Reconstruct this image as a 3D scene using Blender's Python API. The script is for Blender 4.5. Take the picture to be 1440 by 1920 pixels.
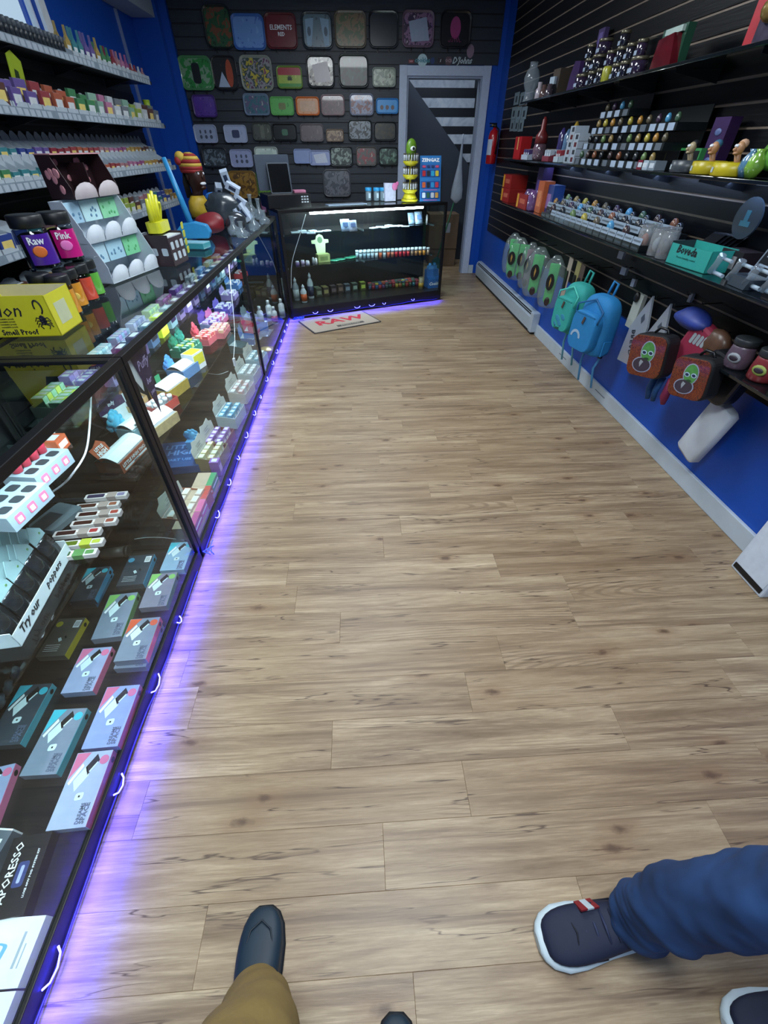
import bpy, bmesh, math, random
from mathutils import Vector, Matrix, Euler, Quaternion
for o in list(bpy.data.objects): bpy.data.objects.remove(o)
SC = bpy.context.scene
COL = SC.collection
rnd = random.Random(7)
PI = math.pi
# ---------------------------------------------------------------- camera
CAMH = 1.5
FPX, PITCH, YAW, ROLL = 786.7, 0.71800, 0.05787, 0.00119
def cam_axes():
    cp, sp = math.cos(PITCH), math.sin(PITCH)
    fw = Vector((math.sin(YAW)*cp, math.cos(YAW)*cp, -sp))
    r = Vector((math.cos(YAW), -math.sin(YAW), 0)); u = r.cross(fw)
    c, s = math.cos(ROLL), math.sin(ROLL)
    return c*r+s*u, -s*r+c*u, fw
CR, CU, CF = cam_axes()
cd = bpy.data.cameras.new('camera'); cam = bpy.data.objects.new('camera', cd); COL.objects.link(cam)
m = Matrix((CR, CU, -CF)).transposed().to_4x4(); m.translation = (0, 0, CAMH); cam.matrix_world = m
cd.sensor_fit = 'VERTICAL'; cd.sensor_height = 24; cd.lens = FPX/1920*24
cd.clip_start = 0.01; cd.clip_end = 60
SC.camera = cam
# ---------------------------------------------------------------- world, exposure
w = bpy.data.worlds.new('daylight'); SC.world = w; w.use_nodes = True
bg = w.node_tree.nodes['Background']; bg.inputs[0].default_value = (0.62, 0.78, 1.0, 1); bg.inputs[1].default_value = 0.9
vs = SC.view_settings; vs.view_transform = 'Standard'; vs.look = 'None'; vs.gamma = 1; vs.use_curve_mapping = False
vs.exposure = 0.0
# ---------------------------------------------------------------- lamps of the room
def area(name, loc, rot, sx, sy, power, col=(1, 1, 1), parent=None, spread=PI):
    l = bpy.data.lights.new(name, 'AREA'); l.shape = 'RECTANGLE'; l.size = sx; l.size_y = sy
    l.energy = power; l.color = col; l.spread = spread
    o = bpy.data.objects.new(name, l); COL.objects.link(o); o.location = loc; o.rotation_euler = rot
    if parent: o.parent = parent
    return o
COOL = (0.86, 0.94, 1.0)
CEIL_LAMPS = [(0.15, 0.3, 50), (0.0, 2.6, 40), (-0.1, 5.0, 32)]
CASE_W, CASE_BACK_W, BLUE_W = 1.0, 1.0, 1.0

# ---------------------------------------------------------------- helpers
def ray(x, y):
    return (x-720)*CR - (y-960)*CU + FPX*CF
O3 = Vector((0, 0, CAMH))
def PZ(x, y, z):      # the point of the photograph that lies at height z
    d = ray(x, y); return O3 + d*((z-CAMH)/d.z)
def PX(x, y, X):      # ... on the upright plane x = X
    d = ray(x, y); return O3 + d*(X/d.x)
def PY(x, y, Y):      # ... on the upright plane y = Y
    d = ray(x, y); return O3 + d*(Y/d.y)
def srgb(c):
    if isinstance(c, str):
        c = c.lstrip('#'); c = [int(c[i:i+2], 16)/255 for i in (0, 2, 4)]
    return [x/12.92 if x <= 0.04045 else ((x+0.055)/1.055)**2.4 for x in c]
_M = {}
def nn(nt, t, **kw):
    n = nt.nodes.new(t)
    for k, v in kw.items(): setattr(n, k, v)
    return n
def mat(c, rough=0.5, metal=0.0, var=0.12, scale=30, emit=0, bump=0, coat=0, trans=0, alpha=1, stretch=None, key=None):
    k = key or (str(c), rough, metal, var, scale, emit, bump, coat, trans, alpha, str(stretch))
    if k in _M: return _M[k]
    m = bpy.data.materials.new('mat'); m.use_nodes = True; nt = m.node_tree
    b = nt.nodes['Principled BSDF']; L = nt.links.new
    lin = srgb(c)
    b.inputs['Roughness'].default_value = rough; b.inputs['Metallic'].default_value = metal
    b.inputs['Coat Weight'].default_value = coat
    b.inputs['Transmission Weight'].default_value = trans
    b.inputs['Alpha'].default_value = alpha
    tc = nn(nt, 'ShaderNodeTexCoord'); no = nn(nt, 'ShaderNodeTexNoise'); no.inputs['Scale'].default_value = scale
    no.inputs['Detail'].default_value = 3
    if stretch:
        mp = nn(nt, 'ShaderNodeMapping'); mp.inputs['Scale'].default_value = stretch
        L(tc.outputs['Object'], mp.inputs[0]); L(mp.outputs[0], no.inputs['Vector'])
    else: L(tc.outputs['Object'], no.inputs['Vector'])
    mx = nn(nt, 'ShaderNodeMix', data_type='RGBA')
    L(no.outputs[0], mx.inputs[0])
    mx.inputs[6].default_value = [max(0, v*(1-var)) for v in lin]+[1]
    mx.inputs[7].default_value = [min(1, v*(1+var)) for v in lin]+[1]
    L(mx.outputs[2], b.inputs['Base Color'])
    if emit:
        L(mx.outputs[2], b.inputs['Emission Color']); b.inputs['Emission Strength'].default_value = emit
    if bump:
        bp = nn(nt, 'ShaderNodeBump'); bp.inputs['Strength'].default_value = bump; bp.inputs['Distance'].default_value = 0.01
        L(no.outputs[0], bp.inputs['Height']); L(bp.outputs[0], b.inputs['Normal'])
    _M[k] = m; return m
def glassmat(tint=(0.93, 0.97, 0.96), rough=0.02, key='glass', ior=1.5, frost=None):
    if key in _M: return _M[key]
    m = bpy.data.materials.new('glass'); m.use_nodes = True; nt = m.node_tree; nt.nodes.clear(); L = nt.links.new
    t = nn(nt, 'ShaderNodeBsdfTransparent'); t.inputs[0].default_value = (*tint, 1)
    g = nn(nt, 'ShaderNodeBsdfGlossy'); g.inputs['Roughness'].default_value = rough
    fr = nn(nt, 'ShaderNodeFresnel'); fr.inputs[0].default_value = ior
    ge = nn(nt, 'ShaderNodeNewGeometry'); om = nn(nt, 'ShaderNodeMath', operation='SUBTRACT'); om.inputs[0].default_value = 1; L(ge.outputs['Backfacing'], om.inputs[1])
    fm = nn(nt, 'ShaderNodeMath', operation='MULTIPLY'); L(fr.outputs[0], fm.inputs[0]); L(om.outputs[0], fm.inputs[1])
    mx = nn(nt, 'ShaderNodeMixShader'); out = nn(nt, 'ShaderNodeOutputMaterial')
    L(fm.outputs[0], mx.inputs[0]); L(t.outputs[0], mx.inputs[1]); L(g.outputs[0], mx.inputs[2])
    last = mx
    if frost:
        d = nn(nt, 'ShaderNodeBsdfPrincipled'); d.inputs['Base Color'].default_value = (*frost[0], 1); d.inputs['Roughness'].default_value = 0.25
        m2 = nn(nt, 'ShaderNodeMixShader'); m2.inputs[0].default_value = frost[1]
        L(mx.outputs[0], m2.inputs[1]); L(d.outputs[0], m2.inputs[2]); last = m2
    L(last.outputs[0], out.inputs[0]); _M[key] = m; return m
def emis(c, s):
    k = ('emis', str(c), s)
    if k in _M: return _M[k]
    m = bpy.data.materials.new('lamp'); m.use_nodes = True; nt = m.node_tree; nt.nodes.clear()
    e = nn(nt, 'ShaderNodeEmission'); e.inputs[0].default_value = (*c, 1); e.inputs[1].default_value = s
    o = nn(nt, 'ShaderNodeOutputMaterial'); nt.links.new(e.outputs[0], o.inputs[0]); _M[k] = m; return m

class MB:
    def __init__(s): s.v = []; s.f = []; s.m = []; s.sm = []
    def add(s, vs, fs, m=0, sm=False):
        b = len(s.v); s.v += [tuple(v) for v in vs]
        for f in fs: s.f.append([b+i for i in f]); s.m.append(m); s.sm.append(sm)
        return s
    def box(s, c, d, m=0, R=None):
        hx, hy, hz = d[0]/2, d[1]/2, d[2]/2
        vs = [Vector((x, y, z)) for x in (-hx, hx) for y in (-hy, hy) for z in (-hz, hz)]
        if R is not None: vs = [R @ v for v in vs]
        c = Vector(c); vs = [v+c for v in vs]
        return s.add(vs, [(0, 1, 3, 2), (4, 6, 7, 5), (0, 4, 5, 1), (2, 3, 7, 6), (0, 2, 6, 4), (1, 5, 7, 3)], m)
    def bb(s, x0, x1, y0, y1, z0, z1, m=0):
        return s.box(((x0+x1)/2, (y0+y1)/2, (z0+z1)/2), (abs(x1-x0), abs(y1-y0), abs(z1-z0)), m)
    def rings(s, rings, m=0, sm=True, cap=True, close=False):
        n = len(rings[0]); vs = [p for r in rings for p in r]; fs = []
        k = len(rings)
        for i in range(k if close else k-1):
            for j in range(n):
                a, b2 = i*n+j, i*n+(j+1) % n; i2 = (i+1) % k
                fs.append((a, b2, i2*n+(j+1) % n, i2*n+j))
        s.add(vs, fs, m, sm)
        if cap and not close:
            b = len(s.v)-len(vs)
            s.f.append([b+j for j in range(n)][::-1]); s.m.append(m); s.sm.append(False)
            s.f.append([b+(k-1)*n+j for j in range(n)]); s.m.append(m); s.sm.append(False)
        return s
    def lathe(s, prof, c=(0, 0, 0), seg=16, m=0, axis='z', sq=1.0, R=None, sm=True):
        rs = []
        for r, z in prof:
            ring = []
            for j in range(seg):
                a = 2*PI*j/seg; p = Vector((r*math.cos(a), r*math.sin(a)*sq, z))
                if axis == 'x': p = Vector((p.z, p.x, p.y))
                if axis == 'y': p = Vector((p.y, p.z, p.x))
                if R is not None: p = R @ p
                ring.append(p+Vector(c))
            rs.append(ring)
        return s.rings(rs, m, sm)
    def cyl(s, c, r, h, m=0, seg=16, axis='z', r2=None, R=None):
        return s.lathe([(r, 0), (r if r2 is None else r2, h)], c, seg, m, axis, R=R)
    def ball(s, c, r, m=0, seg=12, n=8, sq=(1, 1, 1), R=None):
        rs = []
        for i in range(n+1):
            t = PI*(0.02+0.96*i/n)
            ring = []
            for j in range(seg):
                a = 2*PI*j/seg; p = Vector((r*sq[0]*math.sin(t)*math.cos(a), r*sq[1]*math.sin(t)*math.sin(a), -r*sq[2]*math.cos(t)))
                if R is not None: p = R @ p
                ring.append(p+Vector(c))
            rs.append(ring)
        return s.rings(rs, m, True)
    def tube(s, pts, r, m=0, seg=8, cap=True):
        pts = [Vector(p) for p in pts]; rs = []
        up = None
        for i, p in enumerate(pts):
            t = (pts[min(i+1, len(pts)-1)]-pts[max(i-1, 0)]).normalized()
            if up is None: up = t.orthogonal().normalized()
            up = (up - t*up.dot(t)).normalized() if (up - t*up.dot(t)).length > 1e-5 else t.orthogonal().normalized()
            sd = t.cross(up); rr = r[i] if isinstance(r, (list, tuple)) else r
            rs.append([p+(up*math.cos(2*PI*j/seg)+sd*math.sin(2*PI*j/seg))*rr for j in range(seg)])
        return s.rings(rs, m, True, cap)
    def prism(s, poly, o, ux, uy, n, m=0, m_side=None):
        """polygon (2-D) at origin o with axes ux, uy, extruded by vector n"""
        o, ux, uy, n = Vector(o), Vector(ux), Vector(uy), Vector(n)
        a = [o+ux*p[0]+uy*p[1] for p in poly]; b = [p+n for p in a]; k = len(a)
        st = len(s.v); s.v += [tuple(v) for v in a+b]
        s.f.append([st+i for i in range(k)][::-1]); s.m.append(m); s.sm.append(False)
        s.f.append([st+k+i for i in range(k)]); s.m.append(m); s.sm.append(False)
        ms = m if m_side is None else m_side
        for i in range(k):
            j = (i+1) % k; s.f.append([st+i, st+j, st+k+j, st+k+i]); s.m.append(ms); s.sm.append(False)
        return s
    def xf(s, M):
        s.v = [tuple(M @ Vector(v)) for v in s.v]; return s
    def build(s, name, mats, parent=None, loc=None, rot=None, bevel=0, sub=0):
        me = bpy.data.meshes.new(name); me.from_pydata(s.v, [], s.f)
        mats = mats if isinstance(mats, (list, tuple)) else [mats]
        for mm in mats: me.materials.append(mm)
        me.polygons.foreach_set('material_index', s.m); me.polygons.foreach_set('use_smooth', s.sm)
        bm = bmesh.new(); bm.from_mesh(me); bmesh.ops.recalc_face_normals(bm, faces=bm.faces); bm.to_mesh(me); bm.free()
        o = bpy.data.objects.new(name, me); COL.objects.link(o)
        if parent: o.parent = parent
        if loc is not None: o.location = loc
        if rot is not None: o.rotation_euler = rot
        if bevel:
            mo = o.modifiers.new('bevel', 'BEVEL'); mo.width = bevel; mo.segments = 2; mo.limit_method = 'ANGLE'
        if sub:
            mo = o.modifiers.new('sub', 'SUBSURF'); mo.levels = sub; mo.render_levels = sub
        return o
def tag(o, label=None, cat=None, group=None, kind=None):
    if label: o['label'] = label
    if cat: o['category'] = cat
    if group: o['group'] = group
    if kind: o['kind'] = kind
    return o
def empty(name, loc=(0, 0, 0), rz=0, label=None, cat=None, group=None, rot=None):
    o = bpy.data.objects.new(name, None); COL.objects.link(o); o.location = loc
    o.rotation_euler = rot if rot else (0, 0, rz); o.empty_display_size = 0.05
    return tag(o, label, cat, group)
def copy_tree(o, parent=None):
    c = o.copy(); COL.objects.link(c); c.parent = parent
    for ch in list(o.children): copy_tree(ch, c)
    return c
def place(o, loc, rz=0, label=None, group=None, rot=None, sc=None):
    o.location = loc; o.rotation_euler = rot if rot else (0, 0, rz)
    if sc: o.scale = sc if isinstance(sc, (tuple, list)) else (sc, sc, sc)
    if label: o['label'] = label
    if group: o['group'] = group
    return o
def rrect(w, h, r, n=4):
    pts = []
    for cx, cy, a0 in ((w/2-r, h/2-r, 0), (-w/2+r, h/2-r, PI/2), (-w/2+r, -h/2+r, PI), (w/2-r, -h/2+r, 1.5*PI)):
        for i in range(n+1):
            a = a0+PI/2*i/n; pts.append((cx+r*math.cos(a), cy+r*math.sin(a)))
    return pts
def text(s, size, m, parent, o, ux, uy, ext=0.0004, align='CENTER', name='lettering', shear=0, bold=0, sx=1):
    cu = bpy.data.curves.new(name, 'FONT'); cu.body = s; cu.size = size; cu.extrude = ext
    cu.align_x = align; cu.align_y = 'CENTER'; cu.materials.append(m); cu.shear = shear; cu.offset = bold
    cu.resolution_u = 1; cu.space_character = 1.0
    tmp = bpy.data.objects.new(name, cu); me = bpy.data.meshes.new_from_object(tmp); bpy.data.objects.remove(tmp); bpy.data.curves.remove(cu)
    t = bpy.data.objects.new(name, me); COL.objects.link(t); t.parent = parent
    ux, uy = Vector(ux).normalized(), Vector(uy).normalized(); n = ux.cross(uy)
    M = Matrix((ux*sx, uy, n)).transposed().to_4x4(); M.translation = Vector(o)+n*ext
    t.matrix_local = M
    return t
def ordinal(i):
    W = ['first', 'second', 'third', 'fourth', 'fifth', 'sixth', 'seventh', 'eighth', 'ninth', 'tenth', 'eleventh', 'twelfth', 'thirteenth', 'fourteenth', 'fifteenth', 'sixteenth', 'seventeenth', 'eighteenth', 'nineteenth', 'twentieth']
    if i < 20: return W[i]
    T = ['twenty', 'thirty', 'forty', 'fifty', 'sixty', 'seventy']
    n = i+1; t = T[n//10-2]
    return (t[:-1]+'ieth') if n % 10 == 0 else t+'-'+W[n % 10-1]
WHITE = mat('#e6ecf2', 0.5); BLACK = mat('#0c0e12', 0.4); DARK = mat('#14181e', 0.45); PAPER = mat('#dfe8ee', 0.6)
GLASS = glassmat(); INK = mat('#15171c', 0.5)
# ================================================================ ROOM SHELL
XL, XR, YB, YF, ZC = -2.35, 1.86, 7.32, -1.7, 2.76
BLUE = mat('#004ab0', 0.45, var=0.05, scale=60, bump=0.05)
def struct(b, name, m, parent=None, **k):
    o = b.build(name, m, parent, **k)
    if parent is None: tag(o, kind='structure')
    return o
# --- laminate floor: a base slab with every plank its own piece
def plank_mat():
    m = bpy.data.materials.new('laminate oak'); m.use_nodes = True; nt = m.node_tree; L = nt.links.new
    b = nt.nodes['Principled BSDF']
    tc = nn(nt, 'ShaderNodeTexCoord'); oi = nn(nt, 'ShaderNodeObjectInfo')
    off = nn(nt, 'ShaderNodeVectorMath', operation='SCALE'); cmb = nn(nt, 'ShaderNodeCombineXYZ')
    L(oi.outputs['Random'], cmb.inputs[0]); L(oi.outputs['Random'], cmb.inputs[1]); cmb.inputs[2].default_value = 0.3
    L(cmb.outputs[0], off.inputs[0]); off.inputs['Scale'].default_value = 37.0
    add = nn(nt, 'ShaderNodeVectorMath', operation='ADD'); L(tc.outputs['Object'], add.inputs[0]); L(off.outputs[0], add.inputs[1])
    def mapped(sx, sy):
        mp = nn(nt, 'ShaderNodeMapping'); mp.inputs['Scale'].default_value = (sx, sy, 1); L(add.outputs[0], mp.inputs[0]); return mp.outputs[0]
    def noise(vec, sc, det=4, dist=0.0, rough=0.5):
        n = nn(nt, 'ShaderNodeTexNoise'); L(vec, n.inputs['Vector']); n.inputs['Scale'].default_value = sc
        n.inputs['Detail'].default_value = det; n.inputs['Distortion'].default_value = dist; n.inputs['Roughness'].default_value = rough; return n.outputs[0]
    def math_(op, a, v=None, b2=None, clamp=False):
        n = nn(nt, 'ShaderNodeMath', operation=op); n.use_clamp = clamp
        L(a, n.inputs[0]) if not isinstance(a, (int, float)) else setattr(n.inputs[0], 'default_value', a)
        if b2 is not None: L(b2, n.inputs[1])
        elif v is not None: n.inputs[1].default_value = v
        return n.outputs[0]
    def ramp(fac, stops):
        r = nn(nt, 'ShaderNodeValToRGB'); L(fac, r.inputs[0]); e = r.color_ramp.elements
        e[0].position, e[1].position = stops[0][0], stops[-1][0]
        e[0].color = (*srgb(stops[0][1]), 1); e[1].color = (*srgb(stops[-1][1]), 1)
        for p, c in stops[1:-1]:
            x = e.new(p); x.color = (*srgb(c), 1)
        return r.outputs[0]
    def mapr(a, f0, f1, t0=0.0, t1=1.0):
        n = nn(nt, 'ShaderNodeMapRange'); L(a, n.inputs[0]); n.inputs[1].default_value = f0; n.inputs[2].default_value = f1
        n.inputs[3].default_value = t0; n.inputs[4].default_value = t1; return n.outputs[0]
    def mix(fac, a, c2, mode='MIX'):
        n = nn(nt, 'ShaderNodeMix', data_type='RGBA', blend_type=mode)
        L(fac, n.inputs[0]) if not isinstance(fac, float) else setattr(n.inputs[0], 'default_value', fac)
        L(a, n.inputs[6])
        if isinstance(c2, (str, tuple)): n.inputs[7].default_value = (*srgb(c2), 1)
        else: L(c2, n.inputs[7])
        return n.outputs[2]
    broad = noise(mapped(1.0, 13), 1.5, 6, 0.35, 0.68)
    col = ramp(broad, [(0.30, '#6b5742'), (0.42, '#917c64'), (0.53, '#ae997c'), (0.68, '#c8b496')])
    # per plank tone
    col = mix(mapr(oi.outputs['Random'], 0, 1, 0.0, 0.42), col, '#8c7355')
    # fine grain
    g = noise(mapped(7, 170), 1.5, 4, 0.2, 0.7)
    col = mix(mapr(g, 0.35, 0.72, 0.0, 0.62), col, '#7c684f')
    # cathedral rings
    wv = nn(nt, 'ShaderNodeTexWave', wave_type='RINGS', rings_direction='Z'); of2 = nn(nt, 'ShaderNodeVectorMath', operation='SCALE'); L(cmb.outputs[0], of2.inputs[0]); of2.inputs['Scale'].default_value = 0.5; ad2 = nn(nt, 'ShaderNodeVectorMath', operation='ADD'); L(tc.outputs['Object'], ad2.inputs[0]); L(of2.outputs[0], ad2.inputs[1]); mp2 = nn(nt, 'ShaderNodeMapping'); mp2.inputs['Scale'].default_value = (1.6, 13, 1); mp2.inputs['Location'].default_value = (-0.5, -3.0, 0); L(ad2.outputs[0], mp2.inputs[0]); L(mp2.outputs[0], wv.inputs['Vector'])
    wv.inputs['Scale'].default_value = 2.2; wv.inputs['Distortion'].default_value = 3.5; wv.inputs['Detail'].default_value = 3; wv.inputs['Detail Scale'].default_value = 1.1
    patch = mapr(noise(mapped(1.2, 5), 1.3, 2), 0.53, 0.63)
    col = mix(math_('MULTIPLY', mapr(wv.outputs[1], 0.5, 0.95, 0.0, 0.6), b2=patch), col, '#79654f')
    # dark cracks: level lines of a stretched noise
    c1 = noise(mapped(0.55, 11), 1.15, 4, 0.25, 0.6)
    dd = math_('ABSOLUTE', math_('SUBTRACT', c1, 0.5))
    crack = mapr(dd, 0.0015, 0.008, 1.0, 0.0)
    cm = mapr(noise(mapped(2.2, 9), 1.6, 2), 0.47, 0.53)
    crack = math_('MULTIPLY', crack, b2=cm)
    col = mix(math_('MULTIPLY', crack, 0.85), col, '#4e3c30')
    # softer mineral streaks
    st = noise(mapped(0.9, 34), 1.4, 4, 0.3)
    col = mix(mapr(st, 0.56, 0.70, 0.0, 0.8), col, '#75604c')
    # knots
    vo = nn(nt, 'ShaderNodeTexVoronoi', voronoi_dimensions='2D'); L(mapped(2.1, 5.2), vo.inputs['Vector']); vo.inputs['Scale'].default_value = 1.0; vo.inputs['Randomness'].default_value = 1
    dist = math_('ADD', vo.outputs['Distance'], b2=math_('MULTIPLY', noise(mapped(9, 16), 3, 3), 0.10))
    sep = nn(nt, 'ShaderNodeSeparateColor'); L(vo.outputs['Color'], sep.inputs[0])
    pick = mapr(sep.outputs[0], 0.5, 0.52)
    halo = math_('MULTIPLY', mapr(dist, 0.07, 0.24, 0.6, 0.0), b2=pick)
    core = math_('MULTIPLY', mapr(dist, 0.07, 0.125, 0.85, 0.0), b2=pick)
    col = mix(halo, col, '#866a4e'); col = mix(core, col, '#5a4536')
    L(col, b.inputs['Base Color'])
    b.inputs['Roughness'].default_value = 0.42; b.inputs['Specular IOR Level'].default_value = 0.4
    bp = nn(nt, 'ShaderNodeBump'); bp.inputs['Strength'].default_value = 0.15; bp.inputs['Distance'].default_value = 0.002
    L(g, bp.inputs['Height']); L(bp.outputs[0], b.inputs['Normal'])
    return m
PL = plank_mat()
fb = MB().bb(XL-0.2, XR+0.2, YF-0.1, 10.2, -0.1, -0.004)
floor = struct(fb, 'floor', mat('#6a5846', 0.7))
ROWH = 0.15
known = {0: [0.016, 0.985], 1: [0.28, 1.27], 2: [-0.141, 0.841], 3: [0.35, 1.35], -1: [-0.45, 0.62]}
yy0 = 0.178
seen = set()
for k in range(-5, 58):
    y0 = yy0+k*ROWH; y1 = y0+ROWH
    if y0 > 8.9: break
    x0, x1 = -0.90, XR
    Lp = 0.985
    start = known[k][0] if k in known else rnd.uniform(-0.95, 0.05)
    cuts = [x0]
    c = start
    while c-Lp > x0+0.03: c -= Lp
    while c < x1-0.05:
        if c > x0+0.03: cuts.append(c)
        c += Lp if k in known else rnd.choice((0.985, 0.985, 1.22))
    cuts.append(x1)
    for a, b in zip(cuts, cuts[1:]):
        if y0 > 7.2 and b < 0.55: continue
        xc, yc, g = (a+b)/2, (y0+y1)/2, 0.00015
        hx, hy = (b-a)/2-g, ROWH/2-g
        pb = MB()
        e = 0.0007
        rs = [[Vector((sx*(hx-i), sy*(hy-i), z)) for sx, sy in ((-1, -1), (1, -1), (1, 1), (-1, 1))] for i, z in ((0, -0.009), (0, -e), (e, 0))]
        pb.rings(rs, 0, False)
        pb.build('plank', PL, floor, (xc, yc, 0))
# --- walls
def wall_box(name, x0, x1, y0, y1, z0, z1, m): return struct(MB().bb(x0, x1, y0, y1, z0, z1), name, m)
wall_right = wall_box('wall_right', XR, XR+0.12, YF-0.12, YB+0.12, 0, ZC, BLUE)
# left wall has a window high up near the front
WY0, WY1, WZ0, WZ1 = 3.3, 5.06, 2.10, 2.72
wb = MB(); wb.bb(XL-0.12, XL, YF-0.12, WY0, 0, ZC); wb.bb(XL-0.12, XL, WY1, YB+0.12, 0, ZC)
wb.bb(XL-0.12, XL, WY0, WY1, 0, WZ0); wb.bb(XL-0.12, XL, WY0, WY1, WZ1, ZC)
wall_left = struct(wb, 'wall_left', BLUE)
wn = MB(); wn.bb(XL, XL+0.025, WY1, WY1+0.10, WZ0-0.05, WZ1); wn.bb(XL, XL+0.025, WY0-0.1, WY0, WZ0-0.05, WZ1)
wn.bb(XL-0.02, XL+0.06, WY0-0.13, WY1+0.13, WZ0-0.04, WZ0-0.005)
for i in range(3):
    yc = WY0+(WY1-WY0)*(i/2); wn.bb(XL-0.07, XL-0.03, yc-0.02, yc+0.02, WZ0, WZ1)
win = struct(wn, 'window_1', mat('#e9eef2', 0.5))
MB().bb(XL-0.052, XL-0.047, WY0, WY1, WZ0, WZ1).build('pane', GLASS, win)
# back wall, doorway between x 0.70 and 1.63
DX0, DX1, DZ = 0.70, 1.632, 2.14
wb = MB(); wb.bb(XL-0.12, DX0, YB, YB+0.12, 0, ZC); wb.bb(DX1, XR+0.12, YB, YB+0.12, 0, ZC); wb.bb(DX0, DX1, YB, YB+0.12, DZ, ZC)
wall_back = struct(wb, 'wall_back', BLUE)
db = MB(); T = 0.022
db.bb(DX0-0.095, DX0, YB-T, YB, 0, DZ+0.09); db.bb(DX1, DX1+0.095, YB-T, YB, 0, DZ+0.09); db.bb(DX0, DX1, YB-T+0.002, YB, DZ, DZ+0.088)
door = struct(db, 'door_1', mat('#b9c6de', 0.45), bevel=0.003)
jb = MB(); jb.bb(DX0, DX0+0.02, YB, YB+0.13, 0, DZ); jb.bb(DX1-0.02, DX1, YB, YB+0.13, 0, DZ); jb.bb(DX0+0.02, DX1-0.02, YB, YB+0.13, DZ-0.02, DZ)
jb.build('jamb', mat('#8f9cb4', 0.5), door)
# pilaster at the left end of the back wall
struct(MB().bb(XL, -2.07, 7.14, YB, 0, ZC), 'trim_1', BLUE)
struct(MB().bb(-2.07, -1.99, 7.25, YB, 0, ZC), 'trim_2', BLUE)
struct(MB().bb(1.80, XR, YB-0.012, YB, 0, ZC), 'trim_3', BLUE)
# ceiling and the front wall with the shop window behind the camera
struct(MB().bb(XL-0.12, XR+0.12, YF-0.12, YB+0.12, ZC, ZC+0.1), 'ceiling', mat('#aeb6bd', 0.8))
struct(MB().bb(XL, -2.10, 6.35, 7.14, 2.55, ZC), 'trim_4', mat('#9aa6b6', 0.7))      # pale boxed-in corner at the ceiling
wb = MB(); wb.bb(XL, XR, YF-0.12, YF, 0, 0.5); wb.bb(XL, XR, YF-0.12, YF, 2.45, ZC); wb.bb(XL, -1.9, YF-0.12, YF, 0.5, 2.45); wb.bb(1.5, XR, YF-0.12, YF, 0.5, 2.45)
struct(wb, 'wall_front', BLUE)
wn = MB()
for x in (-1.9, -0.2, 1.5): wn.bb(x-0.03, x+0.03, YF-0.1, YF-0.04, 0.5, 2.45)
wn.bb(-1.9, 1.5, YF-0.1, YF-0.04, 0.5, 0.55); wn.bb(-1.9, 1.5, YF-0.1, YF-0.04, 2.4, 2.45)
win2 = struct(wn, 'window_2', mat('#20242a', 0.4))
MB().bb(-1.87, 1.47, YF-0.075, YF-0.069, 0.55, 2.4).build('pane', GLASS, win2)
# conduit down the left wall
tag(MB().bb(XL, XL+0.022, 6.66, 6.69, 0.5, 2.54).build('cable_duct', mat('#8493b8', 0.5)), 'pale grey cable duct running down the blue left wall', 'cable duct')
# baseboard, right
BBM = mat('#b9c6d2', 0.45, var=0.08, scale=14)
bb = struct(MB().bb(1.838, XR, 1.20, 4.47, 0, 0.105), 'baseboard_right', BBM, bevel=0.004)
bb2 = MB().bb(1.73, 1.80, YB-0.02, YB, 0, 0.11)
struct(bb2, 'baseboard_back', BBM)
for y in (3.62, 2.86):
    MB().bb(1.8365, 1.8385, y, y+0.16, 0.056, 0.062).build('scuff', mat('#6b7684', 0.6), bb)
# the under-stair closet beyond the door
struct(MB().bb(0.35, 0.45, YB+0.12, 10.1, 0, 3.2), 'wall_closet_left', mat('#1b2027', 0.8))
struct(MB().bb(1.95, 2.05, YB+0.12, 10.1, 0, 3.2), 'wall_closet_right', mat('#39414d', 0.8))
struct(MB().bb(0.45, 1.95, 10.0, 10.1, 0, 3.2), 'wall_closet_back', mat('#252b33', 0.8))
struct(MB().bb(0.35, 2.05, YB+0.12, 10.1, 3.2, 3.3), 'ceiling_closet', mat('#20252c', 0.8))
# partition whose top edge follows the stair string
def pw(x, y): 
    p = PY(x, y, 8.35); return (p.x, p.z)
poly = [pw(752, 128), pw(885, 318), pw(893, 420), (pw(893, 420)[0], 0.0), (0.45, 0.0), (0.45, pw(752, 128)[1])]
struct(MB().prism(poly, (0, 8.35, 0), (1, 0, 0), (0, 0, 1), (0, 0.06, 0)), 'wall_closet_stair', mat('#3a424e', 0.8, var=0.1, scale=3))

# --- slatwall: every slat is a piece, dark groove channel between
SLAT = mat('#05070c', 0.45, var=0.25, scale=6, stretch=(1, 1, 14), bump=0.1)
SLAT.node_tree.nodes['Principled BSDF'].inputs['Specular IOR Level'].default_value = 0.22
SLATB = mat('#2a313c', 0.5, var=0.25, scale=5, stretch=(1, 1, 12), bump=0.15)
CHAN = mat('#8a7a6c', 0.4, metal=0.2, var=0.25, scale=8)
CHAND = mat('#1c2027', 0.5)
def slatwall_x(name, X, y0, y1, z0, z1, pitch, side, m, ch, label):
    e = empty(name, (X, y0, z0), label=label, cat='slatwall')
    L_ = y1-y0
    b = MB(); b.bb(0, side*0.008, 0, L_, 0, z1-z0); b.build('channel_back', ch, e)
    n = int((z1-z0)/pitch); gap = 0.012
    base = None
    for i in range(n):
        if base is None:
            s = MB(); s.prism([(0.009, 0), (0.015, 0), (0.015, pitch-gap), (0.009, pitch-gap)], (0, 0, 0), (side, 0, 0), (0, 0, 1), (0, L_, 0))
            base = s.build('slat', m, e)
        else:
            c = base.copy(); COL.objects.link(c); c.parent = e; c.location = (0, 0, i*pitch)
    return e
SWR = slatwall_x('slat_panelling', XR-0.002, 1.05, 6.93, 0.607, 2.75, 0.0875, -1, SLAT, CHAN, 'black slatwall panelling along the right wall above the blue paint')
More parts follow.
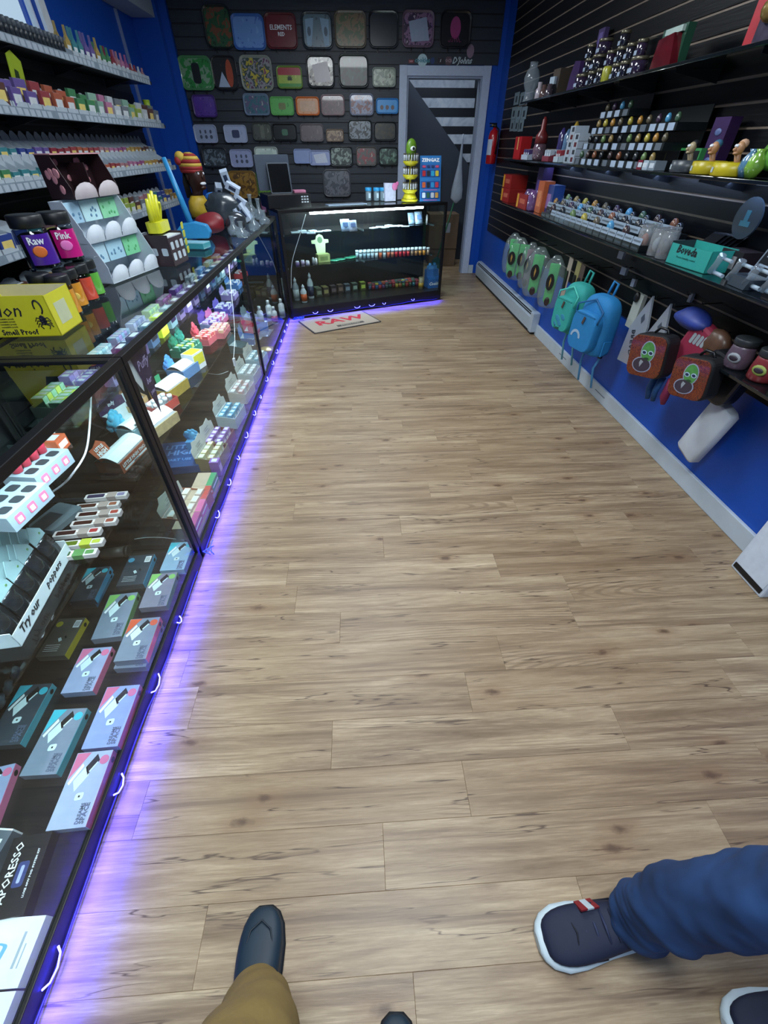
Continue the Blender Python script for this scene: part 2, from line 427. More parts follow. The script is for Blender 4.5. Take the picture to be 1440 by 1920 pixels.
slatwall_x('slat_panelling', XL, 1.0, 6.5, 0.60, 2.02, 0.102, 1, SLAT, CHAND, 'black slatwall panelling behind the left wall shelves')
def slatwall_back():
    e = empty('slat_panelling', (-1.985, YB-0.002, 0.5), label='dark grey slatwall panelling covering the back wall behind the trays', cat='slatwall')
    z0, pitch, gap = 0.5, 0.102, 0.012
    b = MB(); b.bb(0, 2.59, -0.004, 0, 0, 2.26); b.bb(2.59, 3.785, -0.004, 0, 1.74, 2.26); b.build('channel_back', CHAND, e)
    base = {}
    for i in range(22):
        z = i*pitch; w = 2.59 if z < 1.72 else 3.785
        if w not in base:
            s = MB(); s.bb(0, w, -0.018, -0.004, 0, pitch-gap); base[w] = s.build('slat', SLATB, e); base[w].location = (0, 0, z)
        else:
            c = base[w].copy(); COL.objects.link(c); c.parent = e; c.location = (0, 0, z)
    return e
slp = slatwall_back()
# ceiling lamp panels
for i, (x, y, pw_) in enumerate(CEIL_LAMPS):
    e = empty('ceiling_light', (x, y, ZC), label='%s flush ceiling light panel %s' % (('white', 'white', 'white')[i], ('above the customers', 'over the middle of the shop floor', 'nearest the back wall')[i]), cat='light', group='ceiling panels')
    MB().bb(-0.62, 0.62, -0.32, 0.32, -0.03, 0).build('frame', WHITE, e)
    MB().bb(-0.59, 0.59, -0.29, 0.29, -0.034, -0.028).build('diffuser', emis((0.9, 0.96, 1), 6), e)
    area('panel_lamp', (0, 0, -0.05), (0, 0, 0), 1.15, 0.55, pw_, COOL, e)
# ================================================================ DISPLAY CASES
FRM = mat('#030406', 0.5)
PLIN = mat('#05060a', 0.35)
DECK = mat('#15171a', 0.3, var=0.2, scale=4)
LEDBLUE = (0.03, 0.02, 1.0)
SH1, SH2, DK = 0.70, 0.45, 0.075       # heights of the goods' surfaces in the long case
def display_case(loc, rz, L, D, H, base, label, mids, shelves, lamp_w, blue_w, tube=(0.0, 1.0, 0.006), bright=5, back=None, extra_tube=None):
    e = empty('display_case', loc, rz, label, 'display case', 'glass display cases')
    t = 0.028
    MB().bb(0.02, L-0.02, 0.04, D-0.03, 0.0, base-0.012).build('plinth', PLIN, e)
    MB().bb(0, L, 0, 0.012, 0.012, base).bb(0, L, D-0.012, D, 0.012, base).bb(0, 0.012, 0, D, 0.012, base).bb(L-0.012, L, 0, D, 0.012, base).build('bottom_rail', FRM, e, bevel=0.002)
    MB().bb(0.012, L-0.012, 0.012, D-0.012, base-0.012, base).build('deck', DECK, e)
    b = MB(); b.bb(0, L, 0, t, H-t, H); b.bb(0, L, D-t, D, H-t, H); b.bb(0, t, t, D-t, H-t, H); b.bb(L-t, L, t, D-t, H-t, H)
    b.build('top_rail', FRM, e, bevel=0.002)
    for x in [0, L-t]+mids:
        MB().bb(x, x+t, 0, t, base, H-t).build('post', FRM, e, bevel=0.002)
    for x in (0, L-t):
        MB().bb(x, x+t, D-t, D, base, H-t).build('post', FRM, e, bevel=0.002)
    MB().bb(t, L-t, t, D-t, H-0.012, H-0.006).build('glass_top', GLASS, e)
    cuts = [0]+mids+[L-t]
    for a, c in zip(cuts, cuts[1:]):
        MB().bb(a+t, c, 0.008, 0.013, base, H-t).build('glass_front', GLASS, e)
    for x in (0.008, L-0.013):
        MB().bb(x, x+0.005, t, D-t, base, H-t).build('glass_side', GLASS, e)
    MB().bb(t, L-t, D-0.014, D-0.008, base, H-t).build('back_panel', back or mat('#101317', 0.3), e)
    for (z, y0, y1, x0, x1) in shelves:
        sh = MB().bb(x0, x1, y0, y1, z-0.008, z).build('glass_shelf', glassmat((0.86, 0.92, 0.91), key='shelfglass'), e)
        for k in range(max(2, int((x1-x0)/0.9)+1)):
            xx = x0+0.03+(x1-x0-0.06)*k/max(1, int((x1-x0)/0.9) or 1)
            MB().bb(xx-0.004, xx+0.004, y0+0.03, D-0.015, z-0.024, z-0.0085).build('bracket', mat('#9aa4ad', 0.3, metal=0.8), sh)
    x0, x1, r = tube
    MB().cyl((x0, 0.045, H-t-0.012), r, x1-x0, 0, 10, 'x').build('light_tube', emis((0.88, 0.97, 1), bright), e)
    n = max(1, round((x1-x0)/1.3))
    for k in range(n):
        xc = x0+(x1-x0)*(k+0.5)/n
        area('tube_lamp', (xc, 0.055, H-t-0.03), (math.radians(26), 0, 0), (x1-x0)/n*0.95, 0.02, lamp_w*(x1-x0)/n, (0.80, 0.93, 1.0), e, math.radians(125))
    if blue_w:
        n = max(1, round(L/1.0))
        for k in range(n):
            area('led_lamp', (L*(k+0.5)/n, -0.006, 0.062), (math.radians(-26), 0, 0), L/n, 0.012, blue_w*L/n, LEDBLUE, e, math.radians(112))
    # loose led strip clipped along the foot
    pts = []; rr = random.Random(int(L*1000))
    x = 0.02
    while x < L-0.03:
        pts.append((x, -0.004, 0.022+0.006*math.sin(x*9)+rr.uniform(-0.004, 0.004))); x += 0.07
    MB().tube(pts, 0.0022, 0, 5).build('led_strip', mat('#20206a', 0.3, emit=1.2), e)
    # bits of strip and cable that hang out and shine
    x = 0.25
    while x < L-0.3:
        q = rr.uniform(0.03, 0.09); z = 0.052 if base > 0.09 else 0.04
        c = [(x, -0.003, z), (x+q*0.15, -0.009, z-0.012), (x+q*0.5, -0.012, z-0.016), (x+q*0.85, -0.009, z-0.010), (x+q, -0.003, z)]
        MB().tube(c, 0.0028, 0, 5).build('led_cable', mat('#c9cdf5', 0.35, emit=0.5), e)
        x += rr.uniform(0.16, 0.42)
    return e
LX = -0.785
case_a = display_case((LX, -0.38, 0), PI/2, 1.80, 0.50, 0.975, DK, 'long black-framed glass case nearest the camera, holding flat vape cartons', [],
    [(SH1, 0.235, 0.485, 0.03, 1.77), (SH2, 0.14, 0.485, 0.03, 1.77)], 4.5, 5.4, (0.05, 1.75, 0.006))
case_b = display_case((LX, 1.425, 0), PI/2, 3.69, 0.50, 0.975, DK, 'very long black-framed glass case with open cartons, second along the left side', [1.975],
    [(SH1, 0.265, 0.485, 0.03, 3.65), (SH2, 0.155, 0.485, 0.03, 3.5)], 4.5, 5.4, (0.05, 3.6, 0.006))
BC = Vector((-0.755, 5.10, 0)); BA = math.atan2(0.374, 0.926)
case_c = display_case(BC, BA, 1.955, 0.50, 1.02, 0.115, 'black-framed glass case set at an angle before the back wall', [],
    [(0.805, 0.10, 0.485, 0.03, 1.90), (0.50, 0.10, 0.485, 0.03, 1.90)], 7, 2.6, (0.34, 1.66, 0.013), bright=30)
CD, CN = Vector((math.cos(BA), math.sin(BA), 0)), Vector((-math.sin(BA), math.cos(BA), 0))
def CW(x, y, z): return BC+CD*x+CN*y+Vector((0, 0, z))       # back case coordinates -> world
# ================================================================ GOODS INSIDE THE LEFT CASES
def quad_frame(c4, z):
    """four photographed corners (near-left, near-right, far-right, far-left) of a flat top at height z -> centre, width, length, angle"""
    p = [PZ(x, y, z) for x, y in c4]
    c = (p[0]+p[1]+p[2]+p[3])/4
    wv = ((p[1]-p[0])+(p[2]-p[3]))/2; lv = ((p[3]-p[0])+(p[2]-p[1]))/2
    ang = math.atan2(lv.y, lv.x)-PI/2
    return c, wv.length, lv.length, ang
def flat_carton(c4, top, face, side, acc, label, h=0.032, back=False, square=False, z0=None):
    c, w_, l_, a = quad_frame(c4, top)
    w_ = min(max(w_, 0.095), 0.112) if not square else w_
    base = (top-h) if z0 is None else z0
    b = MB()
    F, S, A, K, W2 = 0, 1, 2, 3, 4
    b.bb(-w_/2, w_/2-0.001, -l_/2, l_/2, 0, h, F)
    b.bb(w_/2-0.001, w_/2, -l_/2+0.001, l_/2-0.001, 0.001, h-0.001, S)
    b.cyl((w_/2-0.0006, l_/2-0.022, h/2), 0.0085, 0.0012, K, 12, 'x')
    b.box((0, l_*0.5+0.0002, h/2), (w_*0.9, 0.0006, h*0.9), S)
    t = h
    if not back:
        b.prism([(-w_/2+0.002, l_/2-0.002), (-w_/2+0.002, l_*0.12), (-w_*0.1, l_/2-0.002)], (0, 0, t), (1, 0, 0), (0, 1, 0), (0, 0, 0.0005), A)
        b.prism([(-w_*0.44, l_*0.08), (-w_*0.38, l_*0.05), (-w_*0.16, l_*0.30), (-w_*0.22, l_*0.34)], (0, 0, t), (1, 0, 0), (0, 1, 0), (0, 0, 0.0009), W2)
        b.prism([(-w_*0.30, l_*0.10), (-w_*0.17, -l_*0.045), (w_*0.06, l_*0.16), (-w_*0.08, l_*0.31)], (0, 0, t), (1, 0, 0), (0, 1, 0), (0, 0, 0.0010), 5)
        b.prism([(-w_*0.10, l_*0.28), (w_*0.02, l_*0.17), (w_*0.22, l_*0.37), (w_*0.10, l_*0.46)], (0, 0, t), (1, 0, 0), (0, 1, 0), (0, 0, 0.0010), K)
        b.prism([(w_*0.03, l_*0.22), (w_*0.055, l_*0.205), (w_*0.20, l_*0.335), (w_*0.175, l_*0.35)], (0, 0, t), (1, 0, 0), (0, 1, 0), (0, 0, 0.0014), 5)
        b.cyl((w_*0.34, l_*0.37, t), w_*0.125, 0.0008, A, 18)
        b.prism(rrect(w_*0.21, w_*0.18, w_*0.05, 3), (w_*0.02, -l_*0.11, t), (1, 0.1, 0), (0, 1, 0), (0, 0, 0.0007), 5)
        b.box((w_*0.02, -l_*0.11, t+0.0008), (w_*0.05, w_*0.05, 0.0003), K)
    else:
        b.cyl((-w_*0.34, l_*0.34, t), w_*0.12, 0.0008, A, 16)
        b.box((w_*0.31, l_*0.33, t+0.0003), (w_*0.22, l_*0.2, 0.0006), W2)
        for i in range(5): b.box((w_*(0.24+0.035*i), l_*0.33, t+0.0007), (w_*0.014, l_*0.14, 0.0003), K)
        b.box((w_*0.0, -l_*0.08, t+0.0005), (w_*0.10, l_*0.10, 0.0008), 5, Matrix.Rotation(0.6, 3, 'Z'))
        b.box((w_*0.16, -l_*0.02, t+0.0005), (w_*0.06, l_*0.07, 0.0008), K, Matrix.Rotation(0.6, 3, 'Z'))
        for i in range(4): b.box((-w_*0.12, -l_*(0.22+0.05*i), t+0.0003), (w_*0.5, l_*0.008, 0.0004), W2)
    o = b.build('vape_carton', [face, side, acc, INK, WHITE, mat('#cfe3ea', 0.35)], None, (c.x, c.y, base), (0, 0, a))
    if not back:
        tm = mat('#56637c', 0.5)
        text('SPACE', w_*0.17, tm, o, (w_*0.34, -l_*0.33, t+0.0003), (0.0, 1, 0), (-1, 0, 0), bold=0.0006, sx=1)
        text('DREAMS', w_*0.13, tm, o, (w_*0.22, -l_*0.33, t+0.0003), (0.0, 1, 0), (-1, 0, 0), bold=0.0004, sx=1)
    return tag(o, label, 'vape carton', 'flat vape cartons on the case floor')
LILAC = mat('#8f9cc0', 0.35, coat=0.2); LILAC2 = mat('#a3b2cf', 0.35, coat=0.2); GREYF = mat('#77859a', 0.35, coat=0.2)
DGREY = mat('#39434f', 0.35, coat=0.2); PERI = mat('#8c9fd8', 0.35, coat=0.2); GRBR = mat('#55534f', 0.35, coat=0.2)
PINK = mat('#c96f97', 0.4); PINKD = mat('#93506f', 0.4); TEAL = mat('#4d9db0', 0.4); TEALA = mat('#3fb4cc', 0.4)
ORNG = mat('#c85a3c', 0.4); GRN = mat('#5d8a5a', 0.4); LGRN = mat('#86c06a', 0.4); YEL = mat('#b8aa35', 0.4); SKY = mat('#4a9cc4', 0.4)
T_ = DK+0.03
flat_carton([(86, 1556), (160, 1553), (212, 1407), (147, 1411)], T_, LILAC2, PINKD, PINK, 'lilac vape carton with pink sides, lowest pink one beside the front glass')
flat_carton([(153, 1401), (220, 1403), (261, 1286), (203, 1286)], T_, PERI, PINKD, PINK, 'periwinkle vape carton with pink sides, just above the lowest pink carton at the glass')
flat_carton([(37, 1454), (104, 1453), (164, 1328), (102, 1330)], T_, GREYF, TEAL, TEALA, 'grey-blue vape carton with teal side, nearest teal one')
flat_carton([(-30, 1398), (37, 1398), (97, 1282), (40, 1284)], T_, DGREY, TEAL, TEALA, 'slate vape carton with teal side, cut by the left picture edge')
flat_carton([(-70, 1555), (-32, 1555), (22, 1437), (-30, 1440)], T_, LILAC, PINK, PINK, 'mauve vape carton corner poking in from the left picture edge')
flat_carton([(115, 1298), (172, 1298), (210, 1214), (156, 1215)], T_, LILAC, PINK, PINK, 'mauve vape carton with bright pink side, middle column')
flat_carton([(215, 1250), (271, 1254), (303, 1170), (249, 1170)], T_, GREYF, GREYF, ORNG, 'lower grey vape carton of the orange-sided pair')
flat_carton([(215, 1236), (271, 1240), (300, 1159), (246, 1159)], T_+0.031, GREYF, ORNG, ORNG, 'grey vape carton with orange side, on top of another carton', h=0.030)
flat_carton([(171, 1196), (228, 1196), (257, 1112), (208, 1114)], T_, GREYF, GRN, LGRN, 'grey vape carton with green side, left of the two green ones')
flat_carton([(261, 1136), (311, 1140), (332, 1073), (286, 1076)], T_, mat('#7d7f92', 0.35), GRN, LGRN, 'purplish grey vape carton with green side against the glass')
flat_carton([(69, 1229), (119, 1232), (161, 1159), (111, 1159)], T_, GRBR, YEL, YEL, 'dark vape carton with yellow side turned back up', back=True)
flat_carton([(133, 1132), (175, 1133), (209, 1068), (166, 1072)], T_, DGREY, SKY, TEALA, 'lower blue-sided vape carton of the dark pair')
flat_carton([(133, 1126), (175, 1126), (207, 1062), (164, 1065)], T_+0.031, DGREY, SKY, TEALA, 'dark vape carton with blue side, top of a stack of two', h=0.030)
flat_carton([(219, 1096), (267, 1098), (289, 1040), (244, 1041)], T_, DGREY, SKY, SKY, 'dark vape carton with blue stickers turned back up', back=True)
flat_carton([(300, 1068), (344, 1070), (364, 1015), (321, 1018)], T_, mat('#8fb0cc', 0.35), mat('#5b86a8', 0.4), TEALA, 'pale blue vape carton at the foot of the double post')
# three white cartons and the black one at the near end
for i, (y0, y1) in enumerate([(0.170, 0.052), (0.050, -0.068), (-0.070, -0.188)]):
    b = MB().bb(-0.13, 0, 0, 0.116, 0, 0.032, 0); b.prism(rrect(0.034, 0.024, 0.006), (-0.075, 0.055, 0.032), (0.2, 1, 0), (-1, 0.2, 0), (0, 0, 0.0006), 1)
    b.prism(rrect(0.018, 0.014, 0.004), (-0.078, 0.060, 0.0326), (0.2, 1, 0), (-1, 0.2, 0), (0, 0, 0.0004), 0)
    b.bb(-0.034, -0.028, 0.03, 0.09, 0.032, 0.0325, 2); b.bb(-0.022, -0.019, 0.03, 0.07, 0.032, 0.0325, 2)
    o = b.build('white_carton', [WHITE, mat('#6fb2dc', 0.4), mat('#9fb0bb', 0.5)], None, (-0.801, y1, DK+0.001), None, bevel=0.0015)
    tag(o, ('white carton with blue device print, farthest of the three at the near end', 'white carton with blue device print between two like it', 'white carton at the very bottom left corner of the photo')[i], 'carton', 'white cartons in the near end of the case')
c, w_, l_, a = quad_frame([(-35, 1725), (40, 1722), (94, 1568), (30, 1562)], DK+0.04)
b = MB().bb(-w_/2, w_/2, -l_/2, l_/2, 0, 0.038, 0); b.prism(rrect(0.026, 0.052, 0.006), (0.005, 0.0, 0.038), (1, 0, 0), (0, 1, 0), (0, 0, 0.0006), 1)
b.prism(rrect(0.008, 0.036, 0.003), (0.005, 0.0, 0.0386), (1, 0, 0), (0, 1, 0), (0, 0, 0.0004), 2)
o = b.build('black_carton', [mat('#14161a', 0.4), mat('#39457a', 0.3), mat('#a7b4e0', 0.3)], None, (c.x, c.y, DK+0.001), (0, 0, a), bevel=0.0015)
text('VAPORESSO', 0.026, WHITE, o, (-w_*0.22, -0.0, 0.0384), (0, 1, 0), (-1, 0, 0), bold=0.0003, sx=1.0)
text('LUXE 40W POD SYSTEM KIT', 0.006, WHITE, o, (w_*0.32, 0, 0.0384), (0, 1, 0), (-1, 0, 0), bold=0.0002, sx=1.3)
tag(o, 'black carton with white lettering along it, in the near end of the case', 'carton')
c, w_, l_, a = quad_frame([(-70, 1640), (-20, 1640), (30, 1556), (-20, 1556)], DK+0.045)
b = MB().bb(-w_/2, w_/2, -l_/2, l_/2, 0, 0.045, 0); b.bb(-w_/2, w_/2, l_/2, l_/2+0.004, 0, 0.046, 1); b.bb(-w_*0.3, w_*0.3, -l_*0.3, l_*0.3, 0.045, 0.0456, 1)
tag(b.build('grey_carton', [mat('#56606c', 0.4), WHITE], None, (c.x-0.006, c.y, DK+0.001), (0, 0, a)), 'grey carton with a white rim behind the black lettered one', 'carton')

# ---- generic goods
def carton_open(name, w, d, h, col, inner=PAPER, front=0.5, header=0.0, hcol=None, flap=0, txt=None, tcol=None):
    """open-topped cardboard display tray: low front (-y), high back (+y), optional header card"""
    e = empty(name)
    t = 0.002; b = MB(); f = h*front
    b.bb(-w/2, w/2, -d/2, d/2, 0, t, 1)
    b.bb(-w/2, w/2, -d/2, -d/2+t, 0, f, 0)
    b.bb(-w/2, w/2, d/2-t, d/2, 0, h, 0)
    for s in (-1, 1):
        b.prism([(-d/2, 0), (d/2, 0), (d/2, h), (d/2-d*0.25, h), (-d/2, f)], (s*w/2, 0, 0), (0, 1, 0), (0, 0, 1), (-s*t, 0, 0), 0)
    b.bb(-w/2+t, w/2-t, -d/2+t, -d/2+t*1.5, t, f-0.001, 1)
    b.bb(-w/2+t, w/2-t, d/2-t*1.5, d/2-t, t, h-0.001, 1)
    b.build('tray', [col, inner], e)
    if header:
        hb = MB()
        poly = [(-w/2, 0), (w/2, 0), (w/2, header*0.55), (w*0.32, header*0.72), (w*0.28, header), (-w*0.05, header*0.86), (-w*0.30, header), (-w*0.36, header*0.7), (-w/2, header*0.55)]
        hb.prism(poly, (0, d/2-0.001, h), (1, 0, 0), (0, 0.12, 1), (0, 0.002, 0), 0)
        hd = hb.build('header_card', [hcol or col], e)
        if txt: text(txt, header*0.36, tcol or WHITE, hd, (0, d/2-0.0015+header*0.04, h+header*0.42), (1, 0, 0), (0, 0.12, 1), bold=0.0006)
    elif txt:
        text(txt, f*0.45, tcol or WHITE, e, (0, -d/2-0.0003, f*0.5), (1, 0, 0), (0, 0, 1), bold=0.0005)
    if flap:
        MB().prism([(-w/2, 0), (w/2, 0), (w*0.46, flap), (-w*0.46, flap)], (0, -d/2, f), (1, 0, 0), (0, -0.5, -0.86), (0, -0.0015, 0)).build('front_flap', [inner], e)
    return e
def lid_carton(w, d, h, col, lid_l, inner=PAPER, txt=None, tcol=None, acc=None, ang=0.15):
    """box with its white-lined lid folded open and lying over its contents"""
    e = empty('lidded_carton')
    b = MB(); b.bb(-w/2, w/2, -d/2, d/2, 0, h, 0)
    b.bb(-w/2+0.004, w/2-0.004, -d/2+0.004, d/2-0.004, h, h+0.001, 1)
    if acc: b.bb(-w*0.42, w*0.42, -d/2-0.0006, -d/2, h*0.12, h*0.3, 2)
    b.build('tray', [col, mat('#8a9096', 0.7), acc or col], e)
    lb = MB(); n = 5; pts = []
    for i in range(n+1):
        u = i/n; pts.append((d/2-lid_l*u, h+0.004+math.sin(u*PI)*0.02*(1 if ang else 0)+ang*lid_l*(1-abs(2*u-1))*0.1))
    vs = []; fs = []
    for (y, z) in pts: vs += [(-w/2+0.002, y, z), (w/2-0.002, y, z), (-w/2+0.002, y, z-0.002), (w/2-0.002, y, z-0.002)]
    for i in range(n):
        a = 4*i; fs += [(a, a+1, a+5, a+4), (a+2, a+6, a+7, a+3), (a, a+4, a+6, a+2), (a+1, a+3, a+7, a+5)]
    fs += [(0, 2, 3, 1), (4*n, 4*n+1, 4*n+3, 4*n+2)]
    lb.add(vs, fs); lb.build('lid', [inner], e)
    if txt: text(txt, h*0.42, tcol or WHITE, e, (0, -d/2-0.0008, h*0.6), (1, 0, 0), (0, 0, 1), bold=0.0006)
    return e
def pack(w, d, h, col, acc, acc2=None):
    b = MB().bb(-w/2, w/2, -d/2, d/2, 0, h, 0)
    b.bb(-w*0.38, w*0.38, -d/2-0.0005, -d/2, h*0.25, h*0.7, 1)
    b.bb(-w*0.3, w*0.3, -d*0.3, d*0.3, h, h+0.0005, 2)
    return b.build('vape_pack', [col, acc, acc2 or acc])
FACE_X = PI/2     # turns a front (-y) towards +x

# ---- pouch display and pen packs on the lower glass shelf of the near case
e = empty('pouch_display', (-1.06, 0.86, SH2+0.001), FACE_X+0.1, 'white open carton with script lettering full of hanging clear-topped pouches', 'display carton')
w_, d_ = 0.36, 0.15
b = MB(); b.bb(-w_/2, w_/2, -d_/2, -d_/2+0.002, 0, 0.048); b.bb(-w_/2, w_/2, d_/2-0.002, d_/2, 0, 0.07); b.bb(-w_/2, -w_/2+0.002, -d_/2, d_/2, 0, 0.06); b.bb(w_/2-0.002, w_/2, -d_/2, d_/2, 0, 0.06); b.bb(-w_/2, w_/2, -d_/2, d_/2, 0, 0.002)
tr = b.build('tray', mat('#c4d3da', 0.55), e)
text('Try our', 0.034, INK, tr, (-0.10, -d_/2-0.0004, 0.029), (1, 0, 0), (0, 0, 1), shear=0.3, bold=0.0006)
text('poppers', 0.030, INK, tr, (0.06, -d_/2-0.0004, 0.030), (1, 0, 0), (0, 0, 1), shear=0.3, bold=0.0004)
for i in range(14):
    x = -0.17+0.026*i; b = MB()
    MBk = b.box((x+0.03*0, -d_/2-0.0004, 0.02), (0.0005, 0.0005, 0.0005))
proto = None
for j in range(5):
    for i in range(5):
        if proto is None:
            p = empty('foil_pouch'); b = MB(); vs = []; n = 6
            for q in range(n+1):
                z = 0.004+0.098*q/n; t = 0.009*math.sin(PI*min(0.95, (q+0.6)/(n+0.6)))+0.001
                vs.append([Vector(v) for v in ((-0.031, -t, z), (0, -t*1.5, z), (0.031, -t, z), (0.031, t, z), (0, t*1.3, z), (-0.031, t, z))])
            b.rings(vs, 0, True); b.build('pouch', mat('#333a40', 0.15, metal=0.7, var=0.9, scale=45), p)
            MB().prism([(-0.032, 0), (0.032, 0), (0.032, 0.026), (0.0, 0.058), (-0.032, 0.026)], (0, -0.002, 0.099), (1, 0, 0), (0, 0.12, 1), (0, 0.0025, 0)).cyl((0.016, -0.0008, 0.117), 0.004, 0.0045, 1, 8, 'y').build('header_card', [mat('#8fb2ba', 0.4), GRN], p)
            proto = p; o = p
        else: o = copy_tree(proto)
        o.matrix_world = e.matrix_basis @ Matrix.Translation((-0.142+0.071*i, -0.050+0.026*j, 0.004)) @ Matrix.Rotation(-0.12+rnd.uniform(-0.05, 0.05), 4, 'X')
        tag(o, 'foil pouch with pale pointed header, script-lettered carton, row %s, %s from near end' % (ordinal(j), ordinal(i)), 'pouch', 'foil pouches in the display carton')
# pen packs
cols = [('#6f6a8c', '#2a2540'), ('#7a4a38', '#3a2018'), ('#8a3a30', '#2c1512'), ('#7d4034', '#301814'), ('#8a2f30', '#301818'), ('#9aa33a', '#4b5a18'), ('#4f7a48', '#24401f')]
ends = [(238, 924), (223, 942), (226, 957), (218, 973), (188, 992), (193, 1012), (181, 1032)]
proto = {}
for i, ((a_, b_), (px_, py_)) in enumerate(zip(cols, ends)):
    p = PZ(px_, py_, SH2+0.02)
    L_ = 0.155
    b = MB().prism(rrect(0.030, L_, 0.004, 2), (0, -L_/2, 0), (1, 0, 0), (0, 1, 0), (0, 0, 0.016), 0)
    o = b.build('pen_pack', mat('#b9b4b4', 0.35))
    MB().prism(rrect(0.020, L_*0.40, 0.003, 2), (0, -L_*0.74, 0.016), (1, 0, 0), (0, 1, 0), (0, 0, 0.0008), 0).prism(rrect(0.018, L_*0.17, 0.003, 2), (0, -L_*0.15, 0.016), (1, 0, 0), (0, 1, 0), (0, 0, 0.0008), 1).build('window', [mat(b_, 0.3), mat(a_, 0.35)], o)
    MB().prism(rrect(0.032, L_*0.22, 0.002, 2), (0, -L_*0.37, -0.0005), (1, 0, 0), (0, 1, 0), (0, 0, 0.0185), 0).build('band', mat(a_ if i in (5, 6) else '#8d817c', 0.35), o)
    MB().cyl((0, -L_*0.5, 0.0165), 0.004, 0.002, 0, 8).build('logo', mat('#d8cfc4', 0.4), o)
    place(o, (p.x, p.y, SH2+0.002), -PI/2+0.10)
    tag(o, 'slim white-framed pen pack with %s end, %s from the far end of the row' % (('violet', 'brown', 'dark red', 'brick', 'crimson', 'yellow-green', 'green')[i], ordinal(i)), 'pen pack', 'pen packs lying side by side')
# orange lettered carton and the open cartons around it
OR2 = mat('#a8502f', 0.5, var=0.15, scale=40)
def put(o, px_, py_, z, rz, label, cat='display carton', group=None, dz=0.0):
    p = PZ(px_, py_, z+dz); p.x = min(p.x, -1.0) if z == SH2 and p.y > 1.5 else p.x; o.location = (p.x, p.y, z+0.0015); o.rotation_euler = (0, 0, rz); return tag(o, label, cat, group)
o = lid_carton(0.21, 0.11, 0.05, OR2, 0.10, txt='LITTLE HIGH THC-P', acc=WHITE); text('INDICA', 0.012, INK, o, (-0.0, -0.0565, 0.011), (1, 0, 0), (0, 0, 1))
hb = MB().prism([(-0.04, 0), (0.04, 0), (0.046, 0.05), (0.02, 0.075), (-0.02, 0.06), (-0.046, 0.06)], (-0.065, 0.02, 0.055), (1, 0, 0), (0, 0.45, 0.9), (0, 0.002, 0)); hd = hb.build('header_card', [OR2], o)
text('LITTLE', 0.018, WHITE, hd, (-0.065, 0.0385, 0.098), (1, 0, 0), (0, 0.45, 0.9), bold=0.0006); text('HIGH', 0.024, WHITE, hd, (-0.065, 0.030, 0.079), (1, 0, 0), (0, 0.45, 0.9), bold=0.0008)
put(o, 236, 862, SH2, FACE_X-0.15, 'orange and white open carton with lettered flap, alone on the lower glass shelf')
def flower(parent, c, col, r=0.05):
    b = MB(); rr = random.Random(3)
    for i in range(11):
        a = 2*PI*i/11; b.ball((c[0]+r*0.6*math.cos(a), c[1]+r*0.18*math.sin(a*2), c[2]+r*0.6*math.sin(a)), r*0.32, 0, 7, 4, (1, 0.35, 1))
    b.ball(c, r*0.62, 0, 8, 5, (1, 0.35, 1))
    return b.build('cut_out_header', mat(col, 0.35, var=0.35, scale=60), parent)
o = lid_carton(0.17, 0.10, 0.05, mat('#8fb8c8', 0.5), 0.09); flower(o, (-0.07, 0.045, 0.085), '#4aa6c8', 0.06)
put(o, 262, 808, SH2, FACE_X-0.25, 'pale blue open carton with blossom-shaped header behind the orange carton')
PURP = mat('#3c2550', 0.45)
o = carton_open('display_carton', 0.17, 0.10, 0.06, PURP, header=0.07, txt='indy', flap=0.03)
put(o, 238, 790, SH2, FACE_X-0.3, 'purple open carton with white scrawled header, left of the blossom carton')
o = carton_open('display_carton', 0.15, 0.10, 0.06, mat('#c9a77a', 0.5), header=0.06, hcol=mat('#a86a34', 0.5)); put(o, 248, 762, SH2, FACE_X-0.2, 'tan open carton holding clear jars, behind the purple one')
for i in range(8):
    b = MB().lathe([(0.010, 0), (0.0125, 0.003), (0.0125, 0.018), (0.011, 0.021), (0.011, 0.027), (0.004, 0.028)], seg=10)
    j = b.build('small_jar', mat('#c3cdd2', 0.2, coat=0.5)); j.matrix_world = o.matrix_basis @ Matrix.Translation((-0.052+0.034*(i % 4), -0.03+0.035*(i//4), 0.004))
    tag(j, 'tiny clear jar standing in the tan open carton behind the purple one', 'jar', 'tiny jars in the tan carton')
# ---- second left case: upper glass shelf, a row of small cartons along its edge and trays of packs behind
HEX = ['#6b5f86', '#3f5a7a', '#7a6a9a', '#2f3b55', '#5d7a8c', '#8a79ab', '#4b4166', '#7fa3b0']
PROTO = {}
def packp(w, d, h, c, a):
    k = (w, d, h, c, a)
    if k not in PROTO: PROTO[k] = pack(w, d, h, mat(c, 0.35), mat(a, 0.4), mat('#d7e2ea', 0.4)); return PROTO[k]
    o = PROTO[k].copy(); COL.objects.link(o); return o
def fill(e, nx, ny, w, d, h, colr, acc, label, group, x0, y0, dx, dy, z=0.003, tilt=0.0, jit=0.0):
    for j in range(ny):
        for i in range(nx):
            c = colr[(i+j) % len(colr)] if isinstance(colr, list) else colr
            o = packp(w, d, h, c, acc)
            o.parent = None
            o.matrix_world = e.matrix_basis @ Matrix.Translation((x0+dx*i+rnd.uniform(-jit, jit), y0+dy*j, z+0.001*j)) @ Matrix.Rotation(tilt, 4, 'X')
            o.name = 'small_pack'; tag(o, label, 'pack', group)
n = 17
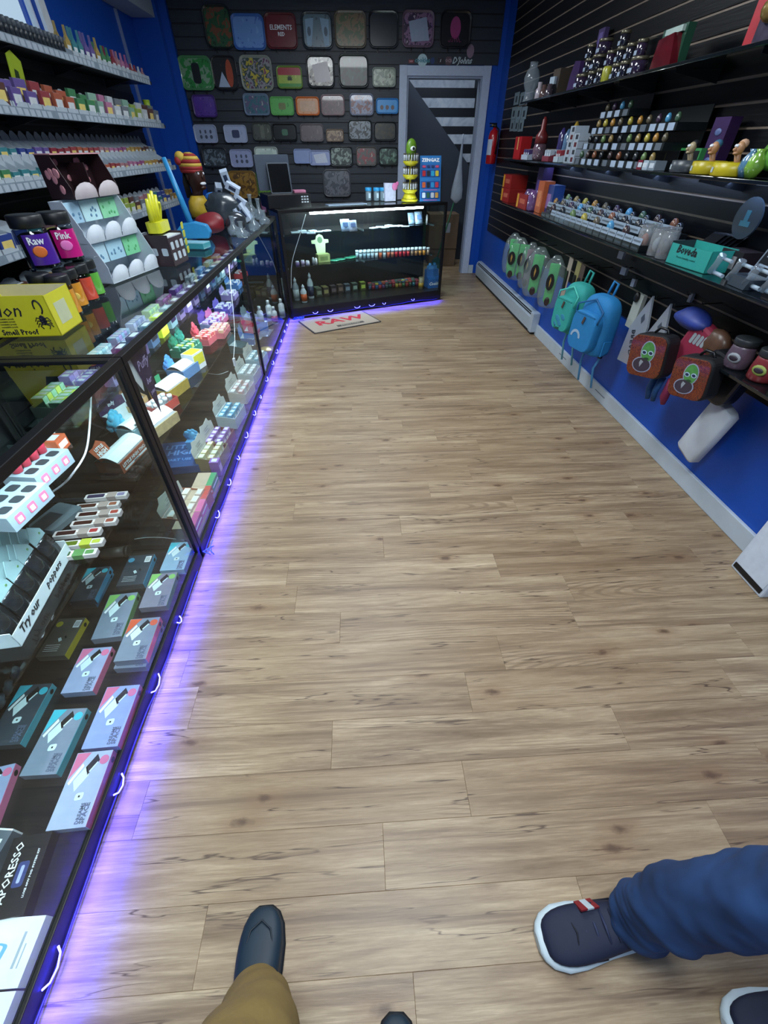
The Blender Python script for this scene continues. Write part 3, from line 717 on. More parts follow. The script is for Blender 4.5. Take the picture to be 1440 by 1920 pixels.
for i in range(n):
    y = 1.86+i*0.155
    c = '#c8e03a' if i == 4 else HEX[(i*3) % 8]
    o = packp(0.10, 0.045, 0.105, c, ['#1c2230', '#dbe5ea', '#2b2250'][i % 3] if i != 4 else '#e8f25a')
    o.location = (-1.085-0.01, y, SH1+0.0015); o.rotation_euler = (0, 0, FACE_X)
    tag(o, ('bright yellow-green carton in the edge row of the upper glass shelf' if i == 4 else 'small printed carton along the upper glass shelf edge, %s from the near end' % ordinal(i)), 'carton', 'edge row of cartons on the upper glass shelf')
trays = [  # y, w, colour, pack colours, words
    (1.62, 0.16, '#cfe4d6', ['#a9d8b8', '#d9e86a'], 'mint'), (1.83, 0.19, '#e39a9a', ['#9c86c9', '#b39ad8'], 'pink-rimmed'),
    (2.06, 0.17, '#bfe0d8', ['#9fd0dc', '#c8e8ee'], 'pale aqua'), (2.28, 0.17, '#c9d6ea', ['#8fb5d6', '#b4a5dc'], 'ice blue'),
    (2.50, 0.17, '#d3c9e8', ['#a7b9e0', '#7f8fc0'], 'lavender'), (2.73, 0.17, '#c6e8d0', ['#bfe7a0', '#9ad0a8'], 'lime'),
    (2.96, 0.17, '#e0e6ee', ['#9a4f9c', '#c07ac0'], 'magenta striped'), (3.20, 0.16, '#dfe8ee', ['#6a4aa0', '#8f70c8'], 'violet'),
    (3.55, 0.16, '#cfd8e0', ['#7f9aa8', '#a8c0cc'], 'grey'), (3.80, 0.16, '#d4d8e8', ['#5f7fb0', '#90a8d0'], 'steel blue'), (4.05, 0.16, '#c8e0e0', ['#5fa0a8', '#90c8c8'], 'sea green'),
    (4.30, 0.16, '#d8d0e0', ['#8080a8', '#b0b0c8'], 'mauve')]
for (y, w_, c, pc, wd) in trays:
    o = carton_open('display_tray', w_, 0.13, 0.045, mat(c, 0.45), front=0.8)
    place(o, (-1.20, y, SH1+0.0015), FACE_X); tag(o, '%s open tray of packs on the upper glass shelf of the long case' % wd, 'display tray', 'trays on the upper glass shelf')
    for j in range(2): fill(o, 5, 1, w_/5.8, 0.045, 0.055+0.02*j, pc, '#eef4f6', '%s pack in its tray on the upper glass shelf' % wd, '%s packs in a tray' % wd, -w_*0.38, -0.03+0.055*j, w_*0.19, 0.05)
# middle trays in the near case, upper shelf (white holed carton and red cup carton)
def holed(label, x, y, cells, rot, w=0.16, d=0.11, h=0.05, items=True):
    e = empty('holed_carton', (x, y, SH1+0.0015), rot, label, 'display carton')
    b = MB().bb(-w/2, w/2, -d/2, d/2, 0, h, 0)
    for i in range(3):
        for j in range(2):
            cx, cy = -w*0.30+w*0.30*i, -d*0.22+d*0.44*j
            b.prism(rrect(w*0.2, d*0.30, w*0.05, 3), (cx, cy, h), (1, 0, 0), (0, 1, 0), (0, 0, 0.0008), 1)
        b.prism(rrect(w*0.17, h*0.55, w*0.03, 3), (-w*0.30+w*0.30*i, -d/2, h*0.5), (1, 0, 0), (0, 0, 1), (0, -0.0008, 0), 2)
        b.prism(rrect(w*0.09, h*0.3, w*0.01, 3), (-w*0.30+w*0.30*i, -d/2-0.0008, h*0.45), (1, 0, 0), (0, 0, 1), (0, -0.0004, 0), 3)
    b.build('carton', [mat('#8b9fac', 0.5), mat('#1f2930', 0.7), mat('#c8698c', 0.5), WHITE], e)
    return e
e = holed('white carton with six dark holes and pink emblems on the upper glass shelf', -1.00, 0.97, 6, FACE_X-0.12)
b = MB().ball((0, 0, 0.012), 0.02, 0, 10, 6, (1, 1, 0.6)); b.ball((0.002, 0.003, 0.022), 0.009, 1, 8, 5)
tag(b.build('wrapped_sweet', [mat('#2f78b8', 0.3), mat('#8fc4e8', 0.3)], None, (-1.035, 0.955, SH1+0.054)), 'blue round sweet lying on the white holed carton', 'sweet')
e = holed('white carton filled with red and white cups behind the holed carton', -1.03, 1.155, 6, FACE_X-0.12)
for i in range(4):
    b = MB().lathe([(0.014, 0), (0.018, 0.03), (0.019, 0.032), (0.016, 0.031)], (0, 0, 0), 12, 0); b.lathe([(0.0145, 0.028), (0.013, 0.04), (0.002, 0.043)], (0, 0, 0), 10, 1)
    o = b.build('cup', [mat('#d8344e', 0.4), WHITE]); o.matrix_world = e.matrix_basis @ Matrix.Translation((-0.055+0.036*i, 0.012, 0.0518))
    tag(o, 'red cup with white top in the carton behind the holed one', 'cup', 'red cups in a white carton')
for i, (x, y, c, lb) in enumerate([(-1.10, 1.27, '#4fae62', 'green pack with white cap behind the red cup carton'), (-1.06, 1.31, '#c0603f', 'rust pack with white label behind the red cup carton'), (-1.13, 1.36, '#d8e6ea', 'white pack at the far end of the near case upper shelf')]):
    o = packp(0.06, 0.05, 0.045, c, '#eef4f6'); o.location = (x, y, SH1+0.0015); o.rotation_euler = (0, 0, FACE_X); tag(o, lb, 'pack')
tag(MB().prism(rrect(0.14, 0.11, 0.012, 3), (0, 0, 0), (1, 0, 0), (0, 1, 0), (0, 0, 0.02), 0).box((-0.03, 0.01, 0.0205), (0.09, 0.06, 0.001), 1).build('flat_package', [mat('#56646c', 0.35), mat('#2a3238', 0.5)], None, (-1.14, 1.22, SH2+0.0015), (0, 0, FACE_X-0.3)), 'flat grey package with dark outline print on the lower glass shelf', 'package')
tag(MB().cyl((0, 0, 0.026), 0.026, 0.10, 0, 16, 'x').cyl((0.1, 0, 0.026), 0.028, 0.016, 1, 16, 'x').build('lying_jar', [mat('#4c4640', 0.35), mat('#2b2623', 0.4)], None, (-1.20, 1.38, DK+0.001), (0, 0, 0.1)), 'brown jar lying on its side on the floor of the near case', 'jar')
# dark tubes at the left edge (bottom row of vials seen through the shelf)
for i in range(5):
    b = MB().lathe([(0.012, 0), (0.015, 0.004), (0.015, 0.05), (0.011, 0.058), (0.011, 0.078), (0.0, 0.08)], seg=12)
    o = b.build('grey_tube', mat('#4d5a66', 0.2, coat=0.5), None, (-1.235-0.004*i, 0.60+0.048*i, DK+0.001), (0.0, 0.5, 0.2))
    o.location.z += 0.007
    tag(o, 'smoky grey tube on the case floor below the pouch carton', 'tube', 'grey tubes near the left edge')
tag(MB().bb(-0.06, 0.06, -0.05, 0.05, 0, 0.045, 0).box((0.02, -0.0, 0.0455), (0.05, 0.04, 0.0008), 1).box((0.02, 0.0, 0.046), (0.03, 0.028, 0.0008), 2).build('bar_code_carton', [mat('#cfe0e8', 0.5), WHITE, mat('#4a525a', 0.5)], None, (-1.09, 0.60, SH2+0.0015), (0, 0, 0.3)), 'white carton with grey stripes sticker beside the script-lettered carton', 'carton')

# ---- second left case: lower glass shelf
def cpack(i): return ['#e25a6c', '#f08a7a', '#8a5ac0', '#f0c8a0', '#58b8c8', '#e8e070'][i % 6]
Yw = lambda px_, py_, z: PZ(px_, py_, z)
items = []
o = lid_carton(0.19, 0.12, 0.055, mat('#a08a3c', 0.5, var=0.3, scale=60), 0.11, txt=None); put(o, 322, 738, SH2, FACE_X-0.25, 'gold-based carton with a broad white lid, beside the double post')
MB().bb(-0.02, 0.02, 0.055, 0.058, 0.06, 0.10).build('green_tab', mat('#1f7a50', 0.45), o)
o = lid_carton(0.17, 0.11, 0.055, mat('#5a86b8', 0.5), 0.10); flower(o, (-0.05, 0.05, 0.085), '#4a90d8', 0.055); put(o, 347, 703, SH2, FACE_X-0.25, 'blue carton with white lid and blue wavy header, second from the double post')
o = carton_open('display_carton', 0.20, 0.12, 0.05, mat('#2f8a74', 0.45), front=0.8); flower(o, (-0.055, 0.05, 0.09), '#2f9a7c', 0.055); flower(o, (0.04, 0.055, 0.10), '#39b4a4', 0.06)
put(o, 352, 662, SH2, FACE_X-0.2, 'green cloud-shaped open carton on the lower glass shelf')
fill(o, 5, 2, 0.03, 0.04, 0.06, ['#2f8a74', '#49a88a', '#d8e060'], '#bfe8d0', 'green pack in the cloud-shaped green carton', 'packs in the green carton', -0.076, -0.035, 0.038, 0.05)
b = MB().bb(-0.055, 0.055, -0.04, 0.04, 0, 0.10, 0).bb(-0.05, 0.05, -0.0405, -0.0395, 0.03, 0.09, 1).bb(-0.05, 0.05, -0.035, 0.035, 0.1, 0.1006, 1)
o = b.build('yellow_top_carton', [WHITE, mat('#e0d93a', 0.4)]); put(o, 368, 690, SH2, FACE_X-0.3, 'white upright carton with yellow label beside the green cloud carton', 'carton')
o = carton_open('display_carton', 0.19, 0.12, 0.05, mat('#e2697a', 0.45), front=0.8); flower(o, (-0.04, 0.05, 0.09), '#e8596e', 0.055)
put(o, 388, 640, SH2, FACE_X-0.15, 'coral pink open carton with cloud header on the lower glass shelf')
fill(o, 5, 2, 0.028, 0.04, 0.055, ['#e8606e', '#f0a090'], '#f4d0c8', 'coral pack in the coral pink carton', 'packs in the coral carton', -0.07, -0.035, 0.036, 0.05)
o = carton_open('display_carton', 0.16, 0.11, 0.05, mat('#8f9ad0', 0.45), front=0.8, header=0.07, hcol=mat('#5a3fa0', 0.45)); put(o, 398, 615, SH2, FACE_X-0.1, 'violet headed carton behind the coral one')
fill(o, 4, 2, 0.028, 0.04, 0.055, ['#7a5ac0', '#e0c0f0'], '#f0f0ff', 'violet pack in the violet headed carton', 'packs in the violet carton', -0.054, -0.03, 0.036, 0.05)
o = carton_open('display_carton', 0.20, 0.12, 0.05, mat('#d87a88', 0.45), front=0.8); put(o, 412, 628, SH2, FACE_X, 'rose carton of square cream packs on the lower glass shelf')
fill(o, 5, 3, 0.030, 0.032, 0.055, ['#efc9a8', '#d88a98'], '#c05068', 'cream square pack in the rose carton', 'packs in the rose carton', -0.076, -0.04, 0.038, 0.038)
for i, (x_, y_, c, wd) in enumerate([(410, 605, '#c86a9a', 'orchid'), (422, 585, '#6a60b8', 'indigo'), (432, 560, '#9a8ac8', 'lilac'), (440, 540, '#5a88c8', 'cobalt'), (452, 520, '#c04a50', 'crimson')]):
    o = carton_open('display_carton', 0.17, 0.12, 0.05, mat(c, 0.45), front=0.8, header=0.05); put(o, x_, y_, SH2, FACE_X, '%s open carton far along the lower glass shelf' % wd)
    fill(o, 4, 2, 0.03, 0.035, 0.055, [c, '#d8dcea'], '#f0f0ff', '%s pack in the %s carton' % (wd, wd), '%s packs' % wd, -0.056, -0.03, 0.038, 0.05)
o = carton_open('display_carton', 0.16, 0.10, 0.05, mat('#b84a44', 0.45), front=0.9); put(o, 305, 768, SH2, FACE_X-0.3, 'red carton of white capped vials beside the double post')
for i in range(8):
    j = MB().lathe([(0.011, 0), (0.011, 0.04), (0.013, 0.041), (0.013, 0.056), (0.002, 0.058)], seg=10).build('capped_vial', mat('#dfe6ea', 0.3)); j.matrix_world = o.matrix_basis @ Matrix.Translation((-0.057+0.038*(i % 4), -0.02+0.04*(i//4), 0.004))
    tag(j, 'white capped vial in the red carton by the post', 'vial', 'vials in the red carton')
o = lid_carton(0.19, 0.11, 0.05, mat('#b7a67c', 0.5, var=0.3, scale=60), 0.09, ang=0.3); put(o, 308, 803, SH2-0.0, FACE_X-0.3, 'beige carton with white lid lowest beside the double post')
# pennant
e = empty('pennant', (-0.803, 1.575, 0.94), 0, 'dark purple pointed pennant with pale script hanging behind the glass', 'pennant'); e.scale = (1, 1.35, 1.3)
MB().prism([(-0.055, 0.01), (0.055, 0.01), (0.0, -0.19)], (0, 0, 0), (0, 1, 0), (0, 0, 1), (0.001, 0, 0)).build('flag', mat('#2c1a4d', 0.5), e)
text('Puffy', 0.036, mat('#b8a8d8', 0.4), e, (0.0014, 0, -0.035), (0, 1, 0), (0, 0, 1), shear=0.3); text('bar', 0.024, mat('#b8a8d8', 0.4), e, (0.0014, 0, -0.085), (0, 1, 0), (0, 0, 1), shear=0.3); text('2400', 0.014, mat('#b8a8d8', 0.4), e, (0.0014, 0, -0.12), (0, 1, 0), (0, 0, 1))
MB().prism([(-0.045, 0.0), (0.05, 0.01), (0.01, -0.10)], (-0.004, -0.05, 0), (0, 1, 0), (0, 0, 1), (0.001, 0, 0)).build('white_backing', WHITE, e)
# ---- floor of the second left case
c, w_, l_, a = quad_frame([(338, 812), (405, 800), (415, 760), (352, 765)], DK+0.05)
b = MB().bb(-0.13, 0.13, -0.14, 0.14, 0, 0.05, 0)
o = b.build('blue_carton', mat('#28508c', 0.35, var=0.2, scale=8), None, (-1.09, 2.16, DK+0.001), (0, 0, 0.12), bevel=0.002)
lb = mat('#5f8fd0', 0.4)
text('LITTLE', 0.06, lb, o, (0.0, 0.075, 0.0503), (1, 0, 0), (0, 1, 0), bold=0.002); text('HIGH', 0.07, lb, o, (0.02, 0.01, 0.0503), (1, 0, 0), (0, 1, 0), bold=0.002); text('SMART USE', 0.032, lb, o, (0.0, -0.065, 0.0503), (1, 0, 0), (0, 1, 0), bold=0.001)
tag(o, 'large flat blue carton with pale block lettering on the case floor', 'carton')
WN = mat('#cfd4d0', 0.5)
def front_carton(px_, py_, col, wd, packs, ang=-0.1, w=0.13, dp=0.085, hd=0.055, z=DK, h=0.06):
    w *= 1.6; dp *= 1.5; hd *= 1.5; h *= 1.45
    o = carton_open('display_carton', w, dp, h, mat(col, 0.5), front=0.85, header=hd, hcol=mat('#b9c0bd', 0.5)); put(o, px_, py_, z, FACE_X+ang, wd); o.location.x = max(-0.885, min(-0.87, o.location.x))
    b = MB()
    for i, ww in enumerate((0.8, 0.5, 0.7)): b.box((0, dp/2+hd*0.01*i-0.0015+0.002, h+hd*(0.2+0.17*i)), (w*0.5*ww, 0.001, 0.003))
    b.build('print', mat('#7f8890', 0.5), o)
    fill(o, 4, 2, w/5, 0.03, h*1.0, packs, '#f0f0f0', 'small pack in the %s' % wd.split(',')[0][:60], 'packs in %s' % wd[:40], -w*0.36, -dp*0.2, w*0.24, dp*0.45)
    return o
front_carton(345, 968, '#a5644a', 'rust carton with pale header at the foot of the double post', ['#e6ded2', '#d8cfc4'], w=0.15, dp=0.10)
front_carton(378, 868, '#8a7f5a', 'khaki carton with pale header, second from the double post along the glass', ['#d9cfa4', '#c8d0b0'], w=0.12)
front_carton(412, 838, '#7a4038', 'maroon carton with pale header, third from the double post along the glass', ['#8f6fc0', '#b99ae0'], w=0.12)
front_carton(432, 790, '#b8d0d8', 'pale blue carton of sky blue packs by the glass', ['#58a8d0', '#7cc4e0'], w=0.13)
front_carton(452, 745, '#d8d4d0', 'white carton with pinkish print by the glass', ['#d8b8b8', '#dfe6ea'], w=0.14)
front_carton(470, 712, '#d0dce0', 'off-white carton farther along the glass', ['#e0e6ea', '#c8d8e0'], w=0.13)
front_carton(484, 685, '#a8cede', 'aqua and white carton, farthest of the row by the glass', ['#8fc8dc', '#e0f0f4'], w=0.14)
flower(tag(MB().bb(-0.03, 0.03, -0.02, 0.02, 0, 0.05).build('blue_headed_carton', mat('#4f9ad0', 0.4), None, (-1.02, 2.22, DK+0.052)), 'blue blossom-headed carton standing on the flat blue carton', 'carton'), (0, 0.022, 0.07), '#5fb0e0', 0.05)
# cartons with coloured ends lying against the glass
yb = 1.475
for i, (c, l_, wd) in enumerate([('#b0558c', 0.12, 'magenta-ended'), ('#d070a0', 0.10, 'pink-ended'), ('#c0503c', 0.11, 'red-ended'), ('#3f9a62', 0.12, 'green-ended')]):
    b = MB().bb(-0.10, 0, 0, l_-0.002, 0, 0.075, 0).bb(-0.0, 0.0006, 0.002, l_-0.004, 0.03, 0.073, 1).bb(-0.03, 0, 0.001, l_-0.003, 0.075, 0.0756, 1).bb(0.0006, 0.001, 0.01, l_-0.012, 0.045, 0.055, 2)
    o = b.build('boxed_refill', [mat('#b9aa94', 0.5), mat(c, 0.45), WHITE], None, (-0.806, yb, DK+0.001)); yb += l_
    tag(o, 'kraft carton with %s label pressed against the front glass' % wd, 'carton', 'kraft cartons by the glass')
o = packp(0.05, 0.05, 0.09, '#8a62b8', '#d8c8ec'); o.location = (-0.84, 2.02, DK+0.001); o.rotation_euler = (0, 0, FACE_X); tag(o, 'purple upright pack beyond the green-ended kraft carton', 'pack')
# flat foil goods at the far end of the long case
for i, (px_, py_, c, wd, sx, sy) in enumerate([(470, 640, '#aab4c0', 'silvery', 0.16, 0.24), (495, 625, '#7f92b8', 'blue-grey', 0.15, 0.22), (455, 610, '#8a8f9c', 'pewter', 0.18, 0.26), (505, 655, '#b9aa6a', 'straw', 0.13, 0.10), (510, 690, '#8fa0a8', 'pale steel', 0.11, 0.16), (490, 600, '#5a6fb0', 'indigo sheen', 0.16, 0.2)]):
    p = PZ(px_, py_, DK)
    b = MB(); n = 6; vs = []; fs = []
    for a in range(n+1):
        for q in range(n+1):
            u, v = a/n-0.5, q/n-0.5
            vs.append((u*sx, v*sy, 0.004+0.02*math.cos(u*PI)*math.cos(v*PI)+rnd.uniform(0, 0.004)))
    m0 = (n+1)**2
    for a in range(n+1):
        for q in range(n+1): vs.append(((a/n-0.5)*sx, (q/n-0.5)*sy, 0))
    for a in range(n):
        for q in range(n):
            k = a*(n+1)+q; fs += [(k, k+n+1, k+n+2, k+1), (m0+k, m0+k+1, m0+k+n+2, m0+k+n+1)]
    for a in range(n):
        fs += [(a, a+1, m0+a+1, m0+a), (n*(n+1)+a+1, n*(n+1)+a, m0+n*(n+1)+a, m0+n*(n+1)+a+1), (a*(n+1), m0+a*(n+1), m0+(a+1)*(n+1), (a+1)*(n+1)), ((a+1)*(n+1)+n, m0+(a+1)*(n+1)+n, m0+a*(n+1)+n, a*(n+1)+n)]
    b.add(vs, fs, 0, True)
    x = min(p.x, -0.80-sx/2)
    o = b.build('foil_package', mat(c, 0.2, metal=0.5, var=0.4, scale=30), None, (x, p.y, DK+0.001+0.0*i), (0, 0, 0.1*i-0.2))
    tag(o, '%s flat foil package on the floor at the far end of the long case' % wd, 'package')
for i, (x, y, h_, c, wd) in enumerate([(-0.95, 4.84, 0.20, '#d8dfe6', 'white tall'), (-0.88, 4.72, 0.17, '#c0643c', 'white and orange'), (-0.83, 4.93, 0.19, '#b9c4cc', 'silver tall'), (-1.02, 4.70, 0.18, '#9aa4ac', 'grey')]):
    b = MB().lathe([(0.028, 0), (0.032, 0.004), (0.032, h_*0.70), (0.014, h_*0.80)], seg=16, m=0).lathe([(0.0325, h_*0.12), (0.0325, h_*0.5)], seg=16, m=1).lathe([(0.016, h_*0.80), (0.016, h_*0.98), (0.012, h_)], seg=14, m=2)
    tag(b.build('spray_bottle', [mat('#d4dbe2', 0.3), mat(c, 0.4), WHITE], None, (x, y, DK+0.001)), '%s bottle standing at the far end of the long case' % wd, 'bottle')
for i, (x, y, c, wd) in enumerate([(-1.05, 4.35, '#b84a78', 'magenta'), (-0.98, 4.5, '#4a78c8', 'blue'), (-1.12, 4.55, '#c8506a', 'rose'), (-1.05, 4.15, '#6a8ac8', 'periwinkle'), (-1.15, 4.80, '#c8ccd4', 'pale'), (-1.10, 3.95, '#3f6a78', 'teal')]):
    o = carton_open('display_carton', 0.15, 0.12, 0.07, mat(c, 0.45), front=0.8, header=0.09); place(o, (x, y, DK+0.001), FACE_X+0.2*math.sin(i)); tag(o, '%s headed carton on the floor of the long case, far end' % wd, 'display carton')
# cords hanging in the cases
def cord(pts, r, m, label, cat='cord', plug=None):
    b = MB(); P = [Vector(p) for p in pts]; out = []
    for i in range(len(P)-1):
        p0, p1, p2, p3 = P[max(i-1, 0)], P[i], P[i+1], P[min(i+2, len(P)-1)]
        for k in range(6):
            t = k/6; out.append(0.5*((2*p1)+(p2-p0)*t+(2*p0-5*p1+4*p2-p3)*t*t+(3*p1-p0-3*p2+p3)*t**3))
    out.append(P[-1]); b.tube(out, r, 0, 6)
    if plug is not None: b.bb(plug[0]-0.007, plug[0]+0.007, plug[1]-0.012, plug[1]+0.012, plug[2]-0.05, plug[2], 0)
    return tag(b.build('cord', m), label, cat)
WC = mat('#dfe4ec', 0.4)
cord([PX(170, 740, -0.97), PX(168, 800, -0.98), PX(160, 850, -0.99), PX(135, 890, -1.02), PX(118, 908, -1.06), PX(96, 924, -1.10)], 0.0035, WC, 'thick white cord curving down inside the near case')
p1 = PX(438, 672, -0.86)
cord([PX(428, 485, -0.86), PX(433, 540, -0.86), PX(440, 620, -0.86), p1], 0.0022, WC, 'thin white cord with a plug hanging inside the long case', plug=p1)
cord([PZ(252, 1011, DK+0.004), PZ(275, 1008, DK+0.006), PZ(305, 1008, DK+0.004), PZ(345, 1013, DK+0.004)], 0.002, WC, 'thin white cord lying on the near case floor by the post')
cord([PZ(390, 700, DK+0.003), PZ(410, 702, DK+0.004), PZ(428, 696, DK+0.003)], 0.002, WC, 'short white cord lying on the long case floor')
# ================================================================ LEFT WALL SHELVES AND THEIR GOODS
SHF = mat('#0b0e12', 0.4)
LSH = [('first', 1.995), ('second', 1.667), ('third', 1.318), ('fourth', 1.005), ('lowest', 0.72)]
LXF, LXB = -2.05, XL+0.016
for (nm, z), y0, y1 in zip(LSH, (2.6, 2.6, 2.2, 2.0, 1.9), (6.32, 6.42, 6.45, 6.32, 5.6)):
    e = empty('display_shelf', (LXB, y0, z), 0, '%s shelf from the top on the left wall' % nm if nm != 'lowest' else 'lowest shelf on the left wall', 'shelf')
    MB().bb(0, LXF-LXB, 0, y1-y0, -0.022, 0).build('board', SHF, e)
    b = MB(); b.bb(LXF-LXB, LXF-LXB+0.004, 0.05, y1-y0-(0.05), -0.03, 0.012, 0)
    b.build('ticket_rail', mat('#8796a4', 0.5, var=0.2), e)
    t0 = MB().bb(0, 0.001, 0, 0.05, 0.0, 0.032).build('price_ticket', mat('#b4c0cc', 0.5), e, (LXF-LXB+0.0042, 0.6, -0.026)); k = 0.68
    while k < y1-y0-0.1:
        if rnd.random() < 0.85:
            c = t0.copy(); COL.objects.link(c); c.parent = e; c.location = (LXF-LXB+0.0042, k, -0.026+rnd.uniform(-0.002, 0.002))
        k += 0.068
    for k in range(4):
        yy = (y1-y0)*(k+0.5)/4
        MB().prism([(0, 0), (LXF-LXB-0.03, 0), (0, -0.06)], (0, yy, -0.0225), (1, 0, 0), (0, 0, 1), (0, 0.006, 0)).build('bracket', DARK, e)
# dispenser: white tray, slanting white sides, pointed header card; reused everywhere
def dispenser_proto(w, head, hh, name='pack_dispenser', lift=0.0, D_=0.20):
    e = empty(name); t = 0.002
    b = MB(); b.bb(-w/2, w/2, -D_/2, D_/2, lift, lift+t); b.bb(-w/2, w/2, -D_/2, -D_/2+t, lift, lift+0.035)
    for s in (-1, 1): b.prism([(-D_/2, 0.0), (D_/2, 0.0), (D_/2, 0.105), (-D_/2, 0.033)], (s*w/2, 0, lift), (0, 1, 0), (0, 0, 1), (-s*t, 0, 0))
    b.bb(-w/2, w/2, D_/2-t, D_/2, lift, lift+0.105)
    if lift: b.bb(-w/2, w/2, -D_/2+0.03, D_/2, 0, lift)
    b.build('tray', mat('#b6c2cc', 0.55), e)
    if head:
        MB().prism([(-w/2, 0), (w/2, 0), (w*0.45, hh*0.55), (w*0.12, hh), (-w*0.12, hh), (-w*0.45, hh*0.55)], (0, D_/2-0.003, lift+0.105), (1, 0, 0), (0, 0.1, 1), (0, 0.002, 0)).build('header_card', mat('#a3adb8', 0.55), e)
    return e
DP = {}
def dispenser(w, head=True, hh=0.06, lift=0.0, D_=0.20):
    k = (w, head, hh, lift, D_)
    if k not in DP: DP[k] = dispenser_proto(w, head, hh, 'pack_dispenser', lift, D_); return DP[k]
    return copy_tree(DP[k])
HUES = {'green': '#3f9a5a', 'lime': '#a4c43c', 'teal': '#2f93a0', 'blue': '#2c47b0', 'purple': '#6a52b0', 'red': '#b83a44', 'crimson': '#a8283c', 'orange': '#cf5a38', 'pink': '#cc6fa4', 'magenta': '#b04a90',
        'yellow': '#c8a040', 'amber': '#c08830', 'grey': '#77828c', 'brown': '#6a4038', 'mint': '#86bfa4', 'white': '#c8d2da', 'navy': '#28305c', 'gold': '#a8884a', 'black': '#23272e', 'rose': '#c27a84'}
for _k, _v in list(HUES.items()):
    _c = [int(_v[i:i+2], 16) for i in (1, 3, 5)]; _g = sum(_c)/3
    HUES[_k] = '#'+''.join('%02x' % int(x*0.70+_g*0.30) for x in _c)
def row(shelf_i, ys, hues, w, packw, packh, tiers=1, hh=0.06, label_extra='', X=None, per=2, back=True, head=True, lift0=0.0):
    nm, z = LSH[shelf_i]; cnt = {}
    for tier in range(tiers):
        for i, y in enumerate(ys):
            hue = hues[min(len(hues)-1, int(i*len(hues)/len(ys)))]
            lift = lift0+0.10*tier
            D2 = 0.2 if tiers == 1 else 0.13; d = dispenser(w, head and tier == tiers-1, hh, lift, D2); x = LXF-0.002-D2/2-0.135*tier
            place(d, (x, y, z+0.001), FACE_X)
            tw = ' lower tier' if tiers > 1 and tier == 0 else (' upper tier' if tiers > 1 else '')
            tag(d, 'white dispenser of %s packs, left wall %s shelf%s, %s from the near end' % (hue, nm, tw, ordinal(i)), 'dispenser', 'white dispensers on the %s left shelf' % nm)
            for q in range(per):
                o = packp(packw, 0.02, packh, HUES[hue], '#dfe6ea' if (i+q) % 3 else '#f0d880')
                o.location = (x+D2/2-0.015-0.05*q, y, z+lift+0.004+0.012*q); o.rotation_euler = (0.12, 0, FACE_X+rnd.uniform(-0.08, 0.08)); o.scale = (1, 1, (1, 1.25)[q]*rnd.uniform(0.9, 1.12))
                o.name = 'flavour_pack'; tag(o, '%s pack, %s in its dispenser, left wall %s shelf%s, %s dispenser' % (hue, ('front', 'second')[q], nm, tw, ordinal(i)), 'pack', '%s packs on the %s left shelf' % (hue, nm))
# third shelf: two tiers, the densest row
ys = [3.02+0.098*i for i in range(34)]
row(2, ys, ['lime', 'green', 'teal', 'teal', 'blue', 'purple', 'crimson', 'red', 'orange', 'red', 'rose', 'pink', 'magenta', 'yellow', 'amber', 'brown', 'grey'], 0.092, 0.074, 0.062, tiers=2, hh=0.05, per=1)
# second shelf: mixed, larger
ys = [3.10+0.165*i for i in range(20)]
row(1, ys, ['teal', 'brown', 'brown', 'purple', 'purple', 'red', 'orange', 'orange', 'green', 'green', 'mint', 'pink', 'white', 'grey', 'mint', 'lime', 'white', 'brown', 'grey'], 0.155, 0.12, 0.10, hh=0.055, per=2)
# first shelf: dark vials, then spiky coloured pouches
nm, z = LSH[0]
vp = None
for i in range(34):
    y = 3.30+0.052*i
    if vp is None:
        vp = empty('dark_vial'); MB().lathe([(0.014, 0), (0.014, 0.055), (0.010, 0.06)], seg=8).build('vial', mat('#2b3138', 0.3), vp); MB().lathe([(0.015, 0.055), (0.015, 0.085), (0.012, 0.088)], seg=8).build('cap', mat('#5b636c', 0.4), vp); o = vp
    else: o = copy_tree(vp)
    place(o, (LXF-0.05, y, z+0.014)); tag(o, 'dark vial on the top left shelf, %s from near end' % ordinal(i), 'vial', 'dark vials on the top left shelf')
tag(MB().bb(0, 0.08, 0, 1.85, 0, 0.013).build('vial_rack', mat('#d7e0e6', 0.5), None, (LXF-0.085, 3.25, z+0.0005)), 'low white rack under the dark vials on the top left shelf', 'rack')
seq = ['yellow', 'teal', 'teal', 'purple', 'purple', 'yellow', 'green', 'green', 'crimson', 'rose', 'pink', 'magenta', 'red', 'red', 'white', 'rose']
for i, hue in enumerate(seq):
    y = 4.78+0.098*i; hgt = 0.155 if i < 6 else (0.125 if i < 12 else 0.08)
    d = dispenser(0.092, True, 0.03); place(d, (LXF-0.102, y, z+0.001), FACE_X); tag(d, 'white dispenser of %s pouches, top left shelf, %s pouch dispenser' % (hue, ordinal(i)), 'dispenser', 'white dispensers on the first left shelf')
    for q in range(2):
        if (i % 2) and q: continue
        b = MB(); w2 = 0.038
        b.prism([(-w2, 0), (w2, 0), (w2, hgt*0.5), (0.006, hgt*0.72), (0.002, hgt*1.05), (-0.002, hgt*1.05), (-0.006, hgt*0.72), (-w2, hgt*0.5)], (0, 0, 0), (1, 0, 0), (0, 0, 1), (0, 0.016, 0), 0)
        b.bb(-w2*0.7, w2*0.7, -0.0006, 0, hgt*0.12, hgt*0.4, 1)
        o = b.build('pointed_pouch', [mat(HUES[hue], 0.35), mat('#e4eaee', 0.4)], None, (LXF-0.04-0.06*q, y, z+0.006+0.02*q), (0.1, 0, FACE_X))
        tag(o, '%s pointed pouch, top left shelf, dispenser %s, %s' % (hue, ordinal(i), ('front', 'behind')[q]), 'pouch', 'pointed pouches on the top left shelf')
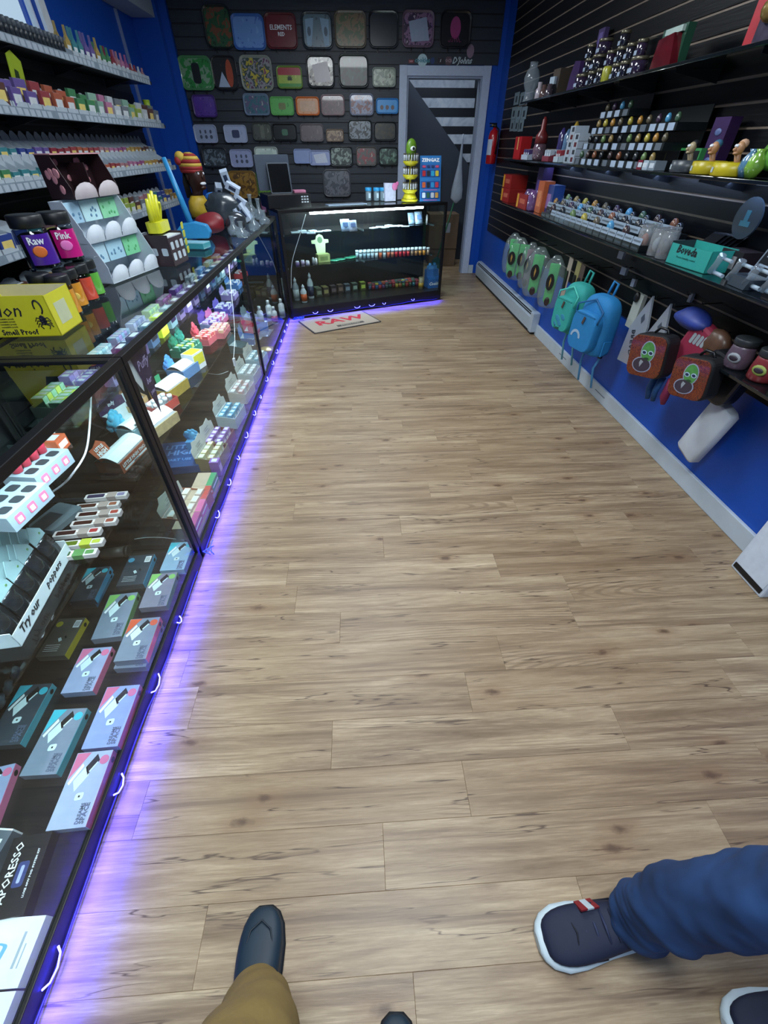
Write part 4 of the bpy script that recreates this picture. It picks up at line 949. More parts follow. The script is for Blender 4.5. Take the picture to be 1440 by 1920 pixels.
# tall yellow-green header and lime cup on the second shelf
nm, z = LSH[1]
p = PX(55, 140, -2.14)
e = empty('header_display', (-2.16, 4.02, z+0.11), FACE_X, 'tall yellow-green display card leaning over the second left shelf', 'display card')
MB().prism([(-0.05, 0), (0.10, -0.03), (0.07, 0.13), (-0.03, 0.17), (-0.08, 0.15)], (0, 0, 0), (1, 0, 0), (0, -0.3, 1), (0, 0.004, 0)).build('card', mat('#a8c030', 0.45), e)
MB().prism([(-0.02, 0.02), (0.03, 0.02), (0.02, 0.08), (-0.02, 0.09)], (0, -0.001, 0), (1, 0, 0), (0, -0.3, 1), (0, -0.001, 0)).build('print', mat('#28401c', 0.5), e)
b = MB().cyl((0, 0, 0), 0.028, 0.07, 0, 12, r2=0.034).cyl((0, 0, 0.07), 0.036, 0.008, 0, 12)
tag(b.build('lime_cup', mat('#9cb836', 0.4), None, (-2.12, 6.22, z+0.109)), 'lime green cup on top of the packs, second left shelf far end', 'cup')
# fourth shelf
ys = [4.30+0.125*i for i in range(16)]
row(3, ys, ['green', 'teal', 'green', 'lime', 'brown', 'grey', 'rose', 'grey', 'teal', 'blue', 'gold', 'amber'], 0.118, 0.095, 0.085, hh=0.03, per=2)
ys = [2.55+0.16*i for i in range(11)]
row(3, ys, ['purple', 'blue', 'blue', 'teal', 'rose', 'crimson', 'purple', 'navy'], 0.15, 0.12, 0.10, hh=0.03, per=1)
ys = [2.35+0.2*i for i in range(15)]
row(4, ys, ['gold', 'brown', 'gold', 'black', 'navy', 'grey'], 0.16, 0.13, 0.13, hh=0.03, per=1)
# ================================================================ ON TOP OF THE LONG CASE
TOP = 0.975+0.001
# yellow lettered carton
e = empty('yellow_carton', (-1.215, 1.72, TOP), 0.04, 'bright yellow open carton with black script lettering, on the near end of the long case', 'display carton')
YC = mat('#c9c420', 0.4, var=0.08)
w_, d_, h_ = 0.26, 0.17, 0.135
b = MB(); t = 0.003
b.bb(-w_/2, w_/2, -d_/2, -d_/2+t, 0, h_).bb(-w_/2, w_/2, d_/2-t, d_/2, 0, h_).bb(-w_/2, -w_/2+t, -d_/2, d_/2, 0, h_).bb(w_/2-t, w_/2, -d_/2, d_/2, 0, h_*0.98).bb(-w_/2, w_/2, -d_/2, d_/2, 0, t)
b.bb(-w_/2+t, w_/2-t, d_/2-t-0.001, d_/2-t, 0.003, h_-0.001, 1).bb(w_/2-t-0.001, w_/2-t, -d_/2+t, d_/2-t, 0.003, h_*0.97, 1)
yb_ = b.build('tray', [YC, mat('#cfc9b0', 0.6)], e)
MB().prism([(-w_/2, 0), (-w_*0.02, 0), (-w_*0.12, 0.05), (-w_*0.3, 0.11), (-w_/2, 0.14)], (0, -d_/2+0.004, h_), (1, 0, 0), (0, 0.15, 1), (0, 0.002, 0)).build('header_card', [YC], e)
INKB = mat('#1a1a24', 0.5)
text('Scorpion', 0.062, INKB, yb_, (-0.080, -d_/2-0.0003, 0.088), (1, 0, 0), (0, 0, 1), shear=0.35)
text('Smell Proof', 0.026, INKB, yb_, (-0.005, -d_/2-0.0003, 0.016), (1, 0, 0), (0, 0, 1), bold=0.0006)
for i in range(4): text('resealable pouch', 0.008, INKB, yb_, (-0.03, -d_/2-0.0003, 0.062-0.009*i), (1, 0, 0), (0, 0, 1))
# scorpion emblem
em = MB(); em.tube([(0.095+0.012*math.cos(a)*1.0, -d_/2-0.001, 0.098+0.022*math.sin(a)) for a in [x*0.35-1.2 for x in range(14)]], 0.0028, 0, 5)
em.ball((0.092, -d_/2-0.001, 0.055), 0.012, 0, 8, 5, (1, 0.1, 1.4))
for s in (-1, 1):
    for k in range(3): em.tube([(0.092, -d_/2-0.001, 0.058-0.008*k), (0.092+s*0.018, -d_/2-0.001, 0.064-0.010*k), (0.092+s*0.026, -d_/2-0.001, 0.052-0.010*k)], 0.0016, 0, 4)
    em.tube([(0.092, -d_/2-0.001, 0.046), (0.092+s*0.016, -d_/2-0.001, 0.036), (0.092+s*0.010, -d_/2-0.001, 0.026)], 0.002, 0, 4)
em.build('emblem', INKB, yb_)
MB().bb(w_/2, w_/2+0.0005, -0.05, 0.03, 0.03, 0.10).build('side_label', mat('#b9bf9a', 0.5), yb_)
# black-lidded jars
def lid_jar(x, y, z, r, h, col, label, blob=None, txt=None):
    e = empty('lidded_jar', (x, y, z), 0.5, label, 'jar', 'black-lidded jars on the long case')
    lh = h*0.24
    MB().lathe([(r*0.9, 0), (r*0.98, h*0.02), (r*0.98, h-lh*1.15), (r*0.86, h-lh*1.0), (r*0.86, h-lh)], seg=24).build('glass_body', glassmat((0.55, 0.6, 0.62), key='jarglass'), e)
    MB().lathe([(r*0.8, 0.004), (r*0.84, 0.01), (r*0.84, h*0.62), (r*0.6, h*0.66)], seg=14).build('contents', mat('#1d2022', 0.6), e)
    MB().lathe([(r*0.97, h-lh), (r*1.02, h-lh+0.002), (r*1.02, h-0.004), (r*0.95, h), (r*0.3, h)], seg=24).build('lid', mat('#101418', 0.45), e)
    lb = MB(); n = 12; vs = []; fs = []
    for i in range(n+1):
        a = -PI*0.5+(-0.95+1.9*i/n)+0.35
        for zz in (h*0.08, h*0.66): vs.append((r*1.0*math.cos(a), r*1.0*math.sin(a), zz))
    for i in range(n): fs.append((2*i, 2*i+2, 2*i+3, 2*i+1))
    lb.add(vs, fs, 0, True); L_ = lb.build('label', col, e)
    if blob is not None:
        a = -PI*0.5+0.1
        MB().ball((r*1.0*math.cos(a), r*1.0*math.sin(a), h*0.34), r*0.42, 0, 10, 6, (1, 0.08, 0.8), Matrix.Rotation(a+PI/2, 3, 'Z')).build('print', blob, L_)
    if txt:
        a = -PI*0.5+0.1; n_ = Vector((math.cos(a), math.sin(a), 0)); ux = Vector((-math.sin(a), math.cos(a), 0))
        text(txt, r*0.6, WHITE, L_, n_*(r*1.015)+Vector((0, 0, h*0.54)), ux, (0, 0, 1), bold=0.0008, sx=0.9)
    return e
JP = mat('#4a2090', 0.3, coat=0.5); JM = mat('#c01878', 0.3, coat=0.5); JO = mat('#cf8a1c', 0.3, coat=0.5, var=0.3); JR = mat('#c8452c', 0.3, coat=0.5, var=0.3); JG = mat('#5fae3c', 0.3, coat=0.5)
r1 = 0.041
for (x, y, c, lb, tx) in [(-1.255, 1.93, JO, 'jar with black lid behind the yellow carton, left', None), (-1.17, 1.90, JO, 'jar with black lid behind the yellow carton, right', None),
                          (-1.195, 2.01, JO, 'jar with amber label, front of the lower tier of jars', None), (-1.195, 2.105, JR, 'jar with red-orange label in the lower tier of jars', None), (-1.205, 2.195, JG, 'jar with green label, last in the lower tier of jars', None)]:
    lid_jar(x, y, TOP, r1, 0.145, c, lb, mat('#e8c85a', 0.4) if c is JO else None)
tag(MB().bb(-1.30, -1.155, 1.965, 2.24, TOP+0.1465, TOP+0.1495).build('clear_sheet', GLASS), 'clear sheet laid over the lower tier of jars', 'sheet')
lid_jar(-1.262, 2.02, TOP+0.151, 0.058, 0.175, JP, 'big jar with purple label stacked on the lower tier', mat('#d8702c', 0.4), 'Raw')
lid_jar(-1.235, 2.165, TOP+0.151, 0.055, 0.17, JM, 'big jar with magenta label stacked beside the purple one', mat('#e87ac0', 0.4), 'Pink')
# white two-storey dispenser with curved bins
e = empty('bin_dispenser', (-1.26, 2.62, TOP), FACE_X-0.22, 'white two-storey cardboard dispenser with curved bins and pale labels', 'dispenser')
WB = mat('#b9c4cf', 0.5); W_ = 0.40
b = MB()
for s in (-1, 1):
    b.prism([(-0.09, 0), (0.09, 0), (0.09, 0.33), (0.02, 0.33), (-0.03, 0.22), (-0.03, 0.20), (-0.09, 0.07)], (s*W_/2, 0, 0), (0, 1, 0), (0, 0, 1), (-s*0.003, 0, 0))
b.bb(-W_/2, W_/2, 0.087, 0.09, 0, 0.33).bb(-W_/2, W_/2, -0.09, 0.09, 0, 0.004).bb(-W_/2, W_/2, -0.03, 0.09, 0.165, 0.169)
b.build('shell', WB, e)
for lv in range(2):
    for k in range(3):
        x = -W_/2+W_*(k+0.5)/3; y0 = -0.088+0.058*lv; z0 = 0.165*lv
        mb_ = MB(); vs = []; fs = []; n = 8
        for i in range(n+1):
            a = PI*i/n; u = math.cos(a)*W_/6.3; hgt = 0.02+0.055*math.sin(a)
            vs += [(x+u, y0, z0), (x+u, y0-0.004-0.02*math.sin(a), z0+hgt), (x+u, y0+0.003, z0), (x+u, y0+0.003-0.02*math.sin(a), z0+hgt)]
        for i in range(n):
            a = 4*i; fs += [(a, a+4, a+5, a+1), (a+2, a+3, a+7, a+6), (a+1, a+5, a+7, a+3)]
        mb_.add(vs, fs, 0, True); mb_.build('bin_front', mat('#c2ccd6', 0.5), e)
        cc = [['#b8d8e4', '#a8d0e0', '#7fd09a'], ['#a4c8dc', '#bfe4e8', '#8fd8a8']][lv][k]
        mb2 = MB().bb(x-W_/6.4, x+W_/6.4, y0+0.075, y0+0.078, z0+0.075, z0+0.158, 0)
        for q in range(5): mb2.ball((x-W_/9+rnd.uniform(0, W_/4.5), y0+0.0745, z0+0.09+rnd.uniform(0, 0.05)), 0.007, 1, 6, 4, (1, 0.1, 1))
        mb2.build('flavour_label', [mat(cc, 0.5), mat('#5f8aa8' if k < 2 else '#58b070', 0.5)], e)
e = empty('small_bin_dispenser', (-1.31, 2.68, TOP+0.3315), FACE_X-0.2, 'dark brown dispenser with pink prints on top of the white one', 'dispenser')
BR = mat('#2c1a1e', 0.45); PR = mat('#c98a90', 0.5)
b = MB()
for s in (-1, 1): b.prism([(-0.05, 0), (0.07, 0), (0.07, 0.16), (0.0, 0.16), (-0.05, 0.04)], (s*0.17, 0, 0), (0, 1, 0), (0, 0, 1), (-s*0.003, 0, 0))
b.bb(-0.17, 0.17, 0.067, 0.07, 0, 0.16).bb(-0.17, 0.17, -0.05, 0.07, 0, 0.003).bb(-0.003, 0.003, -0.03, 0.07, 0, 0.13)
b.build('shell', BR, e)
b = MB(); rr = random.Random(5)
for k in range(14): b.ball((-0.15+rr.random()*0.3, 0.064, 0.05+rr.random()*0.09), 0.017, 0, 7, 4, (1, 0.12, 0.8))
for k in range(6): b.ball((-0.1735, -0.02+rr.random()*0.06, 0.02+rr.random()*0.08), 0.015, 0, 7, 4, (0.1, 1, 1.2))
b.build('print', PR, e)
for k in range(2):
    vs = []; fs = []; n = 8; x = -0.085+0.17*k
    for i in range(n+1):
        a = PI*i/n; u = math.cos(a)*0.08; hg = 0.012+0.05*math.sin(a)
        vs += [(x+u, -0.05, 0), (x+u, -0.052-0.014*math.sin(a), hg), (x+u, -0.047, 0), (x+u, -0.049-0.014*math.sin(a), hg)]
    for i in range(n):
        a = 4*i; fs += [(a, a+4, a+5, a+1), (a+2, a+3, a+7, a+6), (a+1, a+5, a+7, a+3)]
    MB().add(vs, fs, 0, True).build('bin_front', mat('#a8a0a4', 0.5), e)
# pink lidded thin tray on top (pinkish rim seen above the prints)
MB().bb(-0.172, 0.172, -0.01, 0.072, 0.16, 0.164).build('top_flap', mat('#b9868c', 0.5), e)
# brown carton with pictured panels and a yellow tag strip
p = PZ(305, 505, TOP); e = empty('pictured_carton', (-1.09, 2.90, TOP), FACE_X-0.12, 'dark brown open carton with white pictured panels beside the bin dispenser', 'display carton')
b = MB(); w_, d_, h_ = 0.19, 0.13, 0.15; t = 0.003
b.bb(-w_/2, w_/2, -d_/2, -d_/2+t, 0, h_*0.9).bb(-w_/2, w_/2, d_/2-t, d_/2, 0, h_).bb(-w_/2, -w_/2+t, -d_/2, d_/2, 0, h_).bb(w_/2-t, w_/2, -d_/2, d_/2, 0, h_).bb(-w_/2, w_/2, -d_/2, d_/2, 0, t)
b.build('tray', mat('#33222a', 0.45), e)
b = MB()
for i in range(3):
    for j in range(2): b.prism(rrect(0.034, 0.036, 0.006, 2), (-0.06+0.06*i, -d_/2, 0.045+0.052*j), (1, 0, 0), (0, 0, 1), (0, -0.001, 0))
for i in range(2): b.prism(rrect(0.034, 0.036, 0.006, 2), (-w_/2, -0.03+0.06*i, 0.07), (0, 1, 0), (0, 0, 1), (-0.001, 0, 0))
b.build('picture_panels', mat('#b4c2cc', 0.4), e)
MB().bb(-w_/2+0.006, w_/2-0.006, -d_/2+0.006, d_/2-0.006, 0.06, h_*0.93).build('packed_sachets', mat('#c4cdd4', 0.5, var=0.4, scale=120), e)
e2 = e
YB2 = mat('#c9c92c', 0.35, var=0.2, scale=30)
e = empty('yellow_hand_holder', (-1.12, 2.94, TOP+0.1515), FACE_X, 'yellow moulded holder shaped like fingers, standing on the pictured carton', 'holder')
b = MB(); b.prism(rrect(0.17, 0.08, 0.02, 3), (0, 0, 0), (1, 0, 0), (0, 1, 0), (0, 0, 0.05))
b.build('base', YB2, e)
for i, (x, hh, lean) in enumerate([(-0.065, 0.11, -0.02), (-0.03, 0.13, -0.005), (0.005, 0.14, 0.005), (0.035, 0.12, 0.02)]):
    MB().tube([(x, 0, 0.045), (x+lean*0.4, -0.004, 0.045+hh*0.5), (x+lean, -0.012, 0.045+hh)], [0.016, 0.014, 0.008], 0, 8).build('finger', YB2, e)
MB().tube([(0.06, 0, 0.045), (0.095, 0, 0.085), (0.085, -0.01, 0.11), (0.06, -0.02, 0.13)], [0.008, 0.008, 0.007, 0.006], 0, 7).build('thumb', YB2, e)
b = MB()
for k in range(4): b.prism(rrect(0.05, 0.034, 0.008, 2), (0.0, -0.0, -0.02-0.04*k), (1, 0.1, 0), (0, -0.1, 1), (0, -0.003, 0))
o = b.build('yellow_tag_strip', YB2, None, (-1.015, 3.02, TOP+0.19), (0, 0, FACE_X)); tag(o, 'strip of yellow tags hanging beside the pictured carton', 'tag strip')
# teal glass-topped tray and the blue scoop
o = MB().bb(-0.05, 0.05, -0.17, 0.17, 0, 0.03, 0).bb(-0.048, 0.048, -0.168, 0.168, 0.03, 0.034, 1).build('teal_case', [mat('#3f9aa8', 0.25, coat=0.6), mat('#9ccfd8', 0.12)], None, (-1.17, 3.42, TOP), (0, 0, 1.35))
tag(o, 'teal glossy flat case lying across the long case behind the pictured carton', 'case')
SB = mat('#2f8fc8', 0.35)
e = empty('blue_scoop', (-1.19, 3.78, TOP), 0, 'sky blue flat scoop with a long upright handle', 'scoop')
MB().prism([(-0.11, 0), (0.10, 0), (0.12, 0.04), (0.10, 0.085), (0.02, 0.105), (-0.07, 0.095), (-0.12, 0.05)], (0, -0.03, 0.0), (1, 0.1, 0), (0, 0, 1), (0, 0.06, 0)).build('blade', SB, e, bevel=0.008)
MB().tube([(-0.01, 0, 0.09), (-0.05, 0.02, 0.26), (-0.10, 0.05, 0.46)], [0.022, 0.020, 0.016], 0, 8).build('handle', SB, e, bevel=0)
# red and black lumps, silver folds
def lump(name, c, r, sq, m, label, cat, seed):
    rr = random.Random(seed); b = MB().ball((0, 0, r*sq[2]), r, 0, 16, 10, sq)
    ph = [rr.uniform(0, 6) for _ in range(6)]
    vs = []
    for v in b.v:
        k = 1+0.14*math.sin(v[0]*38+ph[0])*math.cos(v[1]*34+ph[1])+0.08*math.sin(v[2]*60+ph[2]+v[0]*25)
        vs.append((v[0]*k, v[1]*k, max(0, v[2]*(0.9+0.1*k))))
    b.v = vs; return tag(b.build(name, m, None, c), label, cat)
lump('red_pouch', (-1.12, 4.02, TOP), 0.11, (1, 1.1, 0.62), mat('#78121e', 0.5, var=0.5, scale=12), 'crumpled red pouch on the long case beside the blue scoop', 'pouch', 1)
lump('wrapped_glass_piece', (-0.94, 4.06, TOP), 0.075, (1, 1, 0.9), mat('#4a5058', 0.2, metal=0.5, var=0.6, scale=25), 'dark shiny wrapped piece right of the red pouch', 'wrapped piece', 2)
lump('grey_helmet', (-1.10, 4.42, TOP), 0.15, (1, 0.9, 0.8), mat('#39424a', 0.25, var=0.5, scale=8), 'grey rounded shiny piece behind the red pouch', 'helmet', 3)
# white block pieces leaning like a robot arm
WR = mat('#b8c8dc', 0.35)
p0 = Vector((-1.02, 4.45, TOP+0.20))
for i, (dx, dy, dz, a, s_) in enumerate([(0.06, -0.02, -0.03, 0.6, (0.10, 0.06, 0.06)), (0.02, 0.0, 0.06, 0.5, (0.11, 0.07, 0.05)), (-0.03, 0.02, 0.13, -0.2, (0.06, 0.05, 0.09)), (0.09, -0.05, -0.10, 1.0, (0.13, 0.06, 0.05)), (-0.10, 0.0, 0.05, 0.1, (0.05, 0.05, 0.08)), (0.03, -0.08, -0.12, 1.2, (0.10, 0.05, 0.05))]):
    o = MB().box((0, 0, 0), s_, 0).box((0, -s_[1]/2, 0), (s_[0]*0.5, 0.002, s_[2]*0.5), 1).build('white_block', [WR, mat('#2c3a54', 0.5)], None, p0+Vector((dx, dy, dz)), (0.2*i, a, 0.1*i), bevel=0.006)
    tag(o, 'white block piece with dark inlay, %s from the top of the jumbled heap' % ordinal([2, 1, 0, 4, 3, 5][i]), 'block')
tag(MB().ball((0, 0, 0.05), 0.06, 0, 12, 7, (1.2, 0.8, 0.6)).build('baseball_cap', mat('#2f78c8', 0.4), None, (-1.20, 4.55, TOP+0.14)), 'bright blue cap lying behind the white blocks', 'cap')
# clear glass pieces toward the far end
for i, (x_, y_, h_) in enumerate([(448, 425, 0.17), (455, 445, 0.10), (468, 415, 0.14), (478, 432, 0.12), (488, 412, 0.16), (497, 420, 0.10), (440, 440, 0.12), (474, 408, 0.18)]):
    p = PZ(x_, y_, TOP)
    b = MB().lathe([(0.035, 0), (0.045, 0.01), (0.047, h_*0.35), (0.016, h_*0.55), (0.016, h_*0.9), (0.022, h_)], seg=14)
    o = b.build('glass_pipe', glassmat((0.75, 0.82, 0.86), key='smoke', frost=((0.55, 0.65, 0.72), 0.22)), None, (p.x, p.y, TOP)); tag(o, 'clear glass water pipe on the far end of the long case, %s of the cluster' % ordinal(i), 'water pipe', 'clear glass pipes at the far end of the long case')
# bust figure with the striped knitted hat, on a stand behind the case
e = empty('bust_figure', (-1.60, 5.45, 0.0), 1.0, 'painted bust of a smiling man in a yellow and red knitted hat', 'bust')
e.scale = (0.86, 0.86, 0.97); SK = mat('#3d241d', 0.35)
MB().cyl((0, 0, 0), 0.16, 0.02, 0, 20).cyl((0, 0, 0.02), 0.03, 0.93, 0, 12).cyl((0, 0, 0.95), 0.13, 0.02, 0, 20).build('stand', DARK, e)
rings = []
for z, rx, ry, ox, oy in [(0.97, 0.13, 0.09, 0, 0), (1.03, 0.145, 0.095, 0, 0), (1.10, 0.13, 0.09, 0, 0), (1.15, 0.075, 0.07, 0.0, 0), (1.17, 0.06, 0.06, 0.01, -0.01), (1.20, 0.065, 0.075, 0.015, -0.02), (1.235, 0.085, 0.10, 0.02, -0.03), (1.28, 0.095, 0.112, 0.02, -0.03), (1.33, 0.10, 0.115, 0.015, -0.02), (1.38, 0.098, 0.11, 0.01, -0.01), (1.43, 0.075, 0.085, 0.0, 0.0), (1.455, 0.03, 0.03, 0.0, 0)]:
    rings.append([Vector((ox+rx*math.cos(2*PI*j/20), oy+ry*math.sin(2*PI*j/20), z)) for j in range(20)])
MB().rings(rings[3:], 0, True).build('head', SK, e)
MB().rings(rings[:4], 0, True).build('shirt', mat('#b89a2c', 0.5, var=0.3, scale=30), e)
b = MB().ball((0.02, -0.135, 1.305), 0.022, 0, 10, 6, (0.8, 1, 1.2)); 
for s in (-1, 1): b.ball((0.015+s*0.1, -0.01, 1.30), 0.02, 0, 8, 5, (0.5, 1, 1.4)); b.ball((0.02+s*0.035, -0.115, 1.345), 0.02, 0, 8, 5, (1.2, 0.6, 0.5))
b.ball((0.02, -0.12, 1.215), 0.035, 0, 10, 6, (1.2, 0.6, 0.5)); b.build('nose_ears_brow', SK, e)
MB().ball((0.02, -0.128, 1.25), 0.034, 0, 12, 6, (1.3, 0.5, 0.42)).build('teeth', WHITE, e)
b = MB()
for s in (-1, 1): b.ball((0.02+s*0.036, -0.123, 1.33), 0.012, 0, 8, 5)
b.build('eyes', WHITE, e)
ht = MB(); prof = [(0.112, 1.335), (0.120, 1.36), (0.122, 1.385), (0.118, 1.41), (0.108, 1.44), (0.09, 1.465), (0.06, 1.485), (0.02, 1.495)]
for k in range(len(prof)-1):
    ht.lathe([prof[k], (prof[k+1][0]+0.001, prof[k+1][1])], (0.005, 0.0, 0), 20, [0, 0, 1, 0, 1, 0, 1][k], sq=1.08)
ht.ball((-0.09, 0.03, 1.46), 0.055, 1, 12, 8, (1.0, 1, 0.8)); ht.ball((-0.13, 0.03, 1.43), 0.035, 0, 10, 6)
ht.build('knitted_hat', [mat('#9c2a2c', 0.7), mat('#d0b04a', 0.7)], e)
b = MB()
for k in range(6): b.tube([(-0.06+0.01*k, 0.06, 1.36), (-0.085+0.012*k, 0.075, 1.26), (-0.09+0.014*k, 0.06, 1.13)], 0.010, 0, 6)
b.build('hair_locks', mat('#17110f', 0.7), e)
# ================================================================ BACK WALL: trays, stickers, closet
def patmat(cols, scale=14, kind='voronoi', rough=0.3, dist=0.6):
    k = ('pat', str(cols), scale, kind)
    if k in _M: return _M[k]
    m = bpy.data.materials.new('printed art'); m.use_nodes = True; nt = m.node_tree; L = nt.links.new; b = nt.nodes['Principled BSDF']
    tc = nn(nt, 'ShaderNodeTexCoord')
    n = nn(nt, 'ShaderNodeTexNoise'); n.inputs['Scale'].default_value = scale; n.inputs['Detail'].default_value = 2; n.inputs['Distortion'].default_value = dist
    L(tc.outputs['Object'], n.inputs['Vector'])
    r = nn(nt, 'ShaderNodeValToRGB'); r.color_ramp.interpolation = 'CONSTANT' if kind != 'soft' else 'LINEAR'
    e = r.color_ramp.elements; e[0].color = (*srgb(cols[0]), 1); e[0].position = 0; e[1].color = (*srgb(cols[-1]), 1); e[1].position = 0.66
    for i, c in enumerate(cols[1:-1]):
        x = e.new(0.36+0.30*(i/(max(1, len(cols)-2)))); x.color = (*srgb(c), 1)
    L(n.outputs[0], r.inputs[0]); L(r.outputs[0], b.inputs['Base Color']); b.inputs['Roughness'].default_value = rough
    b.inputs['Coat Weight'].default_value = 0.3
    _M[k] = m; return m
HOOK = mat('#0a0c10', 0.4)
hk = None
def hook_at(x, z, L_=0.05):
    global hk
    if hk is None:
        hk = MB().bb(-0.008, 0.008, -0.022, -0.018, -0.02, 0.03).tube([(0, -0.02, 0), (0, -0.02-L_, -0.004), (0, -0.026-L_, 0.018)], 0.0028, 0, 6).build('hook', HOOK, slp); o = hk
    else: o = hk.copy(); COL.objects.link(o); o.parent = slp
    o.location = (x+1.985, 0, z-0.5)
def tray(cx, cy, w, h, rim, art, label, deep=0.02, extra=None):
    YT = YB-0.04
    a, b_ = PY(cx-w/2, cy, YT), PY(cx+w/2, cy, YT); t_, u_ = PY(cx, cy-h/2, YT), PY(cx, cy+h/2, YT)
    W, Hh = abs(b_.x-a.x), abs(t_.z-u_.z); c = Vector(((a.x+b_.x)/2, YT, (t_.z+u_.z)/2))
    e = empty('rolling_tray', c, 0, label, 'tray', 'rolling trays on the back wall', rot=(-0.05, 0, 0))
    r = min(W, Hh)*0.2; n = 4
    def R3(sc, y): return [Vector((p[0], y, p[1])) for p in rrect(W*sc-(1-sc)*0, Hh-(W-W*sc), r*sc, n)]
    MB().rings([R3(0.99, 0.004), R3(1.0, -deep*0.8), R3(0.985, -deep), R3(0.955, -deep), R3(0.90, 0.0)], 0, True).build('dish', rim, e)
    MB().prism(rrect(W*0.88, Hh-W*0.12, r*0.8, n), (0, -0.0005, 0), (1, 0, 0), (0, 0, 1), (0, -0.001, 0)).build('artwork', art, e)
    if extra: extra(e, W, Hh)
    for s in (-1, 1): hook_at(c.x+s*W*0.2, c.z-Hh/2-0.012)
    return e
M_ = lambda c, r=0.3: mat(c, r, coat=0.4)
def x_red(e, W, H):
    text('ELEMENTS', W*0.15, WHITE, e, (0, -0.002, H*0.10), (1, 0, 0), (0, 0, 1), bold=0.001); text('RED', W*0.12, WHITE, e, (0, -0.002, -H*0.08), (1, 0, 0), (0, 0, 1), bold=0.001)
def x_slot(e, W, H):
    b = MB()
    for s in (-1, 1): b.prism([(s*W*0.10, H*0.34), (s*W*0.38, H*0.30), (s*W*0.36, -H*0.38), (s*W*0.22, -H*0.42)], (0, -0.002, 0), (1, 0, 0), (0, 0, 1), (0, -0.001, 0))
    b.build('print', mat('#7f9fb8', 0.4), e)
    b = MB()
    for s in (-1, 1): b.prism([(math.cos(a)*W*0.06+s*W*0.27, math.sin(a)*H*0.13-H*0.02) for a in [i*PI/6 for i in range(12)]], (0, -0.0032, 0), (1, 0, 0), (0, 0, 1), (0, -0.0005, 0))
    b.build('print', mat('#3c5468', 0.4), e)
def x_oct(e, W, H):
    MB().prism([(math.cos(a)*W*0.17, math.sin(a)*H*0.30+H*0.05) for a in [i*PI/9 for i in range(18)]], (0, -0.002, 0), (1, 0, 0), (0, 0, 1), (0, -0.001, 0)).build('print', mat('#a03c78', 0.4), e)
    b = MB()
    for k in range(5): b.tube([(-W*0.1+W*0.05*k, -0.003, -H*0.2), (-W*0.16+W*0.08*k, -0.003, -H*0.33), (-W*0.22+W*0.11*k, -0.003, -H*0.30)], 0.004, 0, 5)
    b.build('print', mat('#8a3468', 0.4), e)
def x_leafband(e, W, H):
    MB().bb(-W*0.44, W*0.44, -0.003, -0.0015, H*0.10, H*0.42).build('print', mat('#9c2436', 0.3), e)
    MB().bb(-W*0.44, W*0.44, -0.003, -0.0015, -H*0.40, -H*0.26).build('print', mat('#3f8a3a', 0.3), e)
    b = MB()
    for k in range(7):
        a = PI*(k+0.5)/7; L_ = H*0.26*(0.6+0.4*math.sin(a)); d = Vector((math.cos(a), 0, math.sin(a))); s_ = Vector((-d.z, 0, d.x))*H*0.035; o = Vector((0, -0.0035, -H*0.12))
        b.add([o, o+d*L_*0.5+s_, o+d*L_, o+d*L_*0.5-s_], [(0, 1, 2, 3)])
    b.build('print', mat('#16301a', 0.4), e)
def x_three(e, W, H):
    b = MB()
    for k in range(3): b.prism([(math.cos(a)*H*0.15+(k-1)*W*0.24, math.sin(a)*H*0.15-H*0.08) for a in [i*PI/6 for i in range(12)]], (0, -0.002, 0), (1, 0, 0), (0, 0, 1), (0, -0.001, 0))
    b.build('print', mat('#6a5a5c', 0.4), e)
def x_dots(e, W, H):
    b = MB()
    for k in range(6): b.prism([(math.cos(a)*H*0.09*(0.7+0.1*k)+(k % 3-1)*W*0.22, math.sin(a)*H*0.11+(0.12 if k < 3 else -0.16)*H) for a in [i*PI/4 for i in range(8)]], (0, -0.002, 0), (1, 0, 0), (0, 0, 1), (0, -0.001, 0))
    b.build('print', mat('#4a5468', 0.4), e)
def x_panel(c):
    def f(e, W, H):
        MB().prism([(-W*0.3, H*0.2), (W*0.25, H*0.32), (W*0.36, -H*0.3), (-W*0.2, -H*0.34)], (0, -0.002, 0), (1, 0, 0), (0, 0, 1), (0, -0.001, 0)).build('print', mat(c, 0.3), e)
    return f
def x_arch(c1, c2):
    def f(e, W, H):
        MB().prism([(math.cos(a)*W*0.14+W*0.18, math.sin(a)*H*0.40) for a in [i*PI/8 for i in range(16)]], (0, -0.002, 0), (1, 0, 0), (0, 0, 1), (0, -0.001, 0)).build('print', mat(c1, 0.4), e)
        MB().prism([(-W*0.34, -H*0.40), (W*0.14, -H*0.40), (-W*0.12, H*0.05)], (0, -0.0032, 0), (1, 0, 0), (0, 0, 1), (0, -0.0005, 0)).build('print', mat(c2, 0.4), e)
    return f
def x_mid(c, sx=0.3, sz=0.3):
    def f(e, W, H):
        MB().prism(rrect(W*sx*2, H*sz*2, min(W, H)*0.1, 3), (0, -0.002, 0), (1, 0, 0), (0, 0, 1), (0, -0.001, 0)).build('print', mat(c, 0.35, var=0.25, scale=25), e)
    return f
